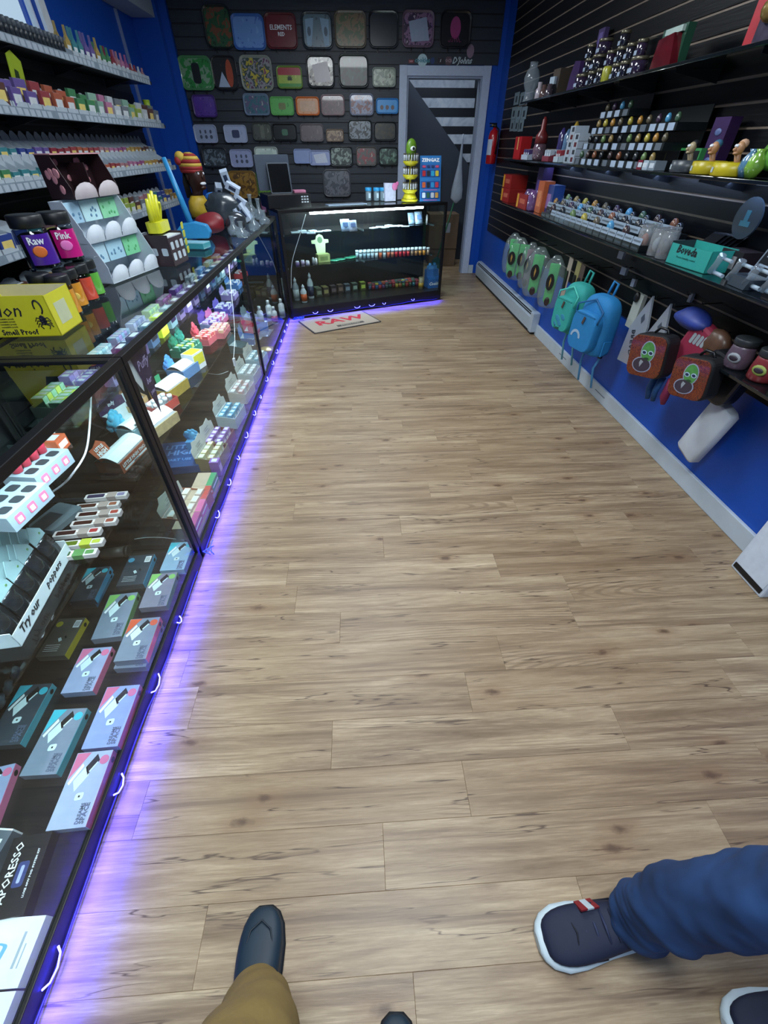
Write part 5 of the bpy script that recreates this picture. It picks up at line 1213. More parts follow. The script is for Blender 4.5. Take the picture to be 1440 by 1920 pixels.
TR = [
 (409, 50, 52, 84, '#16241f', ['#1f3a2c', '#2c5a3a', '#7a4a34', '#3f6a48'], 'dark green tray with painted figures, leftmost of the top row', None),
 (466, 60, 62, 70, '#3a68b4', ['#4a6fc0', '#6f9ad8', '#7faae0'], 'pale blue tray with a blue rim in the top row', None),
 (527, 58, 60, 70, '#5a1420', ['#5a1420', '#6a1826', '#6a1826'], 'dark red tray with white lettering in the top row', x_red),
 (595, 57, 58, 72, '#1c2a36', ['#3a5060', '#56707f', '#2a3c4a'], 'black tray with two pale tapering panels in the top row', x_slot),
 (657, 55, 60, 72, '#5f5648', ['#5a4838', '#7a6448', '#4a5a3a', '#85705a'], 'brown and olive speckled tray in the top row', None),
 (719, 55, 56, 72, '#0d1420', ['#101c28', '#121f2c', '#0f1a26'], 'plain black tray in the top row', None),
 (784, 54, 60, 72, '#6a5468', ['#5a3c64', '#8a6a8c', '#3c2c48', '#b8a8b8'], 'purple tray with white folded shapes in the top row', x_panel('#9aa8c0')),
 (854, 55, 58, 72, '#0a0c16', ['#0a0c16', '#0e101c', '#12101f'], 'glossy black tray with a pink oval creature, rightmost of the top row', x_oct),
 (368, 137, 62, 66, '#4f8a58', ['#1f6a2c', '#2f8a3c', '#7fa080', '#2a7a38'], 'bright green tray at the left end of the second row', x_mid('#1a2024', 0.12, 0.3)),
 (422, 137, 46, 66, '#14161a', ['#2a2420', '#1c1a1a', '#3a2c24'], 'dark tray with orange oval and white triangle in the second row', x_arch('#a8482c', '#a8b8d0')),
 (481, 137, 60, 68, '#8a9088', ['#5a2a50', '#8a8a90', '#3a4a4a', '#b8a83c', '#7a3a6a'], 'pale tray of crowded purple, yellow and grey art in the second row', None),
 (543, 145, 48, 44, '#6a8a3a', ['#8aa03c', '#9ab040', '#b8c060'], 'small red, yellow and green striped tray with a leaf', x_leafband),
 (601, 134, 52, 62, '#10141c', ['#1a1a20', '#a8a098', '#e0dcd0', '#3a3436'], 'black-rimmed tray with pale slanting picture in the second row', x_panel('#b8b0b4')),
 (663, 133, 56, 64, '#121a1c', ['#16201e', '#2a1c1c', '#223a30', '#3f5a5a'], 'dark tray with faint green and teal shapes in the second row', None),
 (720, 145, 44, 38, '#8a948a', ['#4a4a50', '#8f9a8a', '#b8c0b0', '#5a5048'], 'shrink-wrapped pale tray at the right end of the second row', None),
 (384, 199, 44, 43, '#4a2f7a', ['#3a2078', '#5a3a98', '#7a50a8'], 'purple galaxy tray at the left of the third row', None),
 (481, 196, 48, 42, '#6a7f98', ['#2c4a58', '#3f6a78', '#5f5a78', '#9aa8a0'], 'teal and grey tray, second in the third row', None),
 (529, 199, 44, 36, '#5fa85a', ['#4f9a4c', '#5fae5a', '#3f8a44'], 'plain leaf green tray in the third row', x_mid('#6f7a4c', 0.15, 0.18)),
 (577, 199, 44, 36, '#c8682c', ['#b8703c', '#d09a70', '#c88050'], 'orange tray in the third row', x_mid('#c8a488', 0.33, 0.28)),
 (624, 197, 44, 40, '#8a7478', ['#4a3438', '#6a5054', '#5a4a4c', '#8a7478'], 'brownish pink tray right of the orange one', None),
 (678, 196, 45, 42, '#7a8298', ['#5a4a60', '#8a90a8', '#7a4a48', '#4a5a78'], 'grey and rust tray, sixth in the third row', None),
 (726, 199, 42, 30, '#2f80c4', ['#3a90d0', '#3f98d8', '#3a8ccc'], 'sky blue tray with three round prints beside the door frame', x_three),
 (386, 251, 43, 35, '#a4b0cc', ['#8f9cb8', '#9aa8c4', '#a4b0cc'], 'white tray with small round prints, left of the fourth row', x_dots),
 (442, 251, 43, 34, '#a4b0cc', ['#9aa8c8', '#a4b0cc', '#8f9cbc'], 'white tray with a dark oval print, second in the fourth row', x_mid('#3a4466', 0.16, 0.22)),
 (492, 247, 36, 34, '#3f4440', ['#2a2c28', '#4f544c', '#7a7f74'], 'olive grey striped tray in the fourth row', x_mid('#5f665c', 0.1, 0.36)),
 (534, 248, 46, 33, '#0d1114', ['#0f1418', '#141a1c', '#0f1618'], 'black wrapped tray with a small green print in the fourth row', x_mid('#3f6a54', 0.12, 0.18)),
 (585, 249, 44, 34, '#6a6468', ['#4a4244', '#6a6064', '#857a78'], 'grey-brown tray, fifth in the fourth row', None),
 (628, 254, 33, 24, '#7a6858', ['#4f3f34', '#a08a70', '#6a5444', '#c0b098'], 'little bronze patterned tray in the fourth row', None),
 (675, 244, 45, 40, '#1c2428', ['#1c2428', '#7f8a94', '#242c30', '#a8b4bc'], 'black tray with white radiating petals in the fourth row', None),
 (722, 246, 42, 36, '#161c20', ['#1a1e1c', '#28281e', '#3a3624', '#161c20'], 'dark olive tray at the right end of the fourth row', None),
 (403, 295, 46, 38, '#2a3036', ['#20262c', '#3a424a', '#6a7a88', '#2c2426'], 'dark wrapped tray with glints, left of the fifth row', None),  # pale tones of the pattern paint the glints on the wrap
 (453, 297, 42, 34, '#9aa4c8', ['#8f98c0', '#98a2c8', '#a0aacc'], 'lavender white tray with round prints in the fifth row', x_dots),
 (500, 293, 44, 36, '#a8b4b0', ['#7f8c88', '#c8d8d0', '#e0ece4'], 'silver tray shining in the fifth row', x_panel('#b8ccc4')),
 (568, 293, 34, 28, '#8a9cc8', ['#7a8cb8', '#8a9cc8', '#94a4cc'], 'pale blue tray half behind the grey screen', None),
 (600, 296, 40, 29, '#94a0c8', ['#8c98c0', '#98a4cc', '#a0acd0'], 'lavender tray with a white stick print in the fifth row', x_panel('#c8d0e0')),
 (640, 293, 43, 38, '#20282c', ['#161c1e', '#283430', '#8a9a90', '#1c2426'], 'black wrapped tray with pale glints in the fifth row', None),  # glints on the wrap are painted in as the pattern's pale tone
 (687, 293, 39, 36, '#5a5854', ['#4a4440', '#5f5a54', '#8a3c44', '#a8a89c'], 'grey tray with red and white blotches in the fifth row', None),
 (728, 293, 36, 34, '#14201c', ['#101a18', '#1f342a', '#5a7a68', '#9aaca0'], 'black and green wrapped tray beside the door frame, fifth row', None),
 (456, 346, 53, 52, '#8a6a34', ['#6a4a20', '#94702c', '#5a3f1c', '#a8843c'], 'gold swirling square tray in the bottom row', None),
 (501, 345, 40, 52, '#3a5a2c', ['#2a3a1c', '#6a9a34', '#4a6a2c', '#8ac04a'], 'green tray with a dark oval left of the grey screen', x_mid('#1c3014', 0.2, 0.2)),
 (632, 343, 52, 52, '#4f525a', ['#4a4c56', '#63656f', '#3f424c', '#6f727c'], 'grey crackled square tray right of the grey screen', None),
 (462, 388, 50, 22, '#20282a', ['#1c2224', '#283430', '#242c2c'], 'dark tray half hidden at the far end of the long case', None),
 (504, 387, 28, 22, '#7a4a6c', ['#6a3a5c', '#8a5a80', '#744a68'], 'mauve tray half hidden beside the till', None),
]
for t in TR:
    tray(t[0], t[1], t[2], t[3], M_(t[4]), patmat(t[5], 16 if t[2] > 50 else 22), t[6], extra=t[7])
# stickers over the door
def sticker(x, y, w, h, c, label, shape='rect', txt=None, tc=None):
    Yp = YB-0.0195; p = PY(x, y, Yp); s = 0.00628
    b = MB()
    if shape == 'oval': b.prism([(math.cos(a)*w*s/2, math.sin(a)*h*s/2) for a in [i*PI/12 for i in range(24)]], (0, 0, 0), (1, 0, 0), (0, 0, 1), (0, -0.001, 0))
    else: b.prism(rrect(w*s, h*s, min(w, h)*s*0.2, 2), (0, 0, 0), (1, 0, 0), (0, 0, 1), (0, -0.001, 0))
    o = b.build('sticker', mat(c, 0.4), None, (p.x, Yp, p.z))
    if txt: text(txt, h*s*0.55, tc or WHITE, o, (0, -0.0012, 0), (1, 0, 0), (0, 0, 1), bold=0.002)
    tag(o, label, 'sticker')
sticker(771, 115, 11, 5, '#6a2430', 'small red sticker above the door frame', txt='RAW', tc=mat('#b88088', 0.5))
sticker(792, 113, 19, 17, '#b4d0d8', 'white oval sticker above the door frame', 'oval', 'cookies', mat('#4a8a98', 0.5))
sticker(811, 114, 8, 9, '#20386c', 'small blue sticker above the door frame', 'oval')
sticker(826, 114, 12, 8, '#2a2430', 'dark sticker with a white slash above the door frame', txt='/', tc=WHITE)
sticker(841, 114, 11, 11, '#5a4450', 'square mauve sticker above the door frame', txt='OCB', tc=mat('#98808c', 0.5))
sticker(882, 96, 14, 18, '#8a7488', 'pink slanted sticker below the rightmost top tray', 'oval')
p = PY(866, 114, YB-0.0195); o = text("D'Johns", 0.075, mat('#b8c8d0', 0.5), None, (p.x, YB-0.0195, p.z), (1, 0, 0), (0, 0, 1), shear=0.35, bold=0.002, name='script_sticker'); tag(o, 'white script lettering sticker at the right above the door frame', 'sticker')
# --- stairs beyond the door: white marbled risers, black treads
marb = patmat(['#6a7686', '#a8b4c4', '#b8c4d2', '#c4ced8'], 5, 'soft', 0.5, 2.0)
e = empty('staircase', (0.45, 8.5, 0), 0, 'striped staircase of white marbled risers and black treads beyond the doorway', 'staircase')
zs = [(150, 166), (184, 203), (220, 237), (252, 270), (288, 304)]
for i in range(7):
    y = 8.55+0.09*(6-i) if False else 8.50
for i, (a, b_) in enumerate(zs):
    Yr = 9.2-0.13*i
    zt, zb = PY(850, a, Yr).z, PY(850, b_, Yr).z
    MB().bb(0.01, 1.49, Yr-8.5, Yr-8.5+0.02, zb, zt).build('riser', marb, e)
    nzb = PY(850, zs[i+1][0], Yr-0.13).z if i < 4 else zb-0.1
    MB().bb(0.01, 1.49, Yr-8.5-0.12, Yr-8.5+0.02, nzb+0.002, zb-0.001).build('tread', DARK, e)
MB().bb(0.01, 1.49, 0.74, 0.80, PY(850, 142, 9.25).z-0.2, 3.1).build('upper_carriage', DARK, e)
MB().bb(0.6, 1.49, 0.25, 0.3, 0, PY(850, 310, 8.7).z).build('lower_panel', mat('#454f5e', 0.7), e)
area('closet_lamp', (1.3, 8.0, 2.9), (0, 0, 0), 0.5, 0.3, 14, COOL)
def cbox(x0, x1, y0, y1, z0, z1, label, tp=True):
    e = empty('cardboard_box', ((x0+x1)/2, (y0+y1)/2, z0), 0, label, 'box')
    w_, d_, h_ = x1-x0, y1-y0, z1-z0
    MB().bb(-w_/2, w_/2, -d_/2, d_/2, 0, h_).build('carton', mat('#6a5644', 0.75), e, bevel=0.004)
    MB().bb(-0.025, 0.025, -d_/2-0.001, d_/2, h_, h_+0.001).bb(-0.025, 0.025, -d_/2-0.001, -d_/2, h_*0.7, h_).build('tape', mat('#8a7860', 0.4), e)
    if tp: MB().prism(rrect(0.10, 0.13, 0.01), (w_*0.12, -d_/2, h_*0.62), (1, 0, 0), (0, 0, 1), (0, -0.001, 0)).build('shipping_label', mat('#8f98a4', 0.5), e)
cbox(1.19, 1.62, 7.86, 8.22, 0.002, 0.24, 'lower cardboard box beyond the doorway', False)
cbox(1.16, 1.62, 7.84, 8.22, 0.243, 0.70, 'larger cardboard box with label on top of another beyond the doorway')
e = empty('broom', (1.28, 7.62, 0), 0, 'green-handled broom leaning inside the doorway', 'broom')
MB().prism([(-0.10, 0), (0.10, 0), (0.07, 0.12), (0.02, 0.16), (-0.02, 0.16), (-0.07, 0.12)], (0, -0.02, 0.001), (1, 0, 0), (0, 0, 1), (0, 0.05, 0)).build('bristles', mat('#1c4a40', 0.7), e)
MB().tube([(0, 0, 0.15), (0.14, 0.05, 0.62), (0.26, 0.10, 1.05)], 0.011, 0, 8).build('handle', mat('#2c6a48', 0.4), e)
tag(MB().bb(0, 0.15, 0, 0.05, 0, 1.28).prism(rrect(0.10, 0.9, 0.02), (0.075, -0.0, 0.72), (1, 0, 0), (0, 0, 1), (0, -0.006, 0), 1).build('folded_board', [mat('#14181e', 0.5), mat('#262c34', 0.4)], None, (1.20, 8.24, 0.0)), 'tall dark folded board standing behind the boxes in the doorway', 'board')
tag(MB().bb(0, 0.09, 0, 0.05, 0, 1.12).bb(0.01, 0.08, -0.003, 0, 0.1, 1.05, 1).build('narrow_board', [mat('#14181e', 0.5), mat('#20252c', 0.4)], None, (0.98, 8.26, 0)), 'narrower dark board left of the tall folded board', 'board')
b = MB(); rs = []
for z, w2, d2 in ((0.86, 0.02, 0.01), (0.92, 0.09, 0.03), (1.02, 0.085, 0.035), (1.15, 0.06, 0.025), (1.30, 0.03, 0.012), (1.5, 0.014, 0.008), (1.62, 0.008, 0.006)):
    rs.append([Vector((w2*math.cos(2*PI*j/10)+0.02*(z-0.9), d2*math.sin(2*PI*j/10), z)) for j in range(10)])
o = b.rings(rs, 0, True).build('hanging_bag', mat('#a8b4c4', 0.4, var=0.2, scale=12), None, (1.50, 7.60, 0.0)); tag(o, 'white plastic bag hanging inside the right side of the doorway', 'bag')
# --- till and display goods on the back case
CT = 1.021
def CWo(px_, py_, z=CT):
    p = PZ(px_, py_, z); return Vector((p.x, p.y, z))
tb = mat('#0b0d11', 0.4)
e = empty('cash_drawer', CW(0.17, 0.30, CT), BA, 'black till drawer on the back case with white marks', 'till')
MB().bb(-0.22, 0.22, -0.17, 0.17, 0, 0.11).build('drawer_box', tb, e, bevel=0.004)
b = MB()
for i in range(3):
    for j in range(3): b.box((0.13+0.028*i, -0.1705, 0.045+0.022*j), (0.018, 0.001, 0.011))
b.build('print', mat('#a8b0b8', 0.5), e)
e = empty('till_screen', CW(0.12, 0.34, CT+0.1115), BA, 'grey backed till screen with a black tablet, on the till drawer', 'screen')
MB().bb(-0.06, 0.06, -0.05, 0.05, 0, 0.012).bb(-0.02, 0.02, -0.01, 0.01, 0.012, 0.12).build('stand', tb, e)
MB().prism(rrect(0.34, 0.28, 0.01), (-0.02, 0.03, 0.16), (1, 0, 0), (0, 0.1, 1), (0, 0.02, 0)).build('screen', mat('#3a4452', 0.35), e)
MB().prism(rrect(0.22, 0.24, 0.012), (0.02, -0.03, 0.12), (1, 0, 0), (0.03, 0.35, 1), (0, 0.012, 0)).prism(rrect(0.20, 0.22, 0.008), (0.02, -0.031, 0.12), (1, 0, 0), (0.03, 0.35, 1), (0, -0.0006, 0), 1).build('tablet', [mat('#39434e', 0.3), mat('#05070b', 0.15)], e)
tag(MB().bb(-0.06, 0.06, -0.04, 0.04, 0, 0.02).build('pink_notepad', mat('#c07a98', 0.6), None, CW(0.33, 0.32, CT+0.1115), (0, 0, BA)), 'pink notepad lying on the till drawer', 'notepad')
tag(MB().bb(-0.22, 0.22, -0.06, 0.06, 0, 0.008).bb(-0.215, 0.215, -0.055, 0.055, 0.008, 0.0085, 1).build('counter_mat', [mat('#5f6f82', 0.4), mat('#7a8ba0', 0.3)], None, CW(0.80, 0.20, CT), (0, 0, BA)), 'grey flat counter mat beside the till on the back case', 'counter mat')
jp = None
for i, px_ in enumerate((691, 706, 718)):
    if jp is None:
        jp = empty('blue_capped_jar'); MB().lathe([(0.030, 0), (0.033, 0.004), (0.033, 0.085), (0.03, 0.09)], seg=14).build('body', glassmat((0.7, 0.8, 0.85), key='cj', frost=((0.45, 0.6, 0.7), 0.35)), jp)
        MB().lathe([(0.036, 0.088), (0.037, 0.09), (0.037, 0.118), (0.034, 0.12), (0.01, 0.12)], seg=14).build('cap', mat('#2a90c8', 0.4), jp)
        MB().bb(-0.012, 0.012, -0.0345, -0.033, 0.025, 0.07).build('label', mat('#b8ccd8', 0.5), jp); o = jp
    else: o = copy_tree(jp)
    place(o, CWo(px_, 376), BA); tag(o, 'clear jar with sky blue cap on the back case, %s' % ('leftmost', 'middle', 'rightmost')[i], 'jar', 'blue-capped jars on the back case')
e = empty('gift_bag', CWo(733, 377), BA, 'pale mint and pink gift bag card on the back case', 'gift bag')
MB().prism([(-0.07, 0), (0.06, 0), (0.065, 0.16), (-0.075, 0.165)], (0, 0, 0), (1, 0, 0), (0, 0.05, 1), (0, 0.03, 0)).build('bag', mat('#b4b8d0', 0.5, var=0.3, scale=30), e)
MB().ball((0.045, -0.005, 0.13), 0.035, 0, 10, 6, (1, 0.3, 1)).ball((0.075, -0.005, 0.155), 0.02, 0, 8, 5, (1, 0.3, 1)).build('bow', mat('#c46a9c', 0.5), e)
# yellow tower of small tubes
e = empty('tube_tower', CWo(768, 377), BA, 'yellow three-storey tower of small tubes topped by a green egg with an eye', 'display tower')
YT_ = mat('#b8b020', 0.35)
MB().cyl((0, 0, 0), 0.095, 0.02, 0, 24).cyl((0, 0, 0.02), 0.088, 0.05, 0, 24, r2=0.06).build('base', YT_, e)
MB().cyl((0, 0, 0.06), 0.012, 0.34, 0, 10).build('pole', YT_, e)
for z in (0.065, 0.195, 0.31):
    tr_ = MB().cyl((0, 0, z), 0.05, 0.03, 0, 20, r2=0.085).cyl((0, 0, z+0.03), 0.085, 0.012, 0, 20).build('tier', YT_, e)
b = MB().ball((0, 0, 0.455), 0.072, 0, 20, 12, (0.85, 0.6, 1.15)); b.build('egg', mat('#5f8a24', 0.35, var=0.5, scale=18), e)
MB().ball((0.0, -0.040, 0.455), 0.026, 0, 12, 6, (1.2, 0.3, 0.8)).build('eye', WHITE, e); MB().ball((0.003, -0.048, 0.455), 0.014, 0, 10, 6, (1, 0.4, 1)).build('pupil', mat('#14241c', 0.3), e)
base_ = e.matrix_basis.copy(); tp = None
for lv, z in enumerate((0.107, 0.237, 0.352)):
    for k in range(16):
        a = 2*PI*k/16
        if tp is None: tp = MB().cyl((0, 0, 0), 0.008, 0.052, 0, 8).cyl((0, 0, 0.052), 0.0085, 0.012, 1, 8).build('small_tube', [mat('#a8b0b8', 0.25, coat=0.4), mat('#4a4438', 0.4)]); o = tp
        else: o = tp.copy(); COL.objects.link(o)
        o.location = (Vector((0.074*math.cos(a), 0.074*math.sin(a), z+0.001))+e.location)
        tag(o, 'small silver tube standing in the %s tier of the yellow tower' % ('bottom', 'middle', 'top')[lv], 'tube', 'silver tubes in the %s tier of the yellow tower' % ('bottom', 'middle', 'top')[lv])
# blue lettered lighter display
e = empty('lighter_display', CWo(804, 377)+Vector((0, 0.02, 0)), BA-0.25, 'tall blue lettered cardboard display of lighters at the right end of the back case', 'display card')
e.scale = (1, 1, 0.78); BLD = mat('#2a72b4', 0.4); RY = Vector((0.02, 0.22, 1)).normalized()
bd = MB().prism([(-0.12, 0), (0.12, 0), (0.12, 0.52), (-0.12, 0.52)], (0, -0.06, 0), (1, 0, 0), RY, (0, 0.006, 0)); bd.bb(-0.12, 0.12, -0.06, 0.06, 0, 0.004)
bdo = bd.build('board', BLD, e)
def on(u, v): return Vector((0, -0.0605, 0))+Vector((1, 0, 0))*u+RY*v
text('ZENGAZ', 0.052, WHITE, bdo, on(0, 0.47), (1, 0, 0), RY, bold=0.002, sx=0.95)
cols = [['#c04a6c', '#28406c', '#28406c', '#c04a6c'], ['#a82c34', '#28303c', '#2f9ac0', '#c8b83c'], ['#b85a34', '#1c2c3c', '#2f8ac0', '#b83c4c'], ['#c8d8e0', '#2f5a44', '#b8c0c8', '#c89a4c']]
for r_, v in enumerate((0.40, 0.32, 0.19, 0.07)):
    MB().prism([(-0.11, 0), (0.11, 0), (0.11, 0.085 if r_ else 0.04), (-0.11, 0.085 if r_ else 0.04)], on(0, v-0.04 if r_ else v-0.02), (1, 0, 0), RY, (0, -0.001, 0)).build('panel', mat('#1f4f94' if r_ else '#3a5aa0', 0.4), e)
    for k in range(4):
        hh = 0.062 if r_ else 0.026
        MB().prism(rrect(0.036, hh, 0.008, 2), on(-0.075+0.05*k, v+0.003 if r_ else v), (1, 0, 0), RY, (0, -0.006, 0)).build('lighter', mat(cols[r_][k], 0.35, var=0.3, scale=50), e)
for v in (0.13, 0.012): MB().prism([(-0.08, 0), (0.08, 0), (0.08, 0.008), (-0.08, 0.008)], on(0, v), (1, 0, 0), RY, (0, -0.0015, 0)).build('pink_strip', mat('#b85a9c', 0.5), e)
# --- inside the back case
Z1, Z2, Z3 = 0.806, 0.501, 0.116
def cwp(px_, py_, z): p = PZ(px_, py_, z); return Vector((p.x, p.y, z))
for i, (px_, py_) in enumerate([(553, 436), (566, 433), (573, 437), (585, 433), (597, 435), (612, 433), (584, 438), (700, 428), (712, 426), (722, 427), (737, 424), (748, 424), (760, 425), (728, 423)]):
    p = cwp(px_, py_, Z1)
    o = MB().prism([(-0.045, -0.03), (0.045, -0.026), (0.04, 0.03), (-0.04, 0.026)], (0, 0, 0), (1, 0, 0), (0, 1, 0), (0, 0, 0.007)).bb(-0.03, 0.03, -0.004, 0.004, 0.007, 0.009, 1).build('sachet', [mat('#b4ccd4', 0.3), mat('#6a8fa4', 0.4)], None, p, (0, 0, BA+0.5*math.sin(i*3)))
    tag(o, 'flat white sachet lying on the top shelf of the back case', 'sachet', 'flat sachets on the back case top shelf')
def packet(px_, py_, z, w_, h_, c, label):
    b = MB(); n = 5; rs = []
    for j in range(n+1):
        t = j/n; th = 0.012*math.sin(PI*min(0.97, max(0.03, t))); rs.append([Vector((-w_/2, -th*0.3, h_*t)), Vector((0, -th, h_*t)), Vector((w_/2, -th*0.3, h_*t)), Vector((w_/2, th*0.3, h_*t)), Vector((0, th, h_*t)), Vector((-w_/2, th*0.3, h_*t))])
    o = b.rings(rs, 0, True).bb(-w_*0.3, w_*0.3, -0.0145, -0.0125, h_*0.35, h_*0.7, 1).build('foil_packet', [mat(c, 0.25, metal=0.2), mat('#5f7fb0', 0.4)], None, cwp(px_, py_, z)+Vector((0, 0, 0.002)), (-0.35, 0, BA)); tag(o, label, 'packet')
packet(649, 434, Z1, 0.10, 0.11, '#9ab8d8', 'silver-blue packet leaning on the top shelf of the back case, left of a pair')
packet(663, 434, Z1, 0.09, 0.10, '#a8c4dc', 'silver-blue packet leaning on the top shelf of the back case, right of a pair')
packet(772, 420, Z1, 0.08, 0.11, '#8fb0cc', 'pale packet at the right end of the top shelf, narrower one')
packet(786, 420, Z1, 0.10, 0.12, '#98b4d0', 'pale packet at the right end of the top shelf, wider one')
tag(MB().cyl((0, 0, 0), 0.012, 0.07, 0, 10).cyl((0, 0, 0.07), 0.007, 0.012, 0, 8).build('white_stick', WHITE, None, cwp(800, 418, Z1)), 'small white tube at the right end of the back case top shelf', 'tube')
e = empty('tin_display', cwp(606, 490, Z2), BA, 'pale green tin display with a round header card, middle shelf of the back case', 'display carton')
b = MB().bb(-0.07, 0.07, -0.045, 0.045, 0, 0.075).bb(-0.045, 0.045, -0.0455, -0.045, 0.015, 0.055, 1); b.build('tray', [mat('#98a468', 0.5), mat('#6f7f4c', 0.5)], e)
MB().prism([(-0.05, 0), (0.05, 0), (0.06, 0.09), (0.10, 0.095), (0.10, 0.125), (0.05, 0.13), (0.035, 0.165), (0, 0.18), (-0.035, 0.165), (-0.05, 0.13), (-0.10, 0.125), (-0.10, 0.095), (-0.06, 0.09)], (0, 0.043, 0.075), (1, 0, 0), (0, 0.15, 1), (0, 0.003, 0)).prism([(math.cos(a)*0.03, 0.125+math.sin(a)*0.03) for a in [i*PI/6 for i in range(12)]], (0, 0.042, 0.075), (1, 0, 0), (0, 0.15, 1), (0, -0.001, 0), 1).build('header_card', [mat('#b4c8a0', 0.5), mat('#5a7a58', 0.5)], e)
for i, (px_, py_, c) in enumerate([(558, 497, '#8a78a8'), (568, 495, '#b8a8c8'), (577, 496, '#c8ccd8'), (588, 494, '#98a0a8'), (593, 495, '#c8ccd0')]):
    tag(MB().cyl((0, 0, 0), 0.022 if i < 3 else 0.014, 0.03 if i < 3 else 0.05, 0, 12).cyl((0, 0, 0.03 if i < 3 else 0.05), 0.018 if i < 3 else 0.010, 0.008, 1, 12).build('small_pot', [mat(c, 0.35), mat('#dfe4ea', 0.4)], None, cwp(px_, py_, Z2)), '%s small pot at the left of the back case middle shelf' % ('violet', 'lilac', 'white', 'grey slim', 'white slim')[i], 'pot')
for i, (px_, py_) in enumerate([(627, 489), (638, 487), (655, 484), (664, 482)]):
    tag(MB().lathe([(0.02, 0), (0.06, 0.006), (0.062, 0.009), (0.02, 0.004)], seg=20).build('green_dish', mat('#3f9a7c', 0.3, coat=0.4), None, cwp(px_, py_, Z2), None), 'green shallow dish on the back case middle shelf, %s from the left' % ordinal(i), 'dish', 'green dishes')
vc = ['#8fa4b0', '#7f98a8', '#98b0bc', '#a8bcc8', '#b8c8d0', '#c0643c', '#a8b8c0', '#b85a3c', '#a86a54', '#a82830', '#b02834', '#a82c38', '#b83038', '#8a7460', '#a87a4c', '#c0883c', '#c88a34', '#9a8470']
vpz = {}
for i, c in enumerate(vc):
    for j in range(2):
        if (c, ) not in vpz:
            q = empty('filled_vial'); MB().cyl((0, 0, 0.002), 0.018, 0.052, 0, 10).build('body', mat(c, 0.3, coat=0.4), q); MB().cyl((0, 0, 0.054), 0.020, 0.022, 0, 10).build('cap', mat('#b4c4cc', 0.4), q); vpz[(c, )] = q; o = q
        else: o = copy_tree(vpz[(c, )])
        t = i/17; p = cwp(677+(803-677)*t, 485+(478-485)*t, Z2)+CN*(0.06*j+0.012)-CD*0.02*j
        place(o, p); tag(o, 'capped vial on the back case middle shelf, %s row, %s from the left' % (('front', 'rear')[j], ordinal(i)), 'vial', 'vials on the middle shelf of the back case')
# floor of the back case
def bottle(px_, py_, h_, c, lab, label, capc='#c8d0d8'):
    e = empty('squeeze_bottle', cwp(px_, py_, Z3), BA, label, 'bottle'); r = 0.036
    MB().lathe([(r*0.9, 0), (r, 0.006), (r, h_*0.62), (r*0.5, h_*0.78), (r*0.4, h_*0.80)], seg=16).build('body', mat(c, 0.25, coat=0.4), e)
    MB().lathe([(r*0.45, h_*0.79), (r*0.45, h_*0.92), (r*0.2, h_*0.95), (r*0.15, h_)], seg=12).build('cap', mat(capc, 0.4), e)
    MB().lathe([(r*1.01, h_*0.1), (r*1.01, h_*0.5)], seg=16).build('label', mat(lab, 0.4, var=0.4, scale=30), e)
bottle(557, 563, 0.24, '#8a949c', '#a8b0b4', 'grey bottle, leftmost of three inside the back case')
bottle(571, 567, 0.19, '#b8c0c8', '#b8542c', 'white bottle with orange label inside the back case')
bottle(584, 559, 0.27, '#b8c4cc', '#28304a', 'tall white bottle with dark label inside the back case')
for i, (px_, py_, c, t_) in enumerate([(600, 556, '#4f5648', '#9aa48c'), (613, 554, '#555048', '#b8ac70'), (627, 551, '#3c3438', '#7a6a70'), (640, 549, '#443c3c', '#94786c'), (653, 548, '#3c4048', '#8a98a8'), (667, 546, '#38403c', '#9aac9c'), (682, 544, '#5a6034', '#c8d85c')]):
    p = cwp(px_, py_, Z3)
    for j in range(3):
        o = MB().bb(-0.036, 0.036, -0.04, 0.04, 0, 0.085, 0).bb(-0.03, 0.03, -0.034, 0.034, 0.085, 0.086, 1).bb(-0.026, 0.026, -0.0405, -0.04, 0.02, 0.06, 1).build('tin_box', [mat(c, 0.4), mat(t_, 0.4)], None, p+CN*(0.05+0.088*j), (0, 0, BA))
        tag(o, 'small square tin on the back case floor, %s column from the left, %s' % (ordinal(i), ('front', 'middle', 'back')[j]), 'tin', 'square tins on the back case floor')
gc = ['#3f5a78', '#2c7a8a', '#a8443c', '#a86a44', '#7a2c38', '#5a6468', '#b84450', '#a83c48', '#8a3c50', '#48584c', '#4a7a54', '#c8b050', '#3f5a54', '#6a4a7a', '#2f5a88']
gp = {}
for i in range(15):
    for j in range(3):
        c = gc[(i*7+j*4) % 15]
        if c not in gp:
            q = empty('herb_jar'); MB().cyl((0, 0, 0.001), 0.022, 0.045, 0, 12).build('body', mat(c, 0.3, coat=0.3), q); MB().cyl((0, 0, 0.046), 0.0235, 0.018, 0, 12).build('lid', mat(gc[(i*3+j+5) % 15], 0.35), q); gp[c] = q; o = q
        else: o = copy_tree(gp[c])
        p = cwp(696+(784-696)*i/14, 543.5-7.5*i/14, Z3)+CN*(0.035+0.062*j)+CD*0.02*(j % 2)
        place(o, p); tag(o, 'round grinder on the back case floor, %s row, %s from the left' % (('front', 'middle', 'back')[j], ordinal(i)), 'grinder', 'grinders on the back case floor')
e = empty('blue_dispenser', cwp(809, 537, Z3), BA-0.05, 'blue lettered lighter dispenser with a head-shaped top at the right end inside the back case', 'dispenser')
bd = MB().prism([(-0.07, 0), (0.07, 0), (0.07, 0.11), (0.0, 0.15), (0.0, 0.26), (-0.07, 0.26)][0:0] or [(-0.085, 0), (0.05, 0), (0.05, 0.20), (0.0, 0.20), (-0.02, 0.12), (-0.085, 0.10)], (-0.085, 0, 0), (0, 1, 0), (0, 0, 1), (0.17, 0, 0)).build('body', mat('#2f6ab0', 0.35), e)
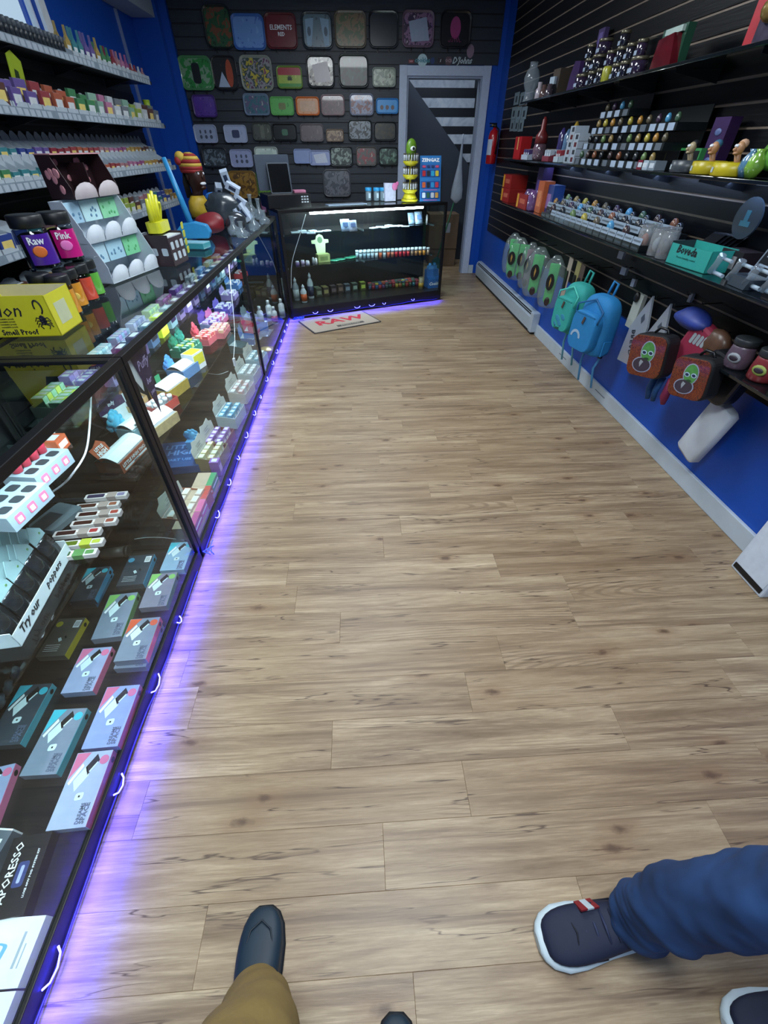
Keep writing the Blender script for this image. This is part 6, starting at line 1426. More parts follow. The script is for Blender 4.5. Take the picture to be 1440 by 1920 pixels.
MB().bb(-0.06, 0.06, 0.0, 0.045, 0.2, 0.235).ball((-0.03, 0.02, 0.245), 0.022, 0, 10, 6).ball((0.03, 0.02, 0.245), 0.022, 0, 10, 6).build('top', mat('#4a90d0', 0.3), e)
text('Cookies', 0.05, WHITE, bd, (0, -0.0855, 0.05), (1, 0, 0), (0, 0, 1), shear=0.25, bold=0.002)
tag(MB().cyl((0, 0, 0), 0.033, 0.13, 0, 16).lathe([(0.0335, 0.02), (0.0335, 0.07)], seg=16, m=1).build('drink_can', [mat('#8f8468', 0.35), mat('#b08a2c', 0.4, var=0.4, scale=30)], None, cwp(789, 541, Z3)), 'tan can with gold band beside the blue dispenser', 'can')
cord([CW(0.30, 0.06, 0.97), CW(0.22, 0.07, 0.80), CW(0.10, 0.08, 0.55), CW(0.06, 0.1, 0.3)], 0.0035, WC, 'white cord hanging at the left inside the back case')
# --- cable bundle at the corner between the cases, blue light put into its colour
b = MB(); rr = random.Random(4)
pts = [Vector((-0.76+rr.uniform(0, 0.16), 5.03+rr.uniform(-0.02, 0.03), 0.02+rr.uniform(0, 0.03))) for _ in range(14)]
b.tube(pts, 0.006, 0, 6); tag(b.build('cable_bundle', mat('#2c50e8', 0.4, emit=0.5)), 'blue-lit cable bundle on the floor at the corner between the cases', 'cable')
b = MB(); pts = [Vector((-0.775+rr.uniform(0, 0.05), 1.44+rr.uniform(-0.05, 0.05), 0.02+rr.uniform(0, 0.05))) for _ in range(12)]
b.tube(pts, 0.0022, 0, 5); tag(b.build('cable_loop', mat('#4060f0', 0.4, emit=0.4)), 'small blue-lit cable loop on the floor at the double post', 'cable')  # blue light put into the loop's colour and slight glow
# --- door mat
cs = [PZ(588, 627, 0), PZ(714, 604, 0), PZ(680, 583, 0), PZ(560, 603, 0)]
c = (cs[0]+cs[1]+cs[2]+cs[3])/4; ux = ((cs[1]-cs[0])+(cs[2]-cs[3]))/2; W_ = ux.length; a = math.atan2(ux.y, ux.x); ux.normalize(); uy = Vector((-ux.y, ux.x, 0)); H_ = abs((cs[3]-cs[0]).dot(uy))
e = empty('door_mat', (c.x, c.y, 0.0005), a, 'beige and dark bordered floor mat with big red lettering before the back case', 'mat')
MB().prism(rrect(W_, H_, 0.015), (0, 0, 0), (1, 0, 0), (0, 1, 0), (0, 0, 0.006)).build('border', mat('#3c3a3c', 0.9), e)
fl_ = MB().prism(rrect(W_-0.03, H_-0.03, 0.01), (0, 0, 0.006), (1, 0, 0), (0, 1, 0), (0, 0, 0.002)).build('pile', mat('#a89c90', 0.95, var=0.15, scale=200), e)
text('RAW', H_*0.42, mat('#b83040', 0.9), fl_, (0.02, H_*0.06, 0.0082), (1, 0, 0), (0, 1, 0), bold=0.006, sx=1.25)
b = MB().prism([(math.cos(t)*0.05, math.sin(t)*0.04) for t in [i*PI/8 for i in range(16)]], (-W_*0.12, H_*0.33, 0.0082), (1, 0, 0), (0, 1, 0), (0, 0, 0.0005)).bb(-W_*0.12, W_*0.28, -H_*0.36, -H_*0.25, 0.0082, 0.0088)
b.build('print', mat('#4f4a48', 0.9), fl_); text('ROLLING PAPERS', 0.03, mat('#b8b0a4', 0.9), fl_, (W_*0.08, -H_*0.305, 0.0092), (1, 0, 0), (0, 1, 0), bold=0.001)
# ================================================================ RIGHT WALL
def Yat(px_, X, z):
    k = (px_-720)/FPX; v = CR-CF*k
    return -(v.x*X+v.z*(z-CAMH))/v.y
R1, R2, R3, R4 = 1.80, 1.40, 1.05, 0.755
RXF, RXB = 1.56, XR-0.016
GSH = mat('#10161a', 0.12, coat=0.6)
for nm, z, y0, y1, xf in (('highest', R1, 1.1, 5.31, RXF), ('middle', R2, 1.1, 5.58, RXF), ('long lower', R3, 1.1, 5.44, RXF), ('short lowest', R4, 0.9, 1.83, 1.60)):
    e = empty('display_shelf', (xf, y0, z), 0, '%s dark glass shelf on the right wall' % nm, 'shelf')
    MB().bb(0, RXB-xf, 0, y1-y0, -0.014, 0).build('board', GSH, e, bevel=0.002)
    n = max(2, int((y1-y0)/0.6))
    for k in range(n+1):
        yy = 0.05+(y1-y0-0.1)*k/n
        MB().prism([(RXB-xf, 0), (0.05, 0), (0.05, -0.012), (RXB-xf, -0.05)], (0, yy, -0.0145), (1, 0, 0), (0, 0, 1), (0, 0.005, 0)).build('bracket', DARK, e)
    if z == R2:
        MB().bb(RXB-xf-0.09, RXB-xf-0.07, 0.1, y1-y0-1.3, -0.024, -0.0145).build('light_strip', emis((0.45, 0.62, 1), 2.2), e)
        for k in range(3):
            area('shelf_lamp', (RXB-xf-0.08, 0.6+1.25*k, -0.03), (0, math.radians(-25), 0), 0.02, 1.15, 1.3, (0.45, 0.62, 1.0), e)
# extinguisher
e = empty('fire_extinguisher', (1.78, 6.98, 1.32), -1.2, 'red fire extinguisher with white label hung by the blue corner', 'extinguisher')
RD = mat('#b01420', 0.25, coat=0.6)
MB().lathe([(0.055, 0), (0.065, 0.01), (0.065, 0.27), (0.05, 0.315), (0.024, 0.335), (0.02, 0.35)], seg=20).build('cylinder', RD, e)
MB().cyl((0, 0, 0.35), 0.022, 0.03, 0, 12).box((0.0, -0.03, 0.385), (0.02, 0.10, 0.012), 0).box((0.0, -0.04, 0.36), (0.016, 0.07, 0.01), 0).build('valve', DARK, e)
MB().tube([(0.02, 0, 0.36), (0.08, 0, 0.33), (0.085, 0, 0.2), (0.075, 0, 0.1)], 0.009, 0, 8).build('hose', BLACK, e)
lb = MB(); vs = []; fs = []
for i in range(9):
    a = -PI/2-0.8+1.6*i/8
    for zz in (0.09, 0.24): vs.append((0.0658*math.cos(a), 0.0658*math.sin(a), zz))
for i in range(8): fs.append((2*i, 2*i+2, 2*i+3, 2*i+1))
lb.add(vs, fs, 0, True).build('label', mat('#b8c4d8', 0.5), e)
MB().ball((-0.02, -0.02, 0.372), 0.016, 0, 8, 6).build('gauge', mat('#c8c8a0', 0.4), e)
# --- top shelf goods
GL2 = glassmat((0.80, 0.86, 0.90), key='bong', frost=((0.6, 0.68, 0.75), 0.18))
def rz(px_, X, z, dz=0.0015): return Vector((X, Yat(px_, X, z), z+dz))
e = empty('bell_jar', rz(990, 1.66, R1), 0, 'clear bell-shaped glass piece with flared foot at the far end of the highest right shelf', 'water pipe')
e.scale = (0.62,)*3
MB().lathe([(0.09, 0), (0.095, 0.006), (0.07, 0.05), (0.07, 0.12), (0.105, 0.20), (0.11, 0.27), (0.085, 0.34), (0.055, 0.37), (0.055, 0.42), (0.06, 0.425)], seg=20).build('glass_body', GL2, e)
MB().tube([(0.07, 0, 0.12), (0.10, -0.03, 0.06), (0.12, -0.06, 0.02)], 0.014, 0, 8).build('arm', GL2, e)
for i, (px_, h_, c, lb) in enumerate([(1008, 0.11, '#a8a0a8', 'slim clear bottle beside the bell-shaped glass'), (1017, 0.085, '#5a4440', 'brownish glass cup with glints on the highest right shelf'), (1027, 0.08, '#4a4048', 'dark glass cup with glints on the highest right shelf')]):
    tag(MB().lathe([(0.03, 0), (0.034, 0.006), (0.03, h_*0.6), (0.018, h_*0.7), (0.02, h_)], seg=12).build('glass_cup', mat(c, 0.12, coat=0.8), None, rz(px_, 1.64, R1)), lb, 'cup')
b = MB().bb(-0.04, 0.04, -0.04, 0.04, 0, 0.08, 0).bb(-0.035, 0.035, -0.035, 0.035, 0.08, 0.125, 1)
tag(b.build('white_topped_box', [mat('#20242c', 0.4), mat('#a8b8c4', 0.5)], None, rz(1036, 1.70, R1), (0, 0, 0.2)), 'black box with white top on the highest right shelf', 'box')
tag(MB().bb(-0.07, 0.07, -0.06, 0.06, 0, 0.17, 0).bb(-0.0705, -0.07, -0.05, 0.05, 0.02, 0.12, 1).build('brown_box', [mat('#4a4036', 0.6), mat('#2c2a30', 0.5)], None, rz(1050, 1.76, R1), (0, 0, 0.1)), 'brown upright box behind the purple package on the highest right shelf', 'box')
tag(MB().prism([(-0.07, 0), (0.09, 0), (0.11, 0.10), (0.09, 0.18), (-0.02, 0.17), (-0.06, 0.08)], (0, 0, 0), (0, 1, 0), (0.15, 0, 1), (0.03, 0, 0), 0).build('purple_package', mat('#3f2c58', 0.3, var=0.4, scale=14), None, rz(1068, 1.68, R1)), 'tall dark purple package leaning on the highest right shelf', 'package')
tag(MB().bb(-0.015, 0.015, -0.05, 0.05, 0, 0.32, 0).bb(-0.016, -0.015, -0.03, 0.03, 0.15, 0.3, 1).build('lilac_card_box', [mat('#4a3c6a', 0.4), mat('#6a5c98', 0.4)], None, rz(1106, 1.80, R1)), 'slim lilac upright box rising behind the gold-lidded jars', 'box')
jt = {}
def gold_jar(px_, z, r, h, body, X, label):
    k = (r, h, body)
    if k not in jt:
        q = empty('gold_lid_jar')
        MB().lathe([(r*0.92, 0), (r, 0.004), (r, h*0.72), (r*0.86, h*0.8)], seg=16).build('glass_body', mat(body, 0.12, coat=0.8, var=0.4, scale=35), q)
        MB().lathe([(r*0.97, h*0.79), (r*0.99, h*0.8), (r*0.99, h*0.97), (r*0.93, h), (r*0.2, h)], seg=16).build('lid', mat('#6f6a58', 0.3, metal=0.6), q)
        MB().bb(-r*1.03, -r*0.98, -r*0.5, r*0.5, h*0.12, h*0.38).build('label', mat('#a0b0c4', 0.5), q)
        jt[k] = q; o = q
    else: o = copy_tree(jt[k])
    place(o, rz(px_, X, z)); tag(o, label, 'jar', 'gold-lidded jars on the highest right shelf'); return o
for t_, (z, pxs, X) in enumerate([(R1, [1088, 1106, 1122, 1137, 1151, 1166, 1192], 1.62), (R1+0.079, [1101, 1119, 1141, 1160, 1178, 1198], 1.66), (R1+0.158, [1105, 1131, 1167], 1.70)]):
    for i, px_ in enumerate(pxs):
        big = (t_ == 0 and i in (0, 6)) or (t_ == 2 and i in (1, 3)) or (t_ == 1 and i == 1)
        gold_jar(px_, z, 0.046 if big else 0.030, 0.072, '#1c1c28' if (i+t_) % 3 else '#2c2038', X, 'gold-lidded dark jar, %s row, %s from the far end, highest right shelf' % (('bottom', 'middle', 'top')[t_], ordinal(i)))
    if t_ < 2:
        y0, y1 = Yat(1210, 1.7, R1), Yat(1090, 1.7, R1)
        tag(MB().bb(1.60 if t_ == 0 else 1.66, 1.80, y0, y1, z+0.0742, z+0.0768).build('clear_riser', GLASS), 'clear riser sheet above the %s row of gold-lidded jars' % ('bottom', 'middle')[t_], 'riser')
o = MB().lathe([(0.024, 0), (0.027, 0.004), (0.027, 0.06), (0.022, 0.068)], seg=12).build('yellow_jar', mat('#a8a83a', 0.3, coat=0.4), None, rz(1133, 1.60, R1)); tag(o, 'yellow-labelled jar among the dark gold-lidded ones', 'jar')
e = empty('red_green_package', rz(1245, 1.66, R1), 0, 'red transparent package with a green backing card on the highest right shelf', 'package')
e.scale = (0.8, 0.85, 0.55)
MB().bb(0.0, 0.05, -0.12, 0.14, 0, 0.28).build('backing_card', mat('#1f4a38', 0.4), e)
MB().prism([(-0.13, 0.0), (0.10, 0.0), (0.08, 0.20), (-0.08, 0.22)], (-0.05, 0, 0.005), (0, 1, 0), (0, 0, 1), (0.05, 0, 0)).build('red_bag', mat('#5a141e', 0.15, coat=0.8, var=0.6, scale=14), e)
MB().bb(-0.02, -0.0, -0.10, 0.08, 0.23, 0.27).build('white_label', mat('#a8bcb4', 0.5), e)
e = empty('red_gift_package', rz(1425, 1.64, R1), 0.1, 'tall red and clear gift package at the right picture edge, highest shelf', 'package')
e.scale = (0.8, 0.8, 0.75)
MB().bb(-0.03, 0.10, 0.02, 0.09, 0, 0.34).build('red_panel', mat('#a8202c', 0.35, var=0.3, scale=18), e)
MB().bb(-0.04, 0.10, -0.12, 0.02, 0, 0.32).build('clear_box', mat('#4a4450', 0.1, coat=0.9, var=0.7, scale=20), e)
MB().ball((-0.03, -0.05, 0.25), 0.045, 0, 10, 6).ball((-0.04, -0.04, 0.12), 0.05, 0, 10, 6).build('gold_ball', mat('#8a7440', 0.3, metal=0.4), e)
# price cards pegged at the far end
for r_, (y_, pxs) in enumerate([(185, [969, 980]), (212, [964, 973, 983]), (235, [961, 969, 977])]):
    for i, px_ in enumerate(pxs):
        p = PX(px_, y_, XR-0.02); tag(MB().bb(-0.003, 0, -0.09, 0.09, -0.05, 0.05, 0).bb(-0.0035, -0.003, -0.03, 0.03, -0.03, 0.02, 1).build('price_card', [mat('#6f8088', 0.5), mat('#2c343c', 0.5)], None, p), 'grey price card on the far right slatwall, %s row, %s from the corner' % (ordinal(r_), ordinal(i)), 'price card', 'price cards')
# --- middle shelf goods
tag(MB().bb(-0.05, 0.05, -0.10, 0.10, 0, 0.165, 0).bb(-0.051, -0.05, -0.015, 0.015, 0.07, 0.16, 1).build('red_box', [mat('#a81c20', 0.35), mat('#c89a5c', 0.4)], None, rz(976, 1.66, R2)), 'upright red box at the far end of the middle right shelf', 'box')
e = empty('red_capped_decanter', rz(1008, 1.66, R2), 0, 'clear wrapped decanter with a red pointed cover, middle right shelf far end', 'decanter')
e.scale = (0.75,)*3
MB().lathe([(0.06, 0), (0.075, 0.02), (0.08, 0.10), (0.05, 0.19)], seg=14).build('glass_body', mat('#6a5460', 0.12, coat=0.9, var=0.7, scale=25), e)
MB().lathe([(0.072, 0.15), (0.07, 0.22), (0.03, 0.27), (0.028, 0.35), (0.01, 0.38)], seg=14).build('red_cover', mat('#6a2426', 0.3, var=0.5, scale=20), e)
for i, (px_, w_, c1, c2, wd) in enumerate([(992, 0.19, '#4a3a6a', '#a8b4c4', 'violet and white'), (1032, 0.16, '#a8b4c0', '#7a2c3c', 'white and crimson'), (1052, 0.10, '#8a2c34', '#a8b8c0', 'red and white')]):
    o = carton_open('display_carton', w_, 0.10, 0.05, mat(c2, 0.5), front=0.7); place(o, rz(px_, 1.62, R2), -PI/2); tag(o, '%s low open carton on the middle right shelf' % wd, 'display carton')
    fill(o, 3, 2, w_*0.22, 0.035, 0.07, c1, '#c8d0d8', '%s pack in the low open carton on the middle right shelf' % wd, '%s packs' % wd, -w_*0.3, -0.02, w_*0.3, 0.045)
for i, (px_, h_, c, wd) in enumerate([(1045, 0.21, '#3c3468', 'indigo tall'), (1055, 0.20, '#5a7898', 'pale blue tall'), (1066, 0.24, '#a88c3c', 'golden tall')]):
    tag(MB().lathe([(0.03, 0), (0.035, 0.05), (0.03, h_*0.5), (0.032, h_*0.8), (0.008, h_)], seg=10).build('wrapped_bottle', mat(c, 0.2, coat=0.7, var=0.4, scale=18), None, rz(px_, 1.74, R2)), '%s wrapped bottle behind the low cartons, middle right shelf' % wd, 'bottle')
for i in range(5):
    for j in range(2):
        if i == 4 and j: continue
        o = MB().bb(-0.05, 0.05, -0.045, 0.045, 0, 0.041, 0).bb(-0.051, -0.05, -0.03, 0.012, 0.009, 0.034, 1).build('slim_box', [mat('#a4b0bc', 0.5), mat('#5a1c24' if (i+j) % 2 else '#2c3038', 0.5)], None, rz(1071+10*j, 1.66+0.0*i, R2)+Vector((0, -0.004*i, 0.0415*i)))
        tag(o, 'white box with dark window, %s of the %s stack beside the black display towers' % (('lowest', 'second', 'third', 'fourth', 'top')[i], ('far', 'near')[j]), 'box', 'stacked white boxes on the middle right shelf')
# black display towers with egg-shaped lighters
EGG = ['#3f5a44', '#5f7a48', '#3c2c40', '#1c2024', '#a87a34', '#3a2c2c', '#8a7444', '#4a90b8', '#24282c', '#5a5240', '#7a4c34', '#a89a3c']
eg = {}
def tower(pxs, rows, X, wd, base_i):
    y0, y1 = Yat(pxs[-1], X, R2)-0.05, Yat(pxs[0], X, R2)+0.05
    e = empty('egg_rack', (X, y0, R2+0.0015), 0, '%s black tiered rack of egg-shaped lighters with white price tags, middle right shelf' % wd, 'display rack')
    W_ = y1-y0
    for r_ in range(rows):
        z0 = 0.079*r_; x0 = 0.034*r_
        MB().bb(x0-0.035, 0.19, 0.001, W_-0.001, z0, z0+0.032).build('tier', mat('#0f1518', 0.35), e)
        for i, px_ in enumerate(pxs):
            yy = Yat(px_, X, R2)-y0
            MB().bb(x0-0.037, x0-0.0352, yy-0.030, yy+0.030, z0+0.001, z0+0.031).build('price_tag', mat('#9fb0c4' if (i*3+r_) % 4 else '#59626c', 0.5), e)
    MB().bb(0.19, 0.195, 0, W_, 0, 0.079*rows+0.02).build('back_board', mat('#0f1518', 0.35), e)
    for r_ in range(rows):
        for i, px_ in enumerate(pxs):
            c = EGG[(i*5+r_*3+base_i) % 12]
            if c not in eg:
                q = empty('egg_lighter'); MB().lathe([(0.012, 0), (0.024, 0.012), (0.027, 0.028), (0.022, 0.05), (0.012, 0.066), (0.002, 0.07)], seg=12).build('body', mat(c, 0.25, coat=0.5, var=0.3, scale=40), q); MB().cyl((0, 0, 0.0), 0.016, 0.006, 0, 10).build('foot', BLACK, q); eg[c] = q; o = q
            else: o = copy_tree(eg[c])
            place(o, (X+0.034*r_-0.012, Yat(px_, X, R2), R2+0.0015+0.079*r_+0.0335), sc=0.56); tag(o, 'egg-shaped lighter in the %s black rack, %s tier, %s from far end' % (wd, ordinal(r_), ordinal(i)), 'lighter', 'egg-shaped lighters in the %s rack' % wd)
tower([1090, 1101, 1113, 1126], 4, 1.62, 'taller far', 0)
tower([1142, 1158, 1173, 1189, 1204, 1220], 3, 1.62, 'wider near', 5)
for i, (px_, c, wd) in enumerate([(1207, '#7a2434', 'crimson'), (1216, '#a8b8c4', 'white'), (1229, '#7f8c98', 'clear')]):
    tag(MB().bb(-0.03, 0.03, -0.03, 0.03, 0, 0.04).bb(-0.031, -0.03, -0.02, 0.02, 0.01, 0.03, 1).build('clear_packet', [mat(c, 0.2, coat=0.5), mat('#c4ccd4', 0.4)], None, rz(px_, 1.575+0.03, R2)), '%s little packet before the near black rack' % wd, 'packet')
# ashtrays with sculpted heads
def ashtray(px_, r, col, label, headc, X=1.63, hair='#14161c', grey=False):
    e = empty('ashtray', rz(px_, X, R2), -0.3, label, 'ashtray'); e.scale = (0.62, 0.62, 0.60); r *= 1.5
    MB().lathe([(r*0.95, 0), (r, 0.006), (r, 0.075), (r*0.9, 0.078), (r*0.88, 0.03), (0.01, 0.028)], seg=24).build('bowl', mat(col, 0.35), e)
    hd = MB(); hx, hy = 0.02, 0.015
    hd.tube([(hx, hy, 0.03), (hx-0.01, hy-0.005, 0.08), (hx-0.025, hy-0.01, 0.12)], [0.022, 0.018, 0.02], 0, 10)
    R_ = Matrix.Rotation(0.5, 3, 'X')
    hd.ball((hx-0.03, hy-0.015, 0.15), 0.034, 0, 14, 8, (0.9, 1, 1.25), R_)
    hd.ball((hx-0.062, hy-0.03, 0.145), 0.011, 0, 8, 5, (1.2, 0.8, 1))
    hd.ball((hx-0.05, hy-0.03, 0.125), 0.017, 0, 8, 5, (1, 1, 0.6))
    hd.build('figure', mat(headc, 0.4, var=0.2, scale=40), e)
    ee = MB()
    for s in (-1, 1): ee.ball((hx-0.055, hy-0.02+s*0.014, 0.165), 0.0095, 0, 8, 5)
    ee.build('eyes', WHITE, e)
    MB().ball((hx-0.015, hy-0.01, 0.175), 0.034, 0, 12, 6, (0.9, 1, 0.8)).build('hair', mat(hair, 0.5), e)
    MB().bb(-r-0.001, -r+0.0, -0.02, 0.02, 0.02, 0.05).build('price_tag', mat('#b0bcc0', 0.5), e)
ashtray(1283, 0.075, '#3c4248', 'grey bowl ashtray with a cream sculpted head on the middle right shelf', '#a89878')
ashtray(1323, 0.075, '#b0a018', 'yellow round ashtray with sculpted head, farther of two', '#b88a64', hair='#3a6a88')
ashtray(1368, 0.085, '#b8a818', 'yellow round ashtray with sculpted head, nearer of two', '#b88a64', hair='#c8a084')
for i, (px_, c, wd) in enumerate([(1262, '#6a7038', 'olive'), (1287, '#3a8a4c', 'green')]):
    tag(MB().bb(-0.02, 0.06, -0.09, 0.09, 0, 0.07 if i == 0 else 0.09, 0).bb(-0.021, -0.02, -0.08, 0.08, 0.0, 0.08, 1).build('flat_box', [mat(c, 0.4), mat('#15181c', 0.4)], None, rz(px_, 1.74, R2)), '%s topped flat box behind the grey ashtray' % wd, 'box')
e = empty('tall_purple_pack', rz(1326, 1.78, R2), 0.1, 'tall narrow purple and black package standing behind the yellow ashtrays', 'package')
e.scale = (1, 1, 0.53)
MB().bb(-0.03, 0.03, -0.055, 0.045, 0, 0.38).build('box', mat('#3a2450', 0.35, var=0.5, scale=10), e)
b = MB()
for k in range(3): b.ball((-0.031, -0.005, 0.08+0.1*k), 0.022, 0, 10, 6, (0.15, 1, 1.2))
b.build('print', mat('#5a6a98', 0.4, var=0.5, scale=60), e)
e = empty('blister_package', rz(1425, 1.66, R2), 0.0, 'big clear blister package with green contents at the right picture edge, middle shelf', 'package')
e.scale = (0.9, 0.9, 0.6)
MB().prism([(-0.12, 0), (0.10, 0), (0.10, 0.26), (0.05, 0.31), (-0.08, 0.31), (-0.12, 0.24)], (0.03, 0, 0), (0, 1, 0), (0.1, 0, 1), (0.04, 0, 0)).build('backing', mat('#2c343c', 0.15, coat=0.9, var=0.5, scale=9), e)
MB().ball((-0.0, -0.02, 0.12), 0.07, 0, 12, 7, (0.5, 1, 1.2)).build('green_contents', mat('#5f9a3c', 0.3, var=0.5, scale=25), e)
MB().ball((-0.01, 0.05, 0.05), 0.05, 0, 10, 6, (0.6, 1, 0.9)).build('purple_contents', mat('#4a3c78', 0.3, var=0.5, scale=25), e)
MB().bb(0.015, 0.02, 0.03, 0.07, 0.22, 0.27).build('price_tag', mat('#b8c4cc', 0.5), e)
for i, (px_, c, wd) in enumerate([(1393, '#4f7a98', 'blue-green'), (1405, '#78a83c', 'lime')]):
    tag(MB().lathe([(0.02, 0), (0.035, 0.03), (0.03, 0.06), (0.014, 0.08), (0.018, 0.09)], seg=12).build('coloured_pipe', mat(c, 0.2, coat=0.8, var=0.5, scale=25), None, rz(px_, 1.62, R2)), '%s glass pipe between the near ashtray and the blister package' % wd, 'pipe')
# --- lower long shelf
for i, (px_, z, X, wd) in enumerate([(962, 0, 1.66, 'front lower'), (962, 0.1115, 1.68, 'upper'), (978, 0, 1.64, 'near lower')]):
    o = MB().bb(-0.07, 0.10, -0.15, 0.15, 0, 0.11, 0).bb(-0.072, -0.07, 0.09, 0.14, 0.005, 0.105, 1).bb(-0.0715, -0.07, -0.10, 0.05, 0.04, 0.075, 2).build('cigar_carton', [mat('#8a1c18', 0.4), mat('#c8922c', 0.4), mat('#b05a44', 0.4)], None, rz(px_, X, R3)+Vector((0, 0.1 if i < 2 else -0.18, z)))
    tag(o, 'red carton with yellow corner, %s of three, far end of lower shelf' % wd, 'carton')
for i, (px_, h_, w_, c, wd) in enumerate([(1009, 0.30, 0.07, '#3c2c58', 'tall purple'), (1014, 0.22, 0.07, '#b0582c', 'orange'), (1030, 0.20, 0.10, '#1c3c78', 'navy with pink figure')]):
    o = MB().bb(-0.04, 0.05, -w_, w_, 0, h_, 0).bb(-0.041, -0.04, -w_*0.6, w_*0.6, h_*0.2, h_*0.7, 1).build('upright_box', [mat(c, 0.35, var=0.25, scale=25), mat(('#5a4a90', '#c87a48', '#8a6aa0')[i], 0.4, var=0.5, scale=50)], None, rz(px_, (1.76, 1.66, 1.70)[i], R3)); tag(o, '%s upright box near the far end of the lower shelf' % wd, 'box')
for i, (px_, c) in enumerate([(988, '#58406a'), (996, '#6a4c7a')]):
    tag(MB().lathe([(0.045, 0), (0.05, 0.01), (0.05, 0.11), (0.03, 0.15)], seg=12).build('wrapped_jar', mat(c, 0.15, coat=0.9, var=0.6, scale=30), None, rz(px_, 1.62, R3)), 'shiny purple wrapped jar on the lower shelf, %s' % ('farther', 'nearer')[i], 'jar')
ln = 0
for r_, X in enumerate((1.605, 1.69, 1.775)):
    ys = []; y = Yat(1022+8*r_, X, R3); yend = Yat((1192, 1210, 1240)[r_], X, R3); k = 0
    while y > yend:
        w_ = (0.10, 0.17, 0.17)[r_]; e = empty('egg_lighter_box', (X, y-w_/2, R3+0.0015), 0, 'black lighter box on the lower right shelf, %s row, %s from the far end' % (('front', 'middle', 'rear')[r_], ordinal(k)), 'display box', 'black lighter boxes on the lower right shelf')
        hz = 0.032+0.026*r_
        MB().bb(-0.038, 0.038, -w_/2+0.003, w_/2-0.003, 0, hz, 0).bb(-0.0385, -0.038, -w_*0.35, w_*0.35, hz*0.3, hz*0.6, 1).build('box', [mat('#12181c', 0.3, coat=0.3), mat('#35424c', 0.4)], e)
        if not (r_ == 0 and k < 2):
            MB().prism([(-w_/2+0.004, 0), (w_/2-0.004, 0), (w_/2-0.004, 0.032), (-w_/2+0.004, 0.032)], (-0.036, 0, hz), (0, 1, 0), (0.15, 0, 1), (0.002, 0, 0), 0).build('white_strip', mat('#8fa0b0', 0.5), e)
            MB().prism([(-w_*0.36, 0.012), (w_*0.36, 0.012), (w_*0.36, 0.02), (-w_*0.36, 0.02)], (-0.0365, 0, hz), (0, 1, 0), (0.15, 0, 1), (-0.001, 0, 0)).build('print', mat('#5a6670', 0.5), e)
        c = EGG[(k*5+r_*4) % 12]
        if r_ > 0 or k % 2:
            o = copy_tree(eg[c]); place(o, (X+0.005, y-w_/2+0.02, R3+0.002+hz), sc=0.9); tag(o, 'egg-shaped lighter on a black box, %s row, %s from far end' % (('front', 'middle', 'rear')[r_], ordinal(k)), 'lighter', 'egg-shaped lighters on the lower right shelf')
        if r_ > 0:
            MB().ball((0.01, -0.028, hz+0.02), 0.024, 0, 10, 6, (1, 1, 1.2)).build('dark_egg', mat('#1c2228', 0.25, coat=0.5), e)
        y -= w_; k += 1
# clear plastic tubs, mint-green lettered carton, bag pile, round sign, stand, glass pipes
for i, (px_, X, c) in enumerate([(1201, 1.61, '#b8541c'), (1213, 1.66, '#5a6068'), (1224, 1.61, '#a8b4bc'), (1236, 1.66, '#6a5c50'), (1247, 1.70, '#5a5048'), (1240, 1.61, '#4f565c')]):
    e = empty('clear_tub', rz(px_, X, R3), 0, 'clear plastic tub of small goods on the lower shelf, %s from the far side' % ordinal(i), 'tub', 'clear tubs on the lower shelf')
    MB().lathe([(0.032, 0), (0.036, 0.004), (0.038, 0.10), (0.034, 0.105), (0.036, 0.12), (0.036, 0.122)], seg=12).build('tub_body', glassmat((0.75, 0.78, 0.8), key='tub', frost=((0.45, 0.47, 0.48), 0.35)), e)
    MB().ball((0, 0, 0.05), 0.022, 0, 8, 5, (1, 1, 1.6)).build('contents', mat(c, 0.4, var=0.3, scale=40), e)
e = empty('lettered_carton', (1.66, 2.25, R3+0.0015), -PI/2+0.10, 'mint green and charcoal carton with black lettering on the lower shelf', 'display carton')
MT = mat('#2f9a90', 0.4)
b = MB(); w_, d_, h_ = 0.27, 0.13, 0.085; t = 0.003
b.bb(-w_/2, w_/2, -d_/2, -d_/2+t, 0, h_).bb(-w_/2, w_/2, d_/2-t, d_/2, 0, h_*1.1).bb(w_/2-t, w_/2, -d_/2, d_/2, 0, h_*1.05).bb(-w_/2, w_/2, -d_/2, d_/2, 0, t)
cb = b.build('tray', MT, e)
sp = MB().bb(-w_/2-t, -w_/2, -d_/2, d_/2, 0, h_*1.1).build('charcoal_side', mat('#2c3438', 0.4), e)
b = MB()
for k in range(4): b.bb(-w_/2-t-0.001, -w_/2-t, -0.06, 0.0, 0.015+0.022*k, 0.028+0.022*k)
b.bb(-w_/2-t-0.001, -w_/2-t, 0.015, 0.045, 0.01, 0.085); b.build('print', mat('#98a4ac', 0.5), sp)
text('Boveda', 0.046, INK, cb, (-0.02, -d_/2-0.0004, 0.066), (1, 0, 0), (0, 0, 1), bold=0.0014, sx=1.0, shear=0.15)
text('Precise humidity control', 0.013, mat('#1c5a58', 0.5), cb, (-0.01, -d_/2-0.0004, 0.035), (1, 0, 0), (0, 0, 1))
MB().bb(-w_/2+0.01, w_/2-0.01, -d_/2+0.01, d_/2-0.01, t, h_*0.7).build('packed_sachets', mat('#2a7f78', 0.4, var=0.3, scale=40), e)
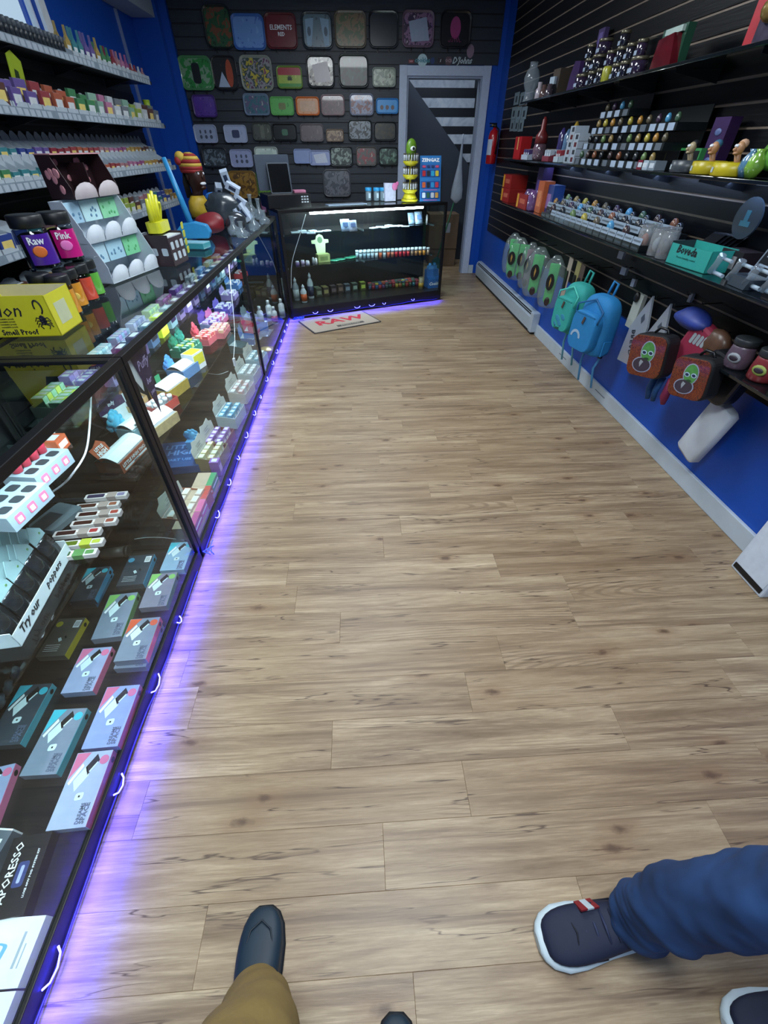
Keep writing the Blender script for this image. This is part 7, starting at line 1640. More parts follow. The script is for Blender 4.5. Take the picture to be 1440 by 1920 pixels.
for i in range(5):
    o = MB().prism([(-0.05, 0), (0.05, 0), (0.045, 0.16), (-0.045, 0.16)], (0, 0, 0), (0, 1, 0), (0.55, -0.35, 0.75), (0.010, 0, 0.006)).prism([(-0.03, 0.03), (0.03, 0.03), (0.03, 0.10), (-0.03, 0.10)], (-0.001, 0, 0), (0, 1, 0), (0.55, -0.35, 0.75), (-0.001, 0, 0), 1).build('black_foil_bag', [mat('#10141a', 0.15, coat=0.8, var=0.6, scale=30), mat('#8a94b0', 0.2, metal=0.5, var=0.6, scale=60)], None, (1.70+0.012*i, Yat(1288, 1.72, R3)-0.02*i, R3+0.0015))
    tag(o, 'glossy black foil bag leaning behind the mint carton, %s from the front' % ordinal(i), 'bag', 'black foil bags on the lower shelf')
e = empty('round_sign', (1.79, Yat(1398, 1.79, 1.24), 1.12), 0, 'round clear sign with pale ring on the slatwall above the lower shelf', 'sign')
b = MB(); b.lathe([(0.072, 0), (0.080, 0), (0.080, 0.008), (0.072, 0.008)], (0, 0, 0.13), 28, 0, 'x', sm=False)
b.build('ring', mat('#3f4c58', 0.3), e); MB().lathe([(0.072, 0.002), (0.001, 0.002), (0.001, 0.006), (0.072, 0.006)], (0, 0, 0.13), 28, 0, 'x').build('disc', glassmat((0.7, 0.75, 0.8), key='disc', rough=0.15), e)
MB().bb(-0.002, 0.001, -0.03, 0.03, 0.10, 0.12).bb(-0.002, 0.001, -0.01, 0.015, 0.12, 0.16).build('emblem', mat('#4f98a8', 0.4), e)
e = empty('label_stand', (1.63, Yat(1408, 1.66, R3), R3+0.0015), -PI/2-0.1, 'silver-edged black label stand on a small base at the right picture edge', 'display stand')
e.scale = (0.8,)*3
MB().prism([(-0.07, 0), (0.07, 0), (0.09, 0.05), (-0.09, 0.05)], (0, -0.05, 0), (1, 0, 0), (0, 0, 1), (0, 0.10, 0)).build('base', mat('#3c4650', 0.3), e)
fr_ = MB().prism([(-0.075, 0), (0.075, 0), (0.075, 0.20), (-0.075, 0.20)], (0.01, 0.03, 0.05), (1, 0, 0), (0.1, 0.25, 1), (0, 0.008, 0)).build('frame', mat('#8a98a8', 0.3, metal=0.5), e)
MB().prism([(-0.062, 0.01), (0.062, 0.01), (0.062, 0.19), (-0.062, 0.19)], (0.01, 0.029, 0.05), (1, 0, 0), (0.1, 0.25, 1), (0, -0.001, 0)).build('black_card', mat('#0c1018', 0.3), e)
b = MB()
for k, (w2, v, h2) in enumerate([(0.035, 0.14, 0.025), (0.07, 0.085, 0.02), (0.09, 0.045, 0.008), (0.09, 0.028, 0.008)]): b.prism([(-w2/2, v), (w2/2, v), (w2/2, v+h2), (-w2/2, v+h2)], (0.01, 0.027, 0.05), (1, 0, 0), (0.1, 0.25, 1), (0, -0.001, 0))
b.build('print', mat('#98a8b8', 0.4), e)
tag(MB().bb(-0.05, 0.05, -0.07, 0.07, 0, 0.09, 0).bb(-0.051, -0.05, -0.04, -0.01, 0.02, 0.07, 1).bb(-0.051, -0.05, 0.02, 0.05, 0.02, 0.07, 1).build('dark_brown_box', [mat('#241c20', 0.4), mat('#8a8488', 0.4)], None, (1.77, Yat(1375, 1.77, R3), R3+0.0015)), 'dark brown printed box below the round sign', 'box')
gp_ = None
for i, px_ in enumerate((1328, 1362, 1392, 1424)):
    if gp_ is None:
        q = empty('glass_chillum'); MB().tube([(0, 0, 0.012), (0.0, -0.02, 0.05), (0.0, -0.035, 0.085)], [0.016, 0.013, 0.016], 0, 10).build('stem', GL2, q)
        MB().cyl((0, 0, 0), 0.008, 0.075, 0, 8, 'y').build('tube', mat('#9fb0bc', 0.3), q, (0.01, -0.085, 0.012)); MB().cyl((0, 0, 0), 0.007, 0.07, 0, 8, 'y').build('tube', mat('#9fb0bc', 0.3), q, (0.012, -0.10, 0.07)); gp_ = q; o = q
    else: o = copy_tree(gp_)
    place(o, (1.60, Yat(px_, 1.60, R3), R3+0.008), -0.15); tag(o, 'clear glass pipe with pale tubes on the lower shelf, %s from the mint carton' % ordinal(i), 'pipe', 'glass pipes at the lower shelf edge')
# --- hanging goods below the lower shelf
def peg(y, z, L_=0.10, n_='peg_hook'):
    sl = SWR
    MB().tube([(0, 0, 0), (-L_, 0, -0.004), (-L_-0.008, 0, 0.012)], 0.003, 0, 6).build('peg_hook', HOOK, sl, (-0.014, y-1.05, z-0.607))
def sockbag(y, z0, z1, w_, label, green='#3fb45e', X=1.76, n=2):
    e = empty('sock_bag', (X-0.05, y, z1), 0.85, label, 'bag', 'clear bags of green leaf-print socks')
    peg(y, z1+0.012, 0.09)
    b = MB(); rs = []
    H_ = z1-z0
    for k, (t_, ww, dd) in enumerate([(0, 0.25, 0.15), (0.08, 0.5, 0.4), (0.2, 0.8, 0.8), (0.45, 1, 1), (0.75, 1, 1), (0.93, 0.85, 0.8), (1.0, 0.6, 0.5)]):
        rs.append([Vector((0.045*dd*math.cos(2*PI*j/12), w_/2*ww*math.sin(2*PI*j/12)*(1+0.05*math.sin(j*2+k)), -H_*t_)) for j in range(12)])
    b.rings(rs, 0, True).build('clear_bag', glassmat((0.86, 0.92, 0.9), key='polybag', rough=0.1, frost=((0.5, 0.6, 0.62), 0.14)), e)
    for s in range(n):
        yy = (s-(n-1)/2)*w_*0.42
        MB().prism([(-w_*0.20, -H_*0.15), (w_*0.20, -H_*0.15), (w_*0.20, -H_*0.86), (w_*0.05, -H_*0.97), (-w_*0.16, -H_*0.90)], (-0.012, yy, 0), (0, 1, 0), (0, 0, 1), (0.024, 0, 0)).build('sock', mat(green, 0.7, var=0.35, scale=18), e, bevel=0.006)
        MB().prism([(math.cos(a)*w_*0.16, math.sin(a)*H_*0.16) for a in [i*PI/8 for i in range(16)]], (-0.048, yy, -H_*0.48), (0, 1, 0), (0, 0, 1), (-0.001, 0, 0), 0).prism([(0, -H_*0.10), (w_*0.03, 0), (0.002, H_*0.10), (-w_*0.04, H_*0.03)], (-0.0492, yy, -H_*0.48), (0, 1, 0), (0, 0, 1), (-0.001, 0, 0), 1).build('round_print', [mat('#0f1214', 0.5), mat('#a8863c', 0.5)], e)
        MB().prism([(math.cos(a)*w_*0.11, math.sin(a)*H_*0.09) for a in [i*PI/6 for i in range(12)]], (-0.040, yy-w_*0.03, -H_*0.86), (0, 1, 0), (0, 0, 1), (-0.001, 0, 0), 0).build('heel_print', [mat('#2c1c1c', 0.5, var=0.8, scale=80)], e)
sockbag(5.24, 0.42, 0.80, 0.22, 'clear bag of bright green leaf-print socks, farthest of the hanging bags', n=1)
sockbag(5.02, 0.40, 0.79, 0.26, 'clear bag of bright green leaf-print socks, second from the far end')
sockbag(4.66, 0.40, 0.80, 0.20, 'clear bag holding pinkish leaf-print socks between the green ones', green='#8a6a78', n=1)
sockbag(4.42, 0.38, 0.80, 0.26, 'clear bag of green socks with one big black round print', n=1)
sockbag(4.02, 0.39, 0.80, 0.22, 'twisted-top clear bag of green socks nearest the pale cards', n=1)
for i, (y, z1, c, wd) in enumerate([(3.84, 0.81, '#a49a8c', 'pale card with a black cut-out'), (3.66, 0.815, '#8f8a58', 'olive card'), (3.56, 0.815, '#4c4038', 'brown card')]):
    e = empty('hang_card', (1.755-0.0*i, y, z1), -0.15, '%s hanging beside the teal backpack' % wd, 'card', 'hanging cards beside the backpacks'); peg(y, z1-0.004, 0.07)
    MB().prism([(-0.055, 0.0), (0.055, 0.0), (0.055, -0.36), (-0.055, -0.36)], (-0.01*i, 0, 0), (0, 1, 0), (0, 0, 1), (-0.004, 0, 0)).build('card', mat(c, 0.6), e)
    MB().prism(rrect(0.05, 0.14, 0.02), (-0.005-0.01*i, 0.0, -0.16), (0, 1, 0), (0, 0, 1), (-0.012, 0, 0)).build('blister', mat('#181a1e', 0.3), e)
def backpack(y, zb, zt, w_, col, dark, label, pat, yaw=0.25, X=1.66):
    e = empty('backpack', (X, y, zb), yaw, label, 'backpack', 'small backpacks hanging on the right wall')
    H_ = zt-zb; m_ = mat(col, 0.75, var=0.12, scale=25, bump=0.15); d_ = 0.085
    rs = []
    for t_, ww, dd in [(0, 0.80, 0.8), (0.03, 0.95, 0.95), (0.12, 1, 1), (0.6, 1, 1), (0.82, 0.96, 0.9), (0.93, 0.8, 0.7), (1.0, 0.45, 0.35)]:
        rs.append([Vector((d_*dd*math.copysign(abs(math.cos(a))**0.6, math.cos(a)), w_/2*ww*math.copysign(abs(math.sin(a))**0.6, math.sin(a)), H_*t_)) for a in [2*PI*(j+0.5)/16 for j in range(16)]])
    MB().rings(rs, 0, True).build('body', m_, e, sub=1)
    rs = []
    for t_, s_ in [(-0.105, 0.9), (-0.12, 1.0), (-0.03, 1.03)]:
        rs.append([Vector((t_ if False else t_-0.0, w_*0.40*s_*p_[0]/0.5, H_*0.40+H_*0.33*s_*p_[1]/0.5)) for p_ in rrect(1, 1, 0.25, 4)])
    rs[0] = [Vector((-0.128, v.y*0.94, H_*0.40+(v.z-H_*0.40)*0.95)) for v in rs[1]]
    MB().rings([rs[2], rs[1], rs[0]], 0, True).build('front_pocket', m_, e)
    MB().tube([(-0.113, -w_*0.40, H_*0.60), (-0.10, -w_*0.43, H_*0.80), (-0.07, 0, H_*0.93), (-0.10, w_*0.43, H_*0.80), (-0.113, w_*0.40, H_*0.60)], 0.006, 0, 6).build('zip_piping', mat(dark, 0.6), e)
    MB().prism([(-w_*0.34, 0), (w_*0.34, 0), (w_*0.30, -0.03), (-w_*0.30, -0.03)], (-0.125, 0, H_*0.70), (0, 1, 0), (-0.3, 0, 1), (-0.006, 0, 0)).build('pocket_flap', m_, e)
    MB().prism(rrect(0.016, 0.045, 0.003, 2), (-0.133, -w_*0.02, H_*0.60), (0, 1, 0.3), (0, -0.3, 1), (-0.003, 0, 0)).build('leather_tag', mat('#4a3c38', 0.6), e)
    pat(e, w_, H_)
    MB().tube([(0.03, -0.025, H_*0.97), (0.05, -0.02, H_+0.06), (0.05, 0.02, H_+0.07), (0.03, 0.025, H_*0.97)], 0.009, 0, 6).build('grab_loop', m_, e)
    for s in (-1, 1):
        MB().tube([(0.05, s*w_*0.3, 0.05), (0.04, s*w_*0.28, -0.02), (0.02, s*w_*0.24, -0.10), (0.035, s*w_*0.26-0.02, -0.24)], [0.010, 0.009, 0.009, 0.008], 0, 6).build('strap', mat('#4f9ad0' if col[1] == '1' else '#6fb8d0', 0.6), e)
        MB().box((0.03, s*w_*0.3, -0.01), (0.018, 0.03, 0.02)).build('buckle', BLACK, e)
        MB().prism([(0, 0), (0.055, 0), (0.055, -H_*0.18), (0, -H_*0.26)], (-0.03, s*(w_/2+0.004), H_*0.30), (1, 0, 0), (0, 0, 1), (0, -s*0.008, 0)).build('side_pocket', m_, e)
def p_teal(e, w_, H_):
    b = MB()
    for (u, v, r) in [(-0.12, 0.36, 0.03), (0.10, 0.30, 0.035), (-0.02, 0.22, 0.03), (0.18, 0.18, 0.02)]: b.ball((-0.128, u*w_, v*H_), r, 0, 10, 6, (0.06, 1, 0.6), Matrix.Rotation(0.5, 3, 'X'))
    b.build('printed_figure', mat('#2f88a8', 0.6), e); text('Lost', 0.035, INK, e, (-0.1295, w_*0.05, H_*0.12), (0, -1, 0), (0, 0, 1), bold=0.0008)
def p_blue(e, w_, H_):
    MB().prism([(math.cos(a)*0.05, math.sin(a)*0.05) for a in [PI*i/10 for i in range(11)]]+[(math.cos(a)*0.032, math.sin(a)*0.032) for a in [PI*(10-i)/10 for i in range(11)]], (-0.129, w_*0.14, H_*0.28), (0, 1, 0), (0, 0, 1), (-0.001, 0, 0)).build('printed_figure', mat('#98b4cc', 0.6), e)
peg(3.34, 0.84, 0.11); peg(2.99, 0.84, 0.11)
backpack(3.34, 0.395, 0.745, 0.25, '#2c9c94', '#4fc4b4', 'teal backpack with flower print hanging on the right wall', p_teal)
backpack(2.97, 0.375, 0.755, 0.29, '#1c78b4', '#1a5c90', 'bright blue backpack with pale arch print, nearer of two', p_blue)
for i, (x_, y_, w2) in enumerate([(1168, 478, 0.05), (1173, 508, 0.05), (1191, 530, 0.03), (1299, 558, 0.02)]):
    p = PX(x_, y_, 1.80 if i < 3 else XR-0.017); tag(MB().bb(-0.02, 0.0, -w2/2, w2/2, -0.022, 0.022).build('paper_tag', mat('#98a4b0', 0.5), None, p, (0, 0, 0.2)), 'small white paper tag on the lower right slatwall, %s from the far side' % ordinal(i), 'price tag', 'paper tags on the right slatwall'); peg(p.y, p.z+0.02, 0.04)
# clear bags with grey lettering, blue-pink satchel, patterned lunch bags
for i, (y, z1, w_, c) in enumerate([(2.60, 0.835, 0.20, '#8c98a8'), (2.42, 0.84, 0.19, '#7c8898')]):
    e = empty('poly_bag', (1.745, y, z1), 0, 'clear plastic bag with diamond mark and %s hanging over the lunch bags' % ('dark letters, farther', 'grey print, nearer')[i], 'bag'); peg(y, z1-0.012, 0.08)
    MB().prism([(0, 0), (w_*0.55, -0.20), (w_*0.6, -0.42), (-w_*0.35, -0.40), (-w_*0.3, -0.16)], (0, 0, 0), (0, 1, 0), (0, 0, 1), (-0.012, 0, 0)).build('bag', glassmat((0.7, 0.74, 0.78), key='poly2', rough=0.12, frost=((0.42, 0.48, 0.56), 0.5)), e)
    MB().prism([(0, 0.03), (0.02, 0), (0, -0.03), (-0.02, 0)], (-0.0122, 0.01, -0.13), (0, 1, 0), (0, 0, 1), (-0.001, 0, 0)).build('print', mat('#3c4654', 0.5), e)
    MB().bb(-0.008, 0.004, -w_*0.28, w_*0.5, -0.40, -0.24).build('red_contents', mat('#8a2c3c', 0.5, var=0.3, scale=20), e) if i == 0 else None
    if i == 0: text('BREAD', 0.05, mat('#20242c', 0.5), e, (-0.0135, 0.03, -0.28), (0, -0.35, -1), (0, 1, -0.35), bold=0.001)
tag(MB().bb(-0.012, 0.012, -0.045, 0.045, -0.2, 0.0, 0).ball((-0.02, 0.01, -0.02), 0.022, 1, 10, 6, (0.8, 1, 1.4)).build('white_pack_card', [mat('#a8b0a8', 0.5), BLACK], None, (1.78, 2.78, 0.80)), 'white hanging card with black oval near the blue backpack', 'card'); peg(2.78, 0.79, 0.05)
lump('blue_pink_satchel', (1.72, 2.18, 0.78), 0.10, (0.6, 1.3, 0.5), mat('#283c8c', 0.5, var=0.5, scale=15), 'folded blue satchel with pink end hanging behind the lunch bags', 'satchel', 8); peg(2.20, 0.90, 0.1)
o = MB().prism(rrect(0.24, 0.26, 0.06), (0, 0, 0), (0, 1, 0.3), (0, -0.3, 1), (0.07, 0, 0)).build('pink_bag', mat('#8a2440', 0.6, var=0.2, scale=20), None, (1.70, 2.05, 0.69), (0, 0, 0.15), bevel=0.02); tag(o, 'maroon pink lunch bag with white teeth print behind the patterned one', 'bag')
tb_ = MB()
for k in range(4): tb_.prism(rrect(0.018, 0.05, 0.006, 2), (-0.001, 0.045-0.024*k, 0.075), (0, 1, 0.3), (0, -0.3, 1), (-0.001, 0, 0))
tb_.build('teeth_print', mat('#8f9aa0', 0.5), o)
def lunch(y, z, X, s_, label, yaw):
    e = empty('lunch_bag', (X, y, z), yaw, label, 'bag', 'patterned lunch bags on the right wall')
    ux, uy = Vector((0, -1, 0.18)).normalized(), Vector((0, 0.18, 1)).normalized()
    MB().prism(rrect(s_, s_*1.02, s_*0.2, 5), (-0.05, 0, 0), ux, uy, (0.09, 0, 0)).build('body', mat('#14161a', 0.6), e, bevel=0.01)
    MB().prism(rrect(s_*0.96, s_*0.98, s_*0.2, 5), (-0.055, 0, 0), ux, uy, (-0.006, 0, 0)).build('patterned_front', patmat(['#38120f', '#551710', '#7a3a14', '#551710', '#283a1e'], 55, 'v', 0.5, 2.5), e, bevel=0.003)
    g_ = lambda u, v, d=0: Vector((-0.0615-d, 0, 0))+ux*u*s_+uy*v*s_
    def ell(cu, cv, ru, rv, n=18, rot=0.0): return [(cu+ru*math.cos(a)*math.cos(rot)-rv*math.sin(a)*math.sin(rot), cv+ru*math.cos(a)*math.sin(rot)+rv*math.sin(a)*math.cos(rot)) for a in [2*PI*i/n for i in range(n)]]
    def fl2(poly, d, m, nm): MB().prism([(p[0]*s_, p[1]*s_) for p in poly], Vector((-0.0612-d, 0, 0)), ux, uy, (-0.0006, 0, 0)).build(nm, m, e)
    fl2(ell(0.04, 0.12, 0.20, 0.26), 0.000, mat('#8f98b0', 0.5), 'outline_print'); fl2(ell(-0.06, -0.20, 0.27, 0.19), 0.0001, mat('#8f98b0', 0.5), 'outline_print')
    fl2(ell(0.04, 0.12, 0.175, 0.235), 0.0008, mat('#4a8a44', 0.5, var=0.4, scale=60), 'face_print'); fl2(ell(-0.06, -0.20, 0.24, 0.165), 0.0009, mat('#39303c', 0.5), 'jacket_print')
    for s in (-1, 1): fl2(ell(0.04+s*0.09, 0.10, 0.075, 0.055, rot=-0.2), 0.0016, mat('#a8c4d4', 0.5), 'glasses_print'); fl2(ell(0.04+s*0.09, 0.10, 0.05, 0.034, rot=-0.2), 0.0024, mat('#1c2c48', 0.3), 'lens_print')
    fl2(ell(0.04, -0.04, 0.07, 0.03), 0.0016, mat('#24442c', 0.5), 'mouth_print')
    fl2([(-0.10, -0.08), (-0.02, -0.12), (-0.10, -0.26), (-0.13, -0.15)], 0.0016, mat('#8f98a0', 0.5), 'shirt_print')
    MB().tube([(0, -s_*0.2, s_*0.5), (0, -s_*0.1, s_*0.64), (0, s_*0.1, s_*0.64), (0, s_*0.2, s_*0.5)], 0.007, 0, 6).build('grip', BLACK, e)
lunch(2.20, 0.64, 1.60, 0.215, 'patterned lunch bag with green sunglasses face, farther of two', 0.35)
lunch(1.82, 0.68, 1.585, 0.185, 'patterned lunch bag with green sunglasses face, below the short shelf', 0.30)
peg(2.06, 0.80, 0.14); peg(1.84, 0.81, 0.14); peg(2.22, 0.80, 0.14)
b = MB().tube([(0, 0.03, 0), (-0.01, 0.035, -0.09), (0.0, 0.03, -0.15)], [0.02, 0.018, 0.012], 0, 8).tube([(0, -0.02, 0), (-0.01, -0.02, -0.08), (0.0, -0.02, -0.14)], [0.018, 0.016, 0.012], 0, 8)
tag(b.build('blue_socks', mat('#1c5088', 0.6, var=0.3, scale=30), None, (1.68, 2.18, 0.53)), 'blue straps dangling below the farther lunch bag', 'straps')
tag(MB().tube([(0, 0, 0), (0, 0, -0.10), (0.01, 0, -0.14)], [0.02, 0.022, 0.012], 0, 8).build('pink_strap', mat('#8a2850', 0.6), None, (1.66, 2.06, 0.56)), 'pink strap dangling below the maroon lunch bag', 'strap')
tag(MB().prism(rrect(0.22, 0.20, 0.05), (0, 0, 0), (0, 1, 0.2), (0, -0.2, 1), (0.08, 0, 0)).build('dark_bag', mat('#14161a', 0.35, var=0.5, scale=20), None, (1.66, 1.80, 0.68), (0, 0, 0.2), bevel=0.015), 'glossy black bag behind the nearer lunch bag', 'bag')
tag(MB().ball((0, 0, 0), 0.085, 0, 14, 8, (0.5, 1, 0.8)).build('bronze_bag', mat('#5a4030', 0.35, var=0.6, scale=30), None, (1.74, 1.99, 0.77)), 'crumpled bronze wrapped bag between the lunch bags', 'bag')
# white folded pack hanging low
rs = []
a0, a1 = PX(1365, 762, 1.76), PX(1288, 850, 1.76)
axis = (a1-a0); L_ = axis.length; axis.normalize(); sd = Vector((0, 1, 0.0)); sd = (sd-axis*sd.dot(axis)).normalized(); nx = axis.cross(sd)
for t_, ww in [(0, 0.8), (0.04, 1), (0.5, 1.02), (0.96, 1.0), (1.0, 0.85)]:
    rs.append([a0+axis*(L_*t_)+sd*(p_[0]*0.155*ww)+nx*(p_[1]*0.06*ww) for p_ in rrect(1, 1, 0.2, 3)])
tag(MB().rings(rs, 0, True).build('white_folded_pack', mat('#c8d2de', 0.6, var=0.12, scale=14, bump=0.3), None), 'long white folded pack hanging aslant below the nearer lunch bag', 'pack')
for (px_, X, c1, c2, wd) in [(1385, 1.665, '#5a4a58', '#8a9098', 'mauve jar with dark lid and oval label on the short lowest shelf'), (1432, 1.675, '#7a2c30', '#8a9a4c', 'red jar with green markings cut by the right picture edge')]:
    e = empty('printed_jar', (X, Yat(px_, X, R4+0.04), R4+0.0015), 0.3, wd, 'jar'); r = 0.05
    MB().lathe([(r*0.85, 0), (r, 0.01), (r*1.02, 0.05), (r*0.93, 0.085), (r*0.88, 0.10)], seg=20).build('body', mat(c1, 0.35, var=0.3, scale=40), e)
    MB().lathe([(r*0.95, 0.098), (r*0.98, 0.1), (r*0.98, 0.122), (r*0.93, 0.125), (0.01, 0.125)], seg=20).build('lid', mat('#23282c', 0.4), e)
    MB().ball((-r*0.97, -0.008, 0.05), 0.03, 0, 12, 6, (0.2, 1, 0.7)).build('label', mat(c2, 0.45), e); MB().ball((-r*1.06, -0.008, 0.05), 0.02, 0, 12, 6, (0.2, 1, 0.55)).build('label_centre', mat('#2c2430', 0.45), e)
tag(MB().bb(-0.006, 0.0, -0.03, 0.03, -0.05, 0.02).build('tan_label', mat('#8f8468', 0.6), None, (1.80, 1.62, 0.86)), 'tan paper tag hanging above the mauve jar', 'price tag'); peg(1.62, 0.875, 0.06)
# --- baseboard heater (far) and white cabinet (near)
e = empty('baseboard_heater', (XR, 4.46, 0), 0, 'white baseboard heater with black slot along the right wall by the doorway', 'heater')
HM = mat('#aebccb', 0.4)
Lh = 2.62
MB().prism([(0, 0.03), (-0.065, 0.03), (-0.072, 0.15), (-0.060, 0.185), (-0.035, 0.205), (0, 0.205)], (0, 0.0, 0), (1, 0, 0), (0, 0, 1), (0, Lh, 0)).build('housing', HM, e)
MB().prism([(-0.0645, 0.178), (-0.052, 0.1945), (-0.050, 0.1965), (-0.0665, 0.1735)][0:4], (0, 0.05, 0), (1, 0, 0), (0, 0, 1), (0, Lh-0.1, 0)).build('slot', mat('#0c1016', 0.5), e)
MB().bb(-0.078, 0, -0.01, 0.07, 0.025, 0.212).build('end_cap', HM, e, bevel=0.008); MB().bb(-0.06, -0.005, 0.02, Lh-0.02, 0.001, 0.03).build('gap_shade', mat('#1b1e22', 0.7), e)  # dark block stands in for the shade under the housing
for nm, y0, y1, h_, lb in (('cabinet', 1.045, 1.235, 0.62, 'white upright heater cabinet with black slot at its foot, cut by the right picture edge'), ('low_cabinet', 0.60, 0.985, 0.5, 'white cabinet corner at the right picture edge, nearer than the slotted one')):
    e = empty('white_cabinet', (1.715, y0, 0), 0, lb, 'heater')
    MB().bb(0, 1.85-1.715, 0, y1-y0, 0, h_).build('housing', mat('#d0dcec', 0.4), e, bevel=0.008)
    MB().bb(-0.003, 0.0, 0.012, y1-y0-0.012, 0.045, h_-0.015).build('front_panel', mat('#d4e0f0', 0.4), e, bevel=0.001)
    MB().bb(-0.0035, 0.001, 0.012, y1-y0-0.012, 0.018, 0.042).build('slot', mat('#0a0d12', 0.5), e)
# ================================================================ PEOPLE
def skin_body(name, joints, bones, m, parent, sub=2):
    """joints: name -> (co, (rx, ry)); one continuous skinned surface"""
    names = list(joints); me = bpy.data.meshes.new(name)
    me.from_pydata([joints[n][0] for n in names], [(names.index(a), names.index(b)) for a, b in bones], [])
    o = bpy.data.objects.new(name, me); COL.objects.link(o); o.parent = parent
    md = o.modifiers.new('skin', 'SKIN'); md.use_smooth_shade = True
    for i, n in enumerate(names):
        r = joints[n][1]; me.skin_vertices[0].data[i].radius = r if isinstance(r, tuple) else (r, r)
    me.skin_vertices[0].data[0].use_root = True
    s = o.modifiers.new('sub', 'SUBSURF'); s.levels = sub; s.render_levels = sub
    me.materials.append(m); return o
def loft(parent, name, m, secs, n=20, close=True, noise=0.0, seed=0, sub=0, squ=1.0, cap=True):
    """secs: (centre, rx vector, ry vector)"""
    rr = random.Random(seed); rs = []
    for k, (c, a, b) in enumerate(secs):
        c, a, b = Vector(c), Vector(a), Vector(b); ring = []
        for j in range(n):
            t = 2*PI*j/n; f = 1+noise*math.sin(3*t+k*1.7+seed)*0.6+noise*math.sin(5*t-k*2.3)*0.4
            ct, st = math.cos(t), math.sin(t)
            ring.append(c+a*(math.copysign(abs(ct)**squ, ct))*f+b*(math.copysign(abs(st)**squ, st))*f)
        rs.append(ring)
    return MB().rings(rs, 0, True, cap).build(name, m, parent, sub=sub)
# ---- the photographer: khaki trousers, dark slip-on shoes
KH = mat('#8a7440', 0.85, var=0.12, scale=90, bump=0.1); SHOE = mat('#142a3a', 0.5, var=0.3, scale=18, bump=0.05); SOLE = mat('#0c141c', 0.6)
def slipon(parent, toe, heel, w):
    toe, heel = Vector(toe), Vector(heel); d = (toe-heel); L_ = d.length; d.normalize(); s = Vector((d.y, -d.x, 0)); z = Vector((0, 0, 1))
    def sec(t, ww, h0, h1): return [heel+d*(L_*t)+s*(w*0.5*ww*math.copysign(abs(math.cos(a))**0.75, math.cos(a)))+z*((h0+h1)/2+(h1-h0)/2*math.copysign(abs(math.sin(a))**0.8, math.sin(a))) for a in [2*PI*(j+0.5)/16 for j in range(16)]]
    prof = [(0.0, 0.30, 0.012, 0.05), (0.03, 0.55, 0.01, 0.075), (0.12, 0.72, 0.01, 0.085), (0.30, 0.78, 0.01, 0.09), (0.45, 0.86, 0.01, 0.085), (0.60, 0.97, 0.01, 0.072), (0.75, 1.0, 0.01, 0.056), (0.88, 0.88, 0.012, 0.044), (0.96, 0.62, 0.014, 0.034), (1.0, 0.28, 0.016, 0.026)]
    up = MB().rings([sec(*p_) for p_ in prof], 0, True).build('shoe', SHOE, parent, sub=1)
    so = [(0.0, 0.34), (0.03, 0.60), (0.12, 0.78), (0.30, 0.82), (0.45, 0.90), (0.60, 1.02), (0.75, 1.06), (0.88, 0.94), (0.96, 0.70), (1.005, 0.34)]
    MB().rings([sec(t, w2, 0.0005, 0.016) for t, w2 in so], 0, True).build('sole', SOLE, up)
    # seam line over the toes
    pts = [heel+d*(L_*t)+s*(w*u)+z*h for t, u, h in [(0.48, -0.40, 0.045), (0.66, -0.36, 0.051), (0.84, -0.22, 0.050), (0.90, 0.0, 0.046), (0.84, 0.22, 0.050), (0.66, 0.36, 0.051), (0.48, 0.40, 0.045)]]
    MB().tube(pts, 0.0022, 0, 5).build('seam', mat('#0e202e', 0.5), up)
p1_ = empty('person', (-0.15, -0.16, 0), 0, 'person taking the photo, khaki trousers and dark slip-on shoes', 'person')
def rel(v): return Vector(v)-Vector((-0.15, -0.16, 0))
class Rel:
    pass
pp = p1_
holder = pp
def PV(x, y, z): return rel((x, y, z))
slipon(pp, PV(-0.296, 0.165, 0), PV(-0.292, -0.125, 0), 0.110)
slipon(pp, PV(0.028, -0.032, 0), PV(0.010, -0.32, 0), 0.098)
X_, Y_ = Vector((1, 0, 0)), Vector((0, 1, 0))
TX = bpy.data.textures.new('folds', 'CLOUDS'); TX.noise_scale = 0.12; TX.noise_depth = 2
def leg(parent, m, secs, name='trouser_leg', noise=0.03, seed=1, n=24, fold=0.018):
    o = loft(parent, name, m, secs, n=n, noise=noise, seed=seed, sub=3)
    rf = empty('fold_frame', (0, 0, 0)); rf.scale = (1, 1, 0.55); rf.rotation_euler = (0.3, 0.35, 0.2*seed); rf.parent = o
    d = o.modifiers.new('folds', 'DISPLACE'); d.texture = TX; d.texture_coords = 'OBJECT'; d.texture_coords_object = rf; d.mid_level = 0.5; d.strength = fold
    return o
leg(pp, KH, [(PV(-0.288, -0.030, 0.050), X_*0.056, Y_*0.082), (PV(-0.286, -0.028, 0.060), X_*0.064, Y_*0.090), (PV(-0.280, -0.030, 0.10), X_*0.070, Y_*0.088), (PV(-0.264, -0.038, 0.17), X_*0.076, Y_*0.088),
             (PV(-0.236, -0.050, 0.30), X_*0.084, Y_*0.090), (PV(-0.212, -0.072, 0.46), X_*0.088, Y_*0.092), (PV(-0.205, -0.11, 0.60), X_*0.095, Y_*0.10), (PV(-0.215, -0.17, 0.78), X_*0.10, Y_*0.11), (PV(-0.225, -0.22, 0.92), X_*0.10, Y_*0.12)], noise=0.06, seed=3)
leg(pp, KH, [(PV(0.012, -0.235, 0.045), X_*0.066, Y_*0.090), (PV(0.010, -0.235, 0.12), X_*0.072, Y_*0.088), (PV(0.0, -0.24, 0.30), X_*0.083, Y_*0.088), (PV(-0.015, -0.24, 0.50), X_*0.092, Y_*0.095), (PV(-0.04, -0.25, 0.75), X_*0.10, Y_*0.11), (PV(-0.06, -0.25, 0.92), X_*0.10, Y_*0.12)], noise=0.03, seed=5)
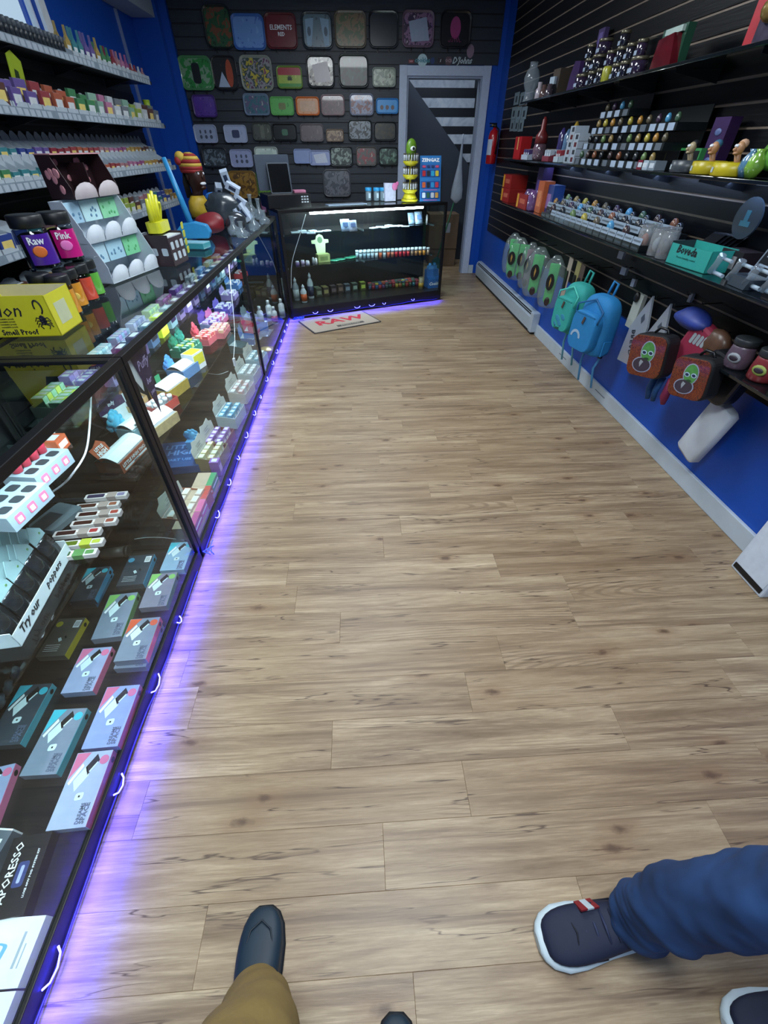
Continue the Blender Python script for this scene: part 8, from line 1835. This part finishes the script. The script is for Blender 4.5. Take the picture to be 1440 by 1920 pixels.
loft(pp, 'hips', KH, [(PV(-0.15, -0.24, 0.84), X_*0.15, Y_*0.115), (PV(-0.15, -0.25, 0.90), X_*0.19, Y_*0.13), (PV(-0.15, -0.26, 1.02), X_*0.175, Y_*0.12)], sub=1)
JK = mat('#1c232c', 0.8, var=0.1, scale=60)
SKN = mat('#a9775c', 0.55, var=0.06, scale=20)
def upper(parent, c, m, skin, hair, facing, hands, mz=1.0):
    """torso, arms and hands, head with face; c = hip centre at z 1.0; facing = unit vector; one continuous top, one continuous head"""
    f = Vector(facing).normalized(); r = Vector((f.y, -f.x, 0)); c = Vector(c)
    loft(parent, 'jacket_torso', m, [(c+Vector((0, 0, -0.06)), r*0.185, f*0.125), (c+Vector((0, 0, 0.06)), r*0.17, f*0.12), (c+Vector((0, 0, 0.20)), r*0.175, f*0.125), (c+Vector((0, 0, 0.36)), r*0.195, f*0.12), (c+Vector((0, 0, 0.45)), r*0.175, f*0.095), (c+Vector((0, 0, 0.50)), r*0.08, f*0.075), (c+Vector((0, 0, 0.52)), r*0.06, f*0.06)], sub=1)
    for s, (el, ha) in zip((-1, 1), hands):
        sh = c+r*(s*0.185)+Vector((0, 0, 0.42)); el = Vector(el); ha = Vector(ha)
        skin_body('sleeve', {'a': (sh, 0.058), 'b': ((sh+el)/2, 0.052), 'c': (el, 0.045), 'd': ((el+ha)/2, 0.040), 'e': (ha, 0.036)}, [('a', 'b'), ('b', 'c'), ('c', 'd'), ('d', 'e')], m, parent)
        d = (ha-el).normalized(); q = d.cross(f if abs(d.dot(f)) < 0.9 else Vector((0, 0, 1))).normalized()
        J = {'w': (ha, (0.024, 0.018)), 'p': (ha+d*0.075, (0.036, 0.016))}; B = [('w', 'p')]
        skin_body('hand', J, B, skin, parent)
        for k in range(4):
            o_ = ha+d*0.085+q*(0.024-0.016*k); Lf = (0.068, 0.078, 0.074, 0.058)[k]; cu = d.cross(q)*(s*-0.25)
            skin_body('finger', {'a': (o_-d*0.015, 0.009), 'b': (o_+d*Lf*0.45, 0.0085), 'c': (o_+d*Lf*0.75+cu*0.06, 0.008), 'd': (o_+d*Lf*0.95+cu*0.14, 0.0068)}, [('a', 'b'), ('b', 'c'), ('c', 'd')], skin, parent, 1)
        o_ = ha+d*0.03+q*0.028
        skin_body('thumb', {'a': (o_, 0.012), 'b': (o_+q*0.025+d*0.025, 0.0105), 'c': (o_+q*0.032+d*0.055, 0.0085)}, [('a', 'b'), ('b', 'c')], skin, parent, 1)
    hc = c+Vector((0, 0, 0.66))+f*0.02; z = Vector((0, 0, 1))
    hd = loft(parent, 'head', skin, [(c+Vector((0, 0, 0.48)), r*0.062, f*0.062), (hc-z*0.125, r*0.058, f*0.060), (hc-z*0.105+f*0.018, r*0.052, f*0.070), (hc-z*0.08+f*0.022, r*0.060, f*0.082), (hc-z*0.04+f*0.015, r*0.070, f*0.092), (hc+f*0.010, r*0.076, f*0.095), (hc+z*0.04+f*0.005, r*0.077, f*0.098), (hc+z*0.08, r*0.068, f*0.088), (hc+z*0.11, r*0.045, f*0.058), (hc+z*0.122, r*0.01, f*0.015)], sub=1)
    fb_ = MB().ball(hc+f*0.110-z*0.012, 0.014, 0, 10, 6, (1, 1, 1.5))
    for s in (-1, 1): fb_.ball(hc+r*(s*0.078)-z*0.01, 0.018, 0, 8, 6, (0.7, 0.7, 1.5))
    fb_.build('nose_and_ears', skin, hd)
    ey = MB(); 
    for s in (-1, 1): ey.ball(hc+f*0.095+r*(s*0.03)+z*0.012, 0.011, 0, 10, 6)
    ey.build('eyes', WHITE, hd)
    ir = MB()
    for s in (-1, 1): ir.ball(hc+f*0.103+r*(s*0.03)+z*0.011, 0.005, 0, 8, 5)
    ir.build('irises', INK, hd); MB().ball(hc+f*0.100-z*0.052, 0.022, 0, 10, 5, (1, 0.5, 0.3) if abs(f.y) > 0.5 else (0.5, 1, 0.3)).build('mouth', mat('#8a4a44', 0.5), hd)
    hr_ = MB().ball(hc-f*0.012+z*0.035, 0.098, 0, 18, 10, (0.86, 0.98, 0.96) if abs(f.y) > 0.5 else (0.98, 0.86, 0.96)); hr_.v = [v if (Vector(v)-hc).dot(f) < 0.055 or (Vector(v)-hc).z > 0.062 else tuple(Vector(v)-f*((Vector(v)-hc).dot(f)-0.055)) for v in hr_.v]
    hr_.build('hair', hair, hd)
upper(pp, PV(-0.15, -0.28, 0.98), JK, SKN, mat('#2a211c', 0.7), (0, 1, 0), [(PV(-0.40, -0.34, 1.14), PV(-0.13, -0.20, 1.36)), (PV(0.10, -0.34, 1.14), PV(0.09, -0.20, 1.38))])
MB().prism(rrect(0.075, 0.155, 0.01), PV(0.0, -0.045, 1.475), (1, 0, 0), (0, 0.66, 0.75), (0, -0.006, 0.005)).build('phone', BLACK, pp)
# ---- the customer at the right: jeans, navy trainers with white soles
DEN = mat('#1b3d6c', 0.85, var=0.8, scale=7, bump=0.35); NAVY = mat('#101a36', 0.7, var=0.15, scale=60); RUB = mat('#c3d4dc', 0.5)
p2_ = empty('person', (0.80, 0.02, 0), 0, 'customer at the right edge in blue jeans and navy trainers with white soles', 'person')
def QV(x, y, z): return Vector((x-0.80, y-0.02, z))
def trainer(parent, toe, heel, w):
    toe, heel = Vector(toe), Vector(heel); d = (toe-heel); L_ = d.length; d.normalize(); s = Vector((d.y, -d.x, 0)); z = Vector((0, 0, 1))
    def sec(t, ww, h0, h1, lean=0): return [heel+d*(L_*t)+s*(w*0.5*ww*math.copysign(abs(math.cos(a))**0.75, math.cos(a)))+z*((h0+h1)/2+(h1-h0)/2*math.copysign(abs(math.sin(a))**0.8, math.sin(a))) for a in [2*PI*(j+0.5)/16 for j in range(16)]]
    up = MB().rings([sec(*q) for q in [(0.02, 0.35, 0.02, 0.10), (0.06, 0.62, 0.02, 0.12), (0.2, 0.72, 0.02, 0.125), (0.36, 0.78, 0.02, 0.115), (0.50, 0.86, 0.02, 0.095), (0.64, 0.93, 0.02, 0.075), (0.78, 0.94, 0.02, 0.060), (0.90, 0.80, 0.02, 0.048), (0.97, 0.50, 0.02, 0.038)]], 0, True).build('shoe', NAVY, parent, sub=1)
    MB().rings([sec(*q) for q in [(0.0, 0.45, 0, 0.032), (0.04, 0.75, 0, 0.032), (0.2, 0.86, 0, 0.03), (0.45, 0.92, 0, 0.028), (0.68, 1.06, 0, 0.028), (0.82, 1.06, 0, 0.028), (0.93, 0.86, 0, 0.028), (0.985, 0.60, 0, 0.028), (1.01, 0.34, 0.002, 0.026)]], 0, True).build('sole', RUB, up)
    at_ = lambda t, u, h: heel+d*(L_*t)+s*(w*u)+z*h
    for k in range(4):
        t = 0.44+0.065*k; hh = 0.113-0.014*k
        MB().tube([at_(t, -0.24, hh-0.012), at_(t+0.01, 0, hh+0.001), at_(t, 0.24, hh-0.012)], 0.0034, 0, 6).build('lace', mat('#26304e', 0.7), up)
    MB().tube([at_(0.30, 0.40, 0.05), at_(0.52, 0.435, 0.045), at_(0.68, 0.43, 0.036), at_(0.74, 0.25, 0.058), at_(0.72, 0.0, 0.070), at_(0.74, -0.25, 0.058), at_(0.68, -0.43, 0.036), at_(0.52, -0.435, 0.045)], 0.0022, 0, 5).build('seam', mat('#0c1220', 0.7), up)
    return up, at_
sh_, at1 = trainer(p2_, QV(0.388, 0.060, 0), QV(0.690, 0.085, 0), 0.118)
# red and white side tab (far side of the shoe)
def patch(pts, m, nm, par):
    MB().add(pts, [tuple(range(len(pts)))]).build(nm, m, par)
# far side (+y) tab lies along the upper's flank
f2 = lambda t, h, u: at1(t, u, h)
for (a, b_, m_, nm) in ((0.50, 0.545, mat('#8a1c28', 0.5), 'red_tab'), (0.545, 0.60, RUB, 'white_tab'), (0.60, 0.645, mat('#8a1c28', 0.5), 'red_tab')):
    MB().add([at1(a, 0.30, 0.098), at1(b_, 0.30, 0.090), at1(b_, 0.475, 0.052), at1(a, 0.475, 0.054), at1(a, 0.28, 0.092), at1(b_, 0.28, 0.084), at1(b_, 0.40, 0.05), at1(a, 0.40, 0.05)], [(0, 1, 2, 3), (4, 7, 6, 5), (0, 4, 5, 1), (1, 5, 6, 2), (2, 6, 7, 3), (3, 7, 4, 0)]).build(nm, m_, sh_)
sh2_, at2 = trainer(p2_, QV(0.765, -0.10, 0), QV(1.06, -0.09, 0), 0.108)
leg(p2_, DEN, [(QV(0.622, 0.080, 0.086), X_*0.056, Y_*0.050), (QV(0.622, 0.080, 0.094), X_*0.066, Y_*0.060), (QV(0.622, 0.082, 0.11), X_*0.072, Y_*0.066), (QV(0.624, 0.084, 0.14), X_*0.064, Y_*0.060), (QV(0.630, 0.086, 0.17), X_*0.070, Y_*0.066), (QV(0.634, 0.086, 0.20), X_*0.068, Y_*0.064), (QV(0.635, 0.088, 0.23), X_*0.078, Y_*0.070),
               (QV(0.66, 0.084, 0.33), X_*0.086, Y_*0.070), (QV(0.69, 0.072, 0.44), X_*0.090, Y_*0.074), (QV(0.72, 0.056, 0.56), X_*0.096, Y_*0.084), (QV(0.77, 0.045, 0.72), X_*0.11, Y_*0.085), (QV(0.82, 0.06, 0.90), X_*0.12, Y_*0.10)], noise=0.07, seed=9, fold=0.032)
leg(p2_, DEN, [(QV(0.985, -0.085, 0.07), X_*0.075, Y_*0.062), (QV(0.985, -0.085, 0.16), X_*0.075, Y_*0.068), (QV(0.97, -0.085, 0.33), X_*0.085, Y_*0.078), (QV(0.95, -0.08, 0.52), X_*0.095, Y_*0.085), (QV(0.91, -0.07, 0.75), X_*0.11, Y_*0.095), (QV(0.87, -0.06, 0.90), X_*0.12, Y_*0.10)], noise=0.05, seed=11)
loft(p2_, 'hips', DEN, [(QV(0.845, 0.0, 0.82), X_*0.11, Y_*0.15), (QV(0.845, 0.0, 0.90), X_*0.125, Y_*0.18), (QV(0.845, 0.0, 1.02), X_*0.115, Y_*0.165)], sub=1)
upper(p2_, QV(0.86, 0.0, 0.98), mat('#30343c', 0.8), mat('#c49a7e', 0.55, var=0.06, scale=20), mat('#4a3526', 0.7), (-1, 0, 0), [(QV(0.92, -0.27, 1.12), QV(0.80, -0.26, 0.92)), (QV(0.98, 0.22, 1.14), QV(0.98, 0.20, 0.92))])
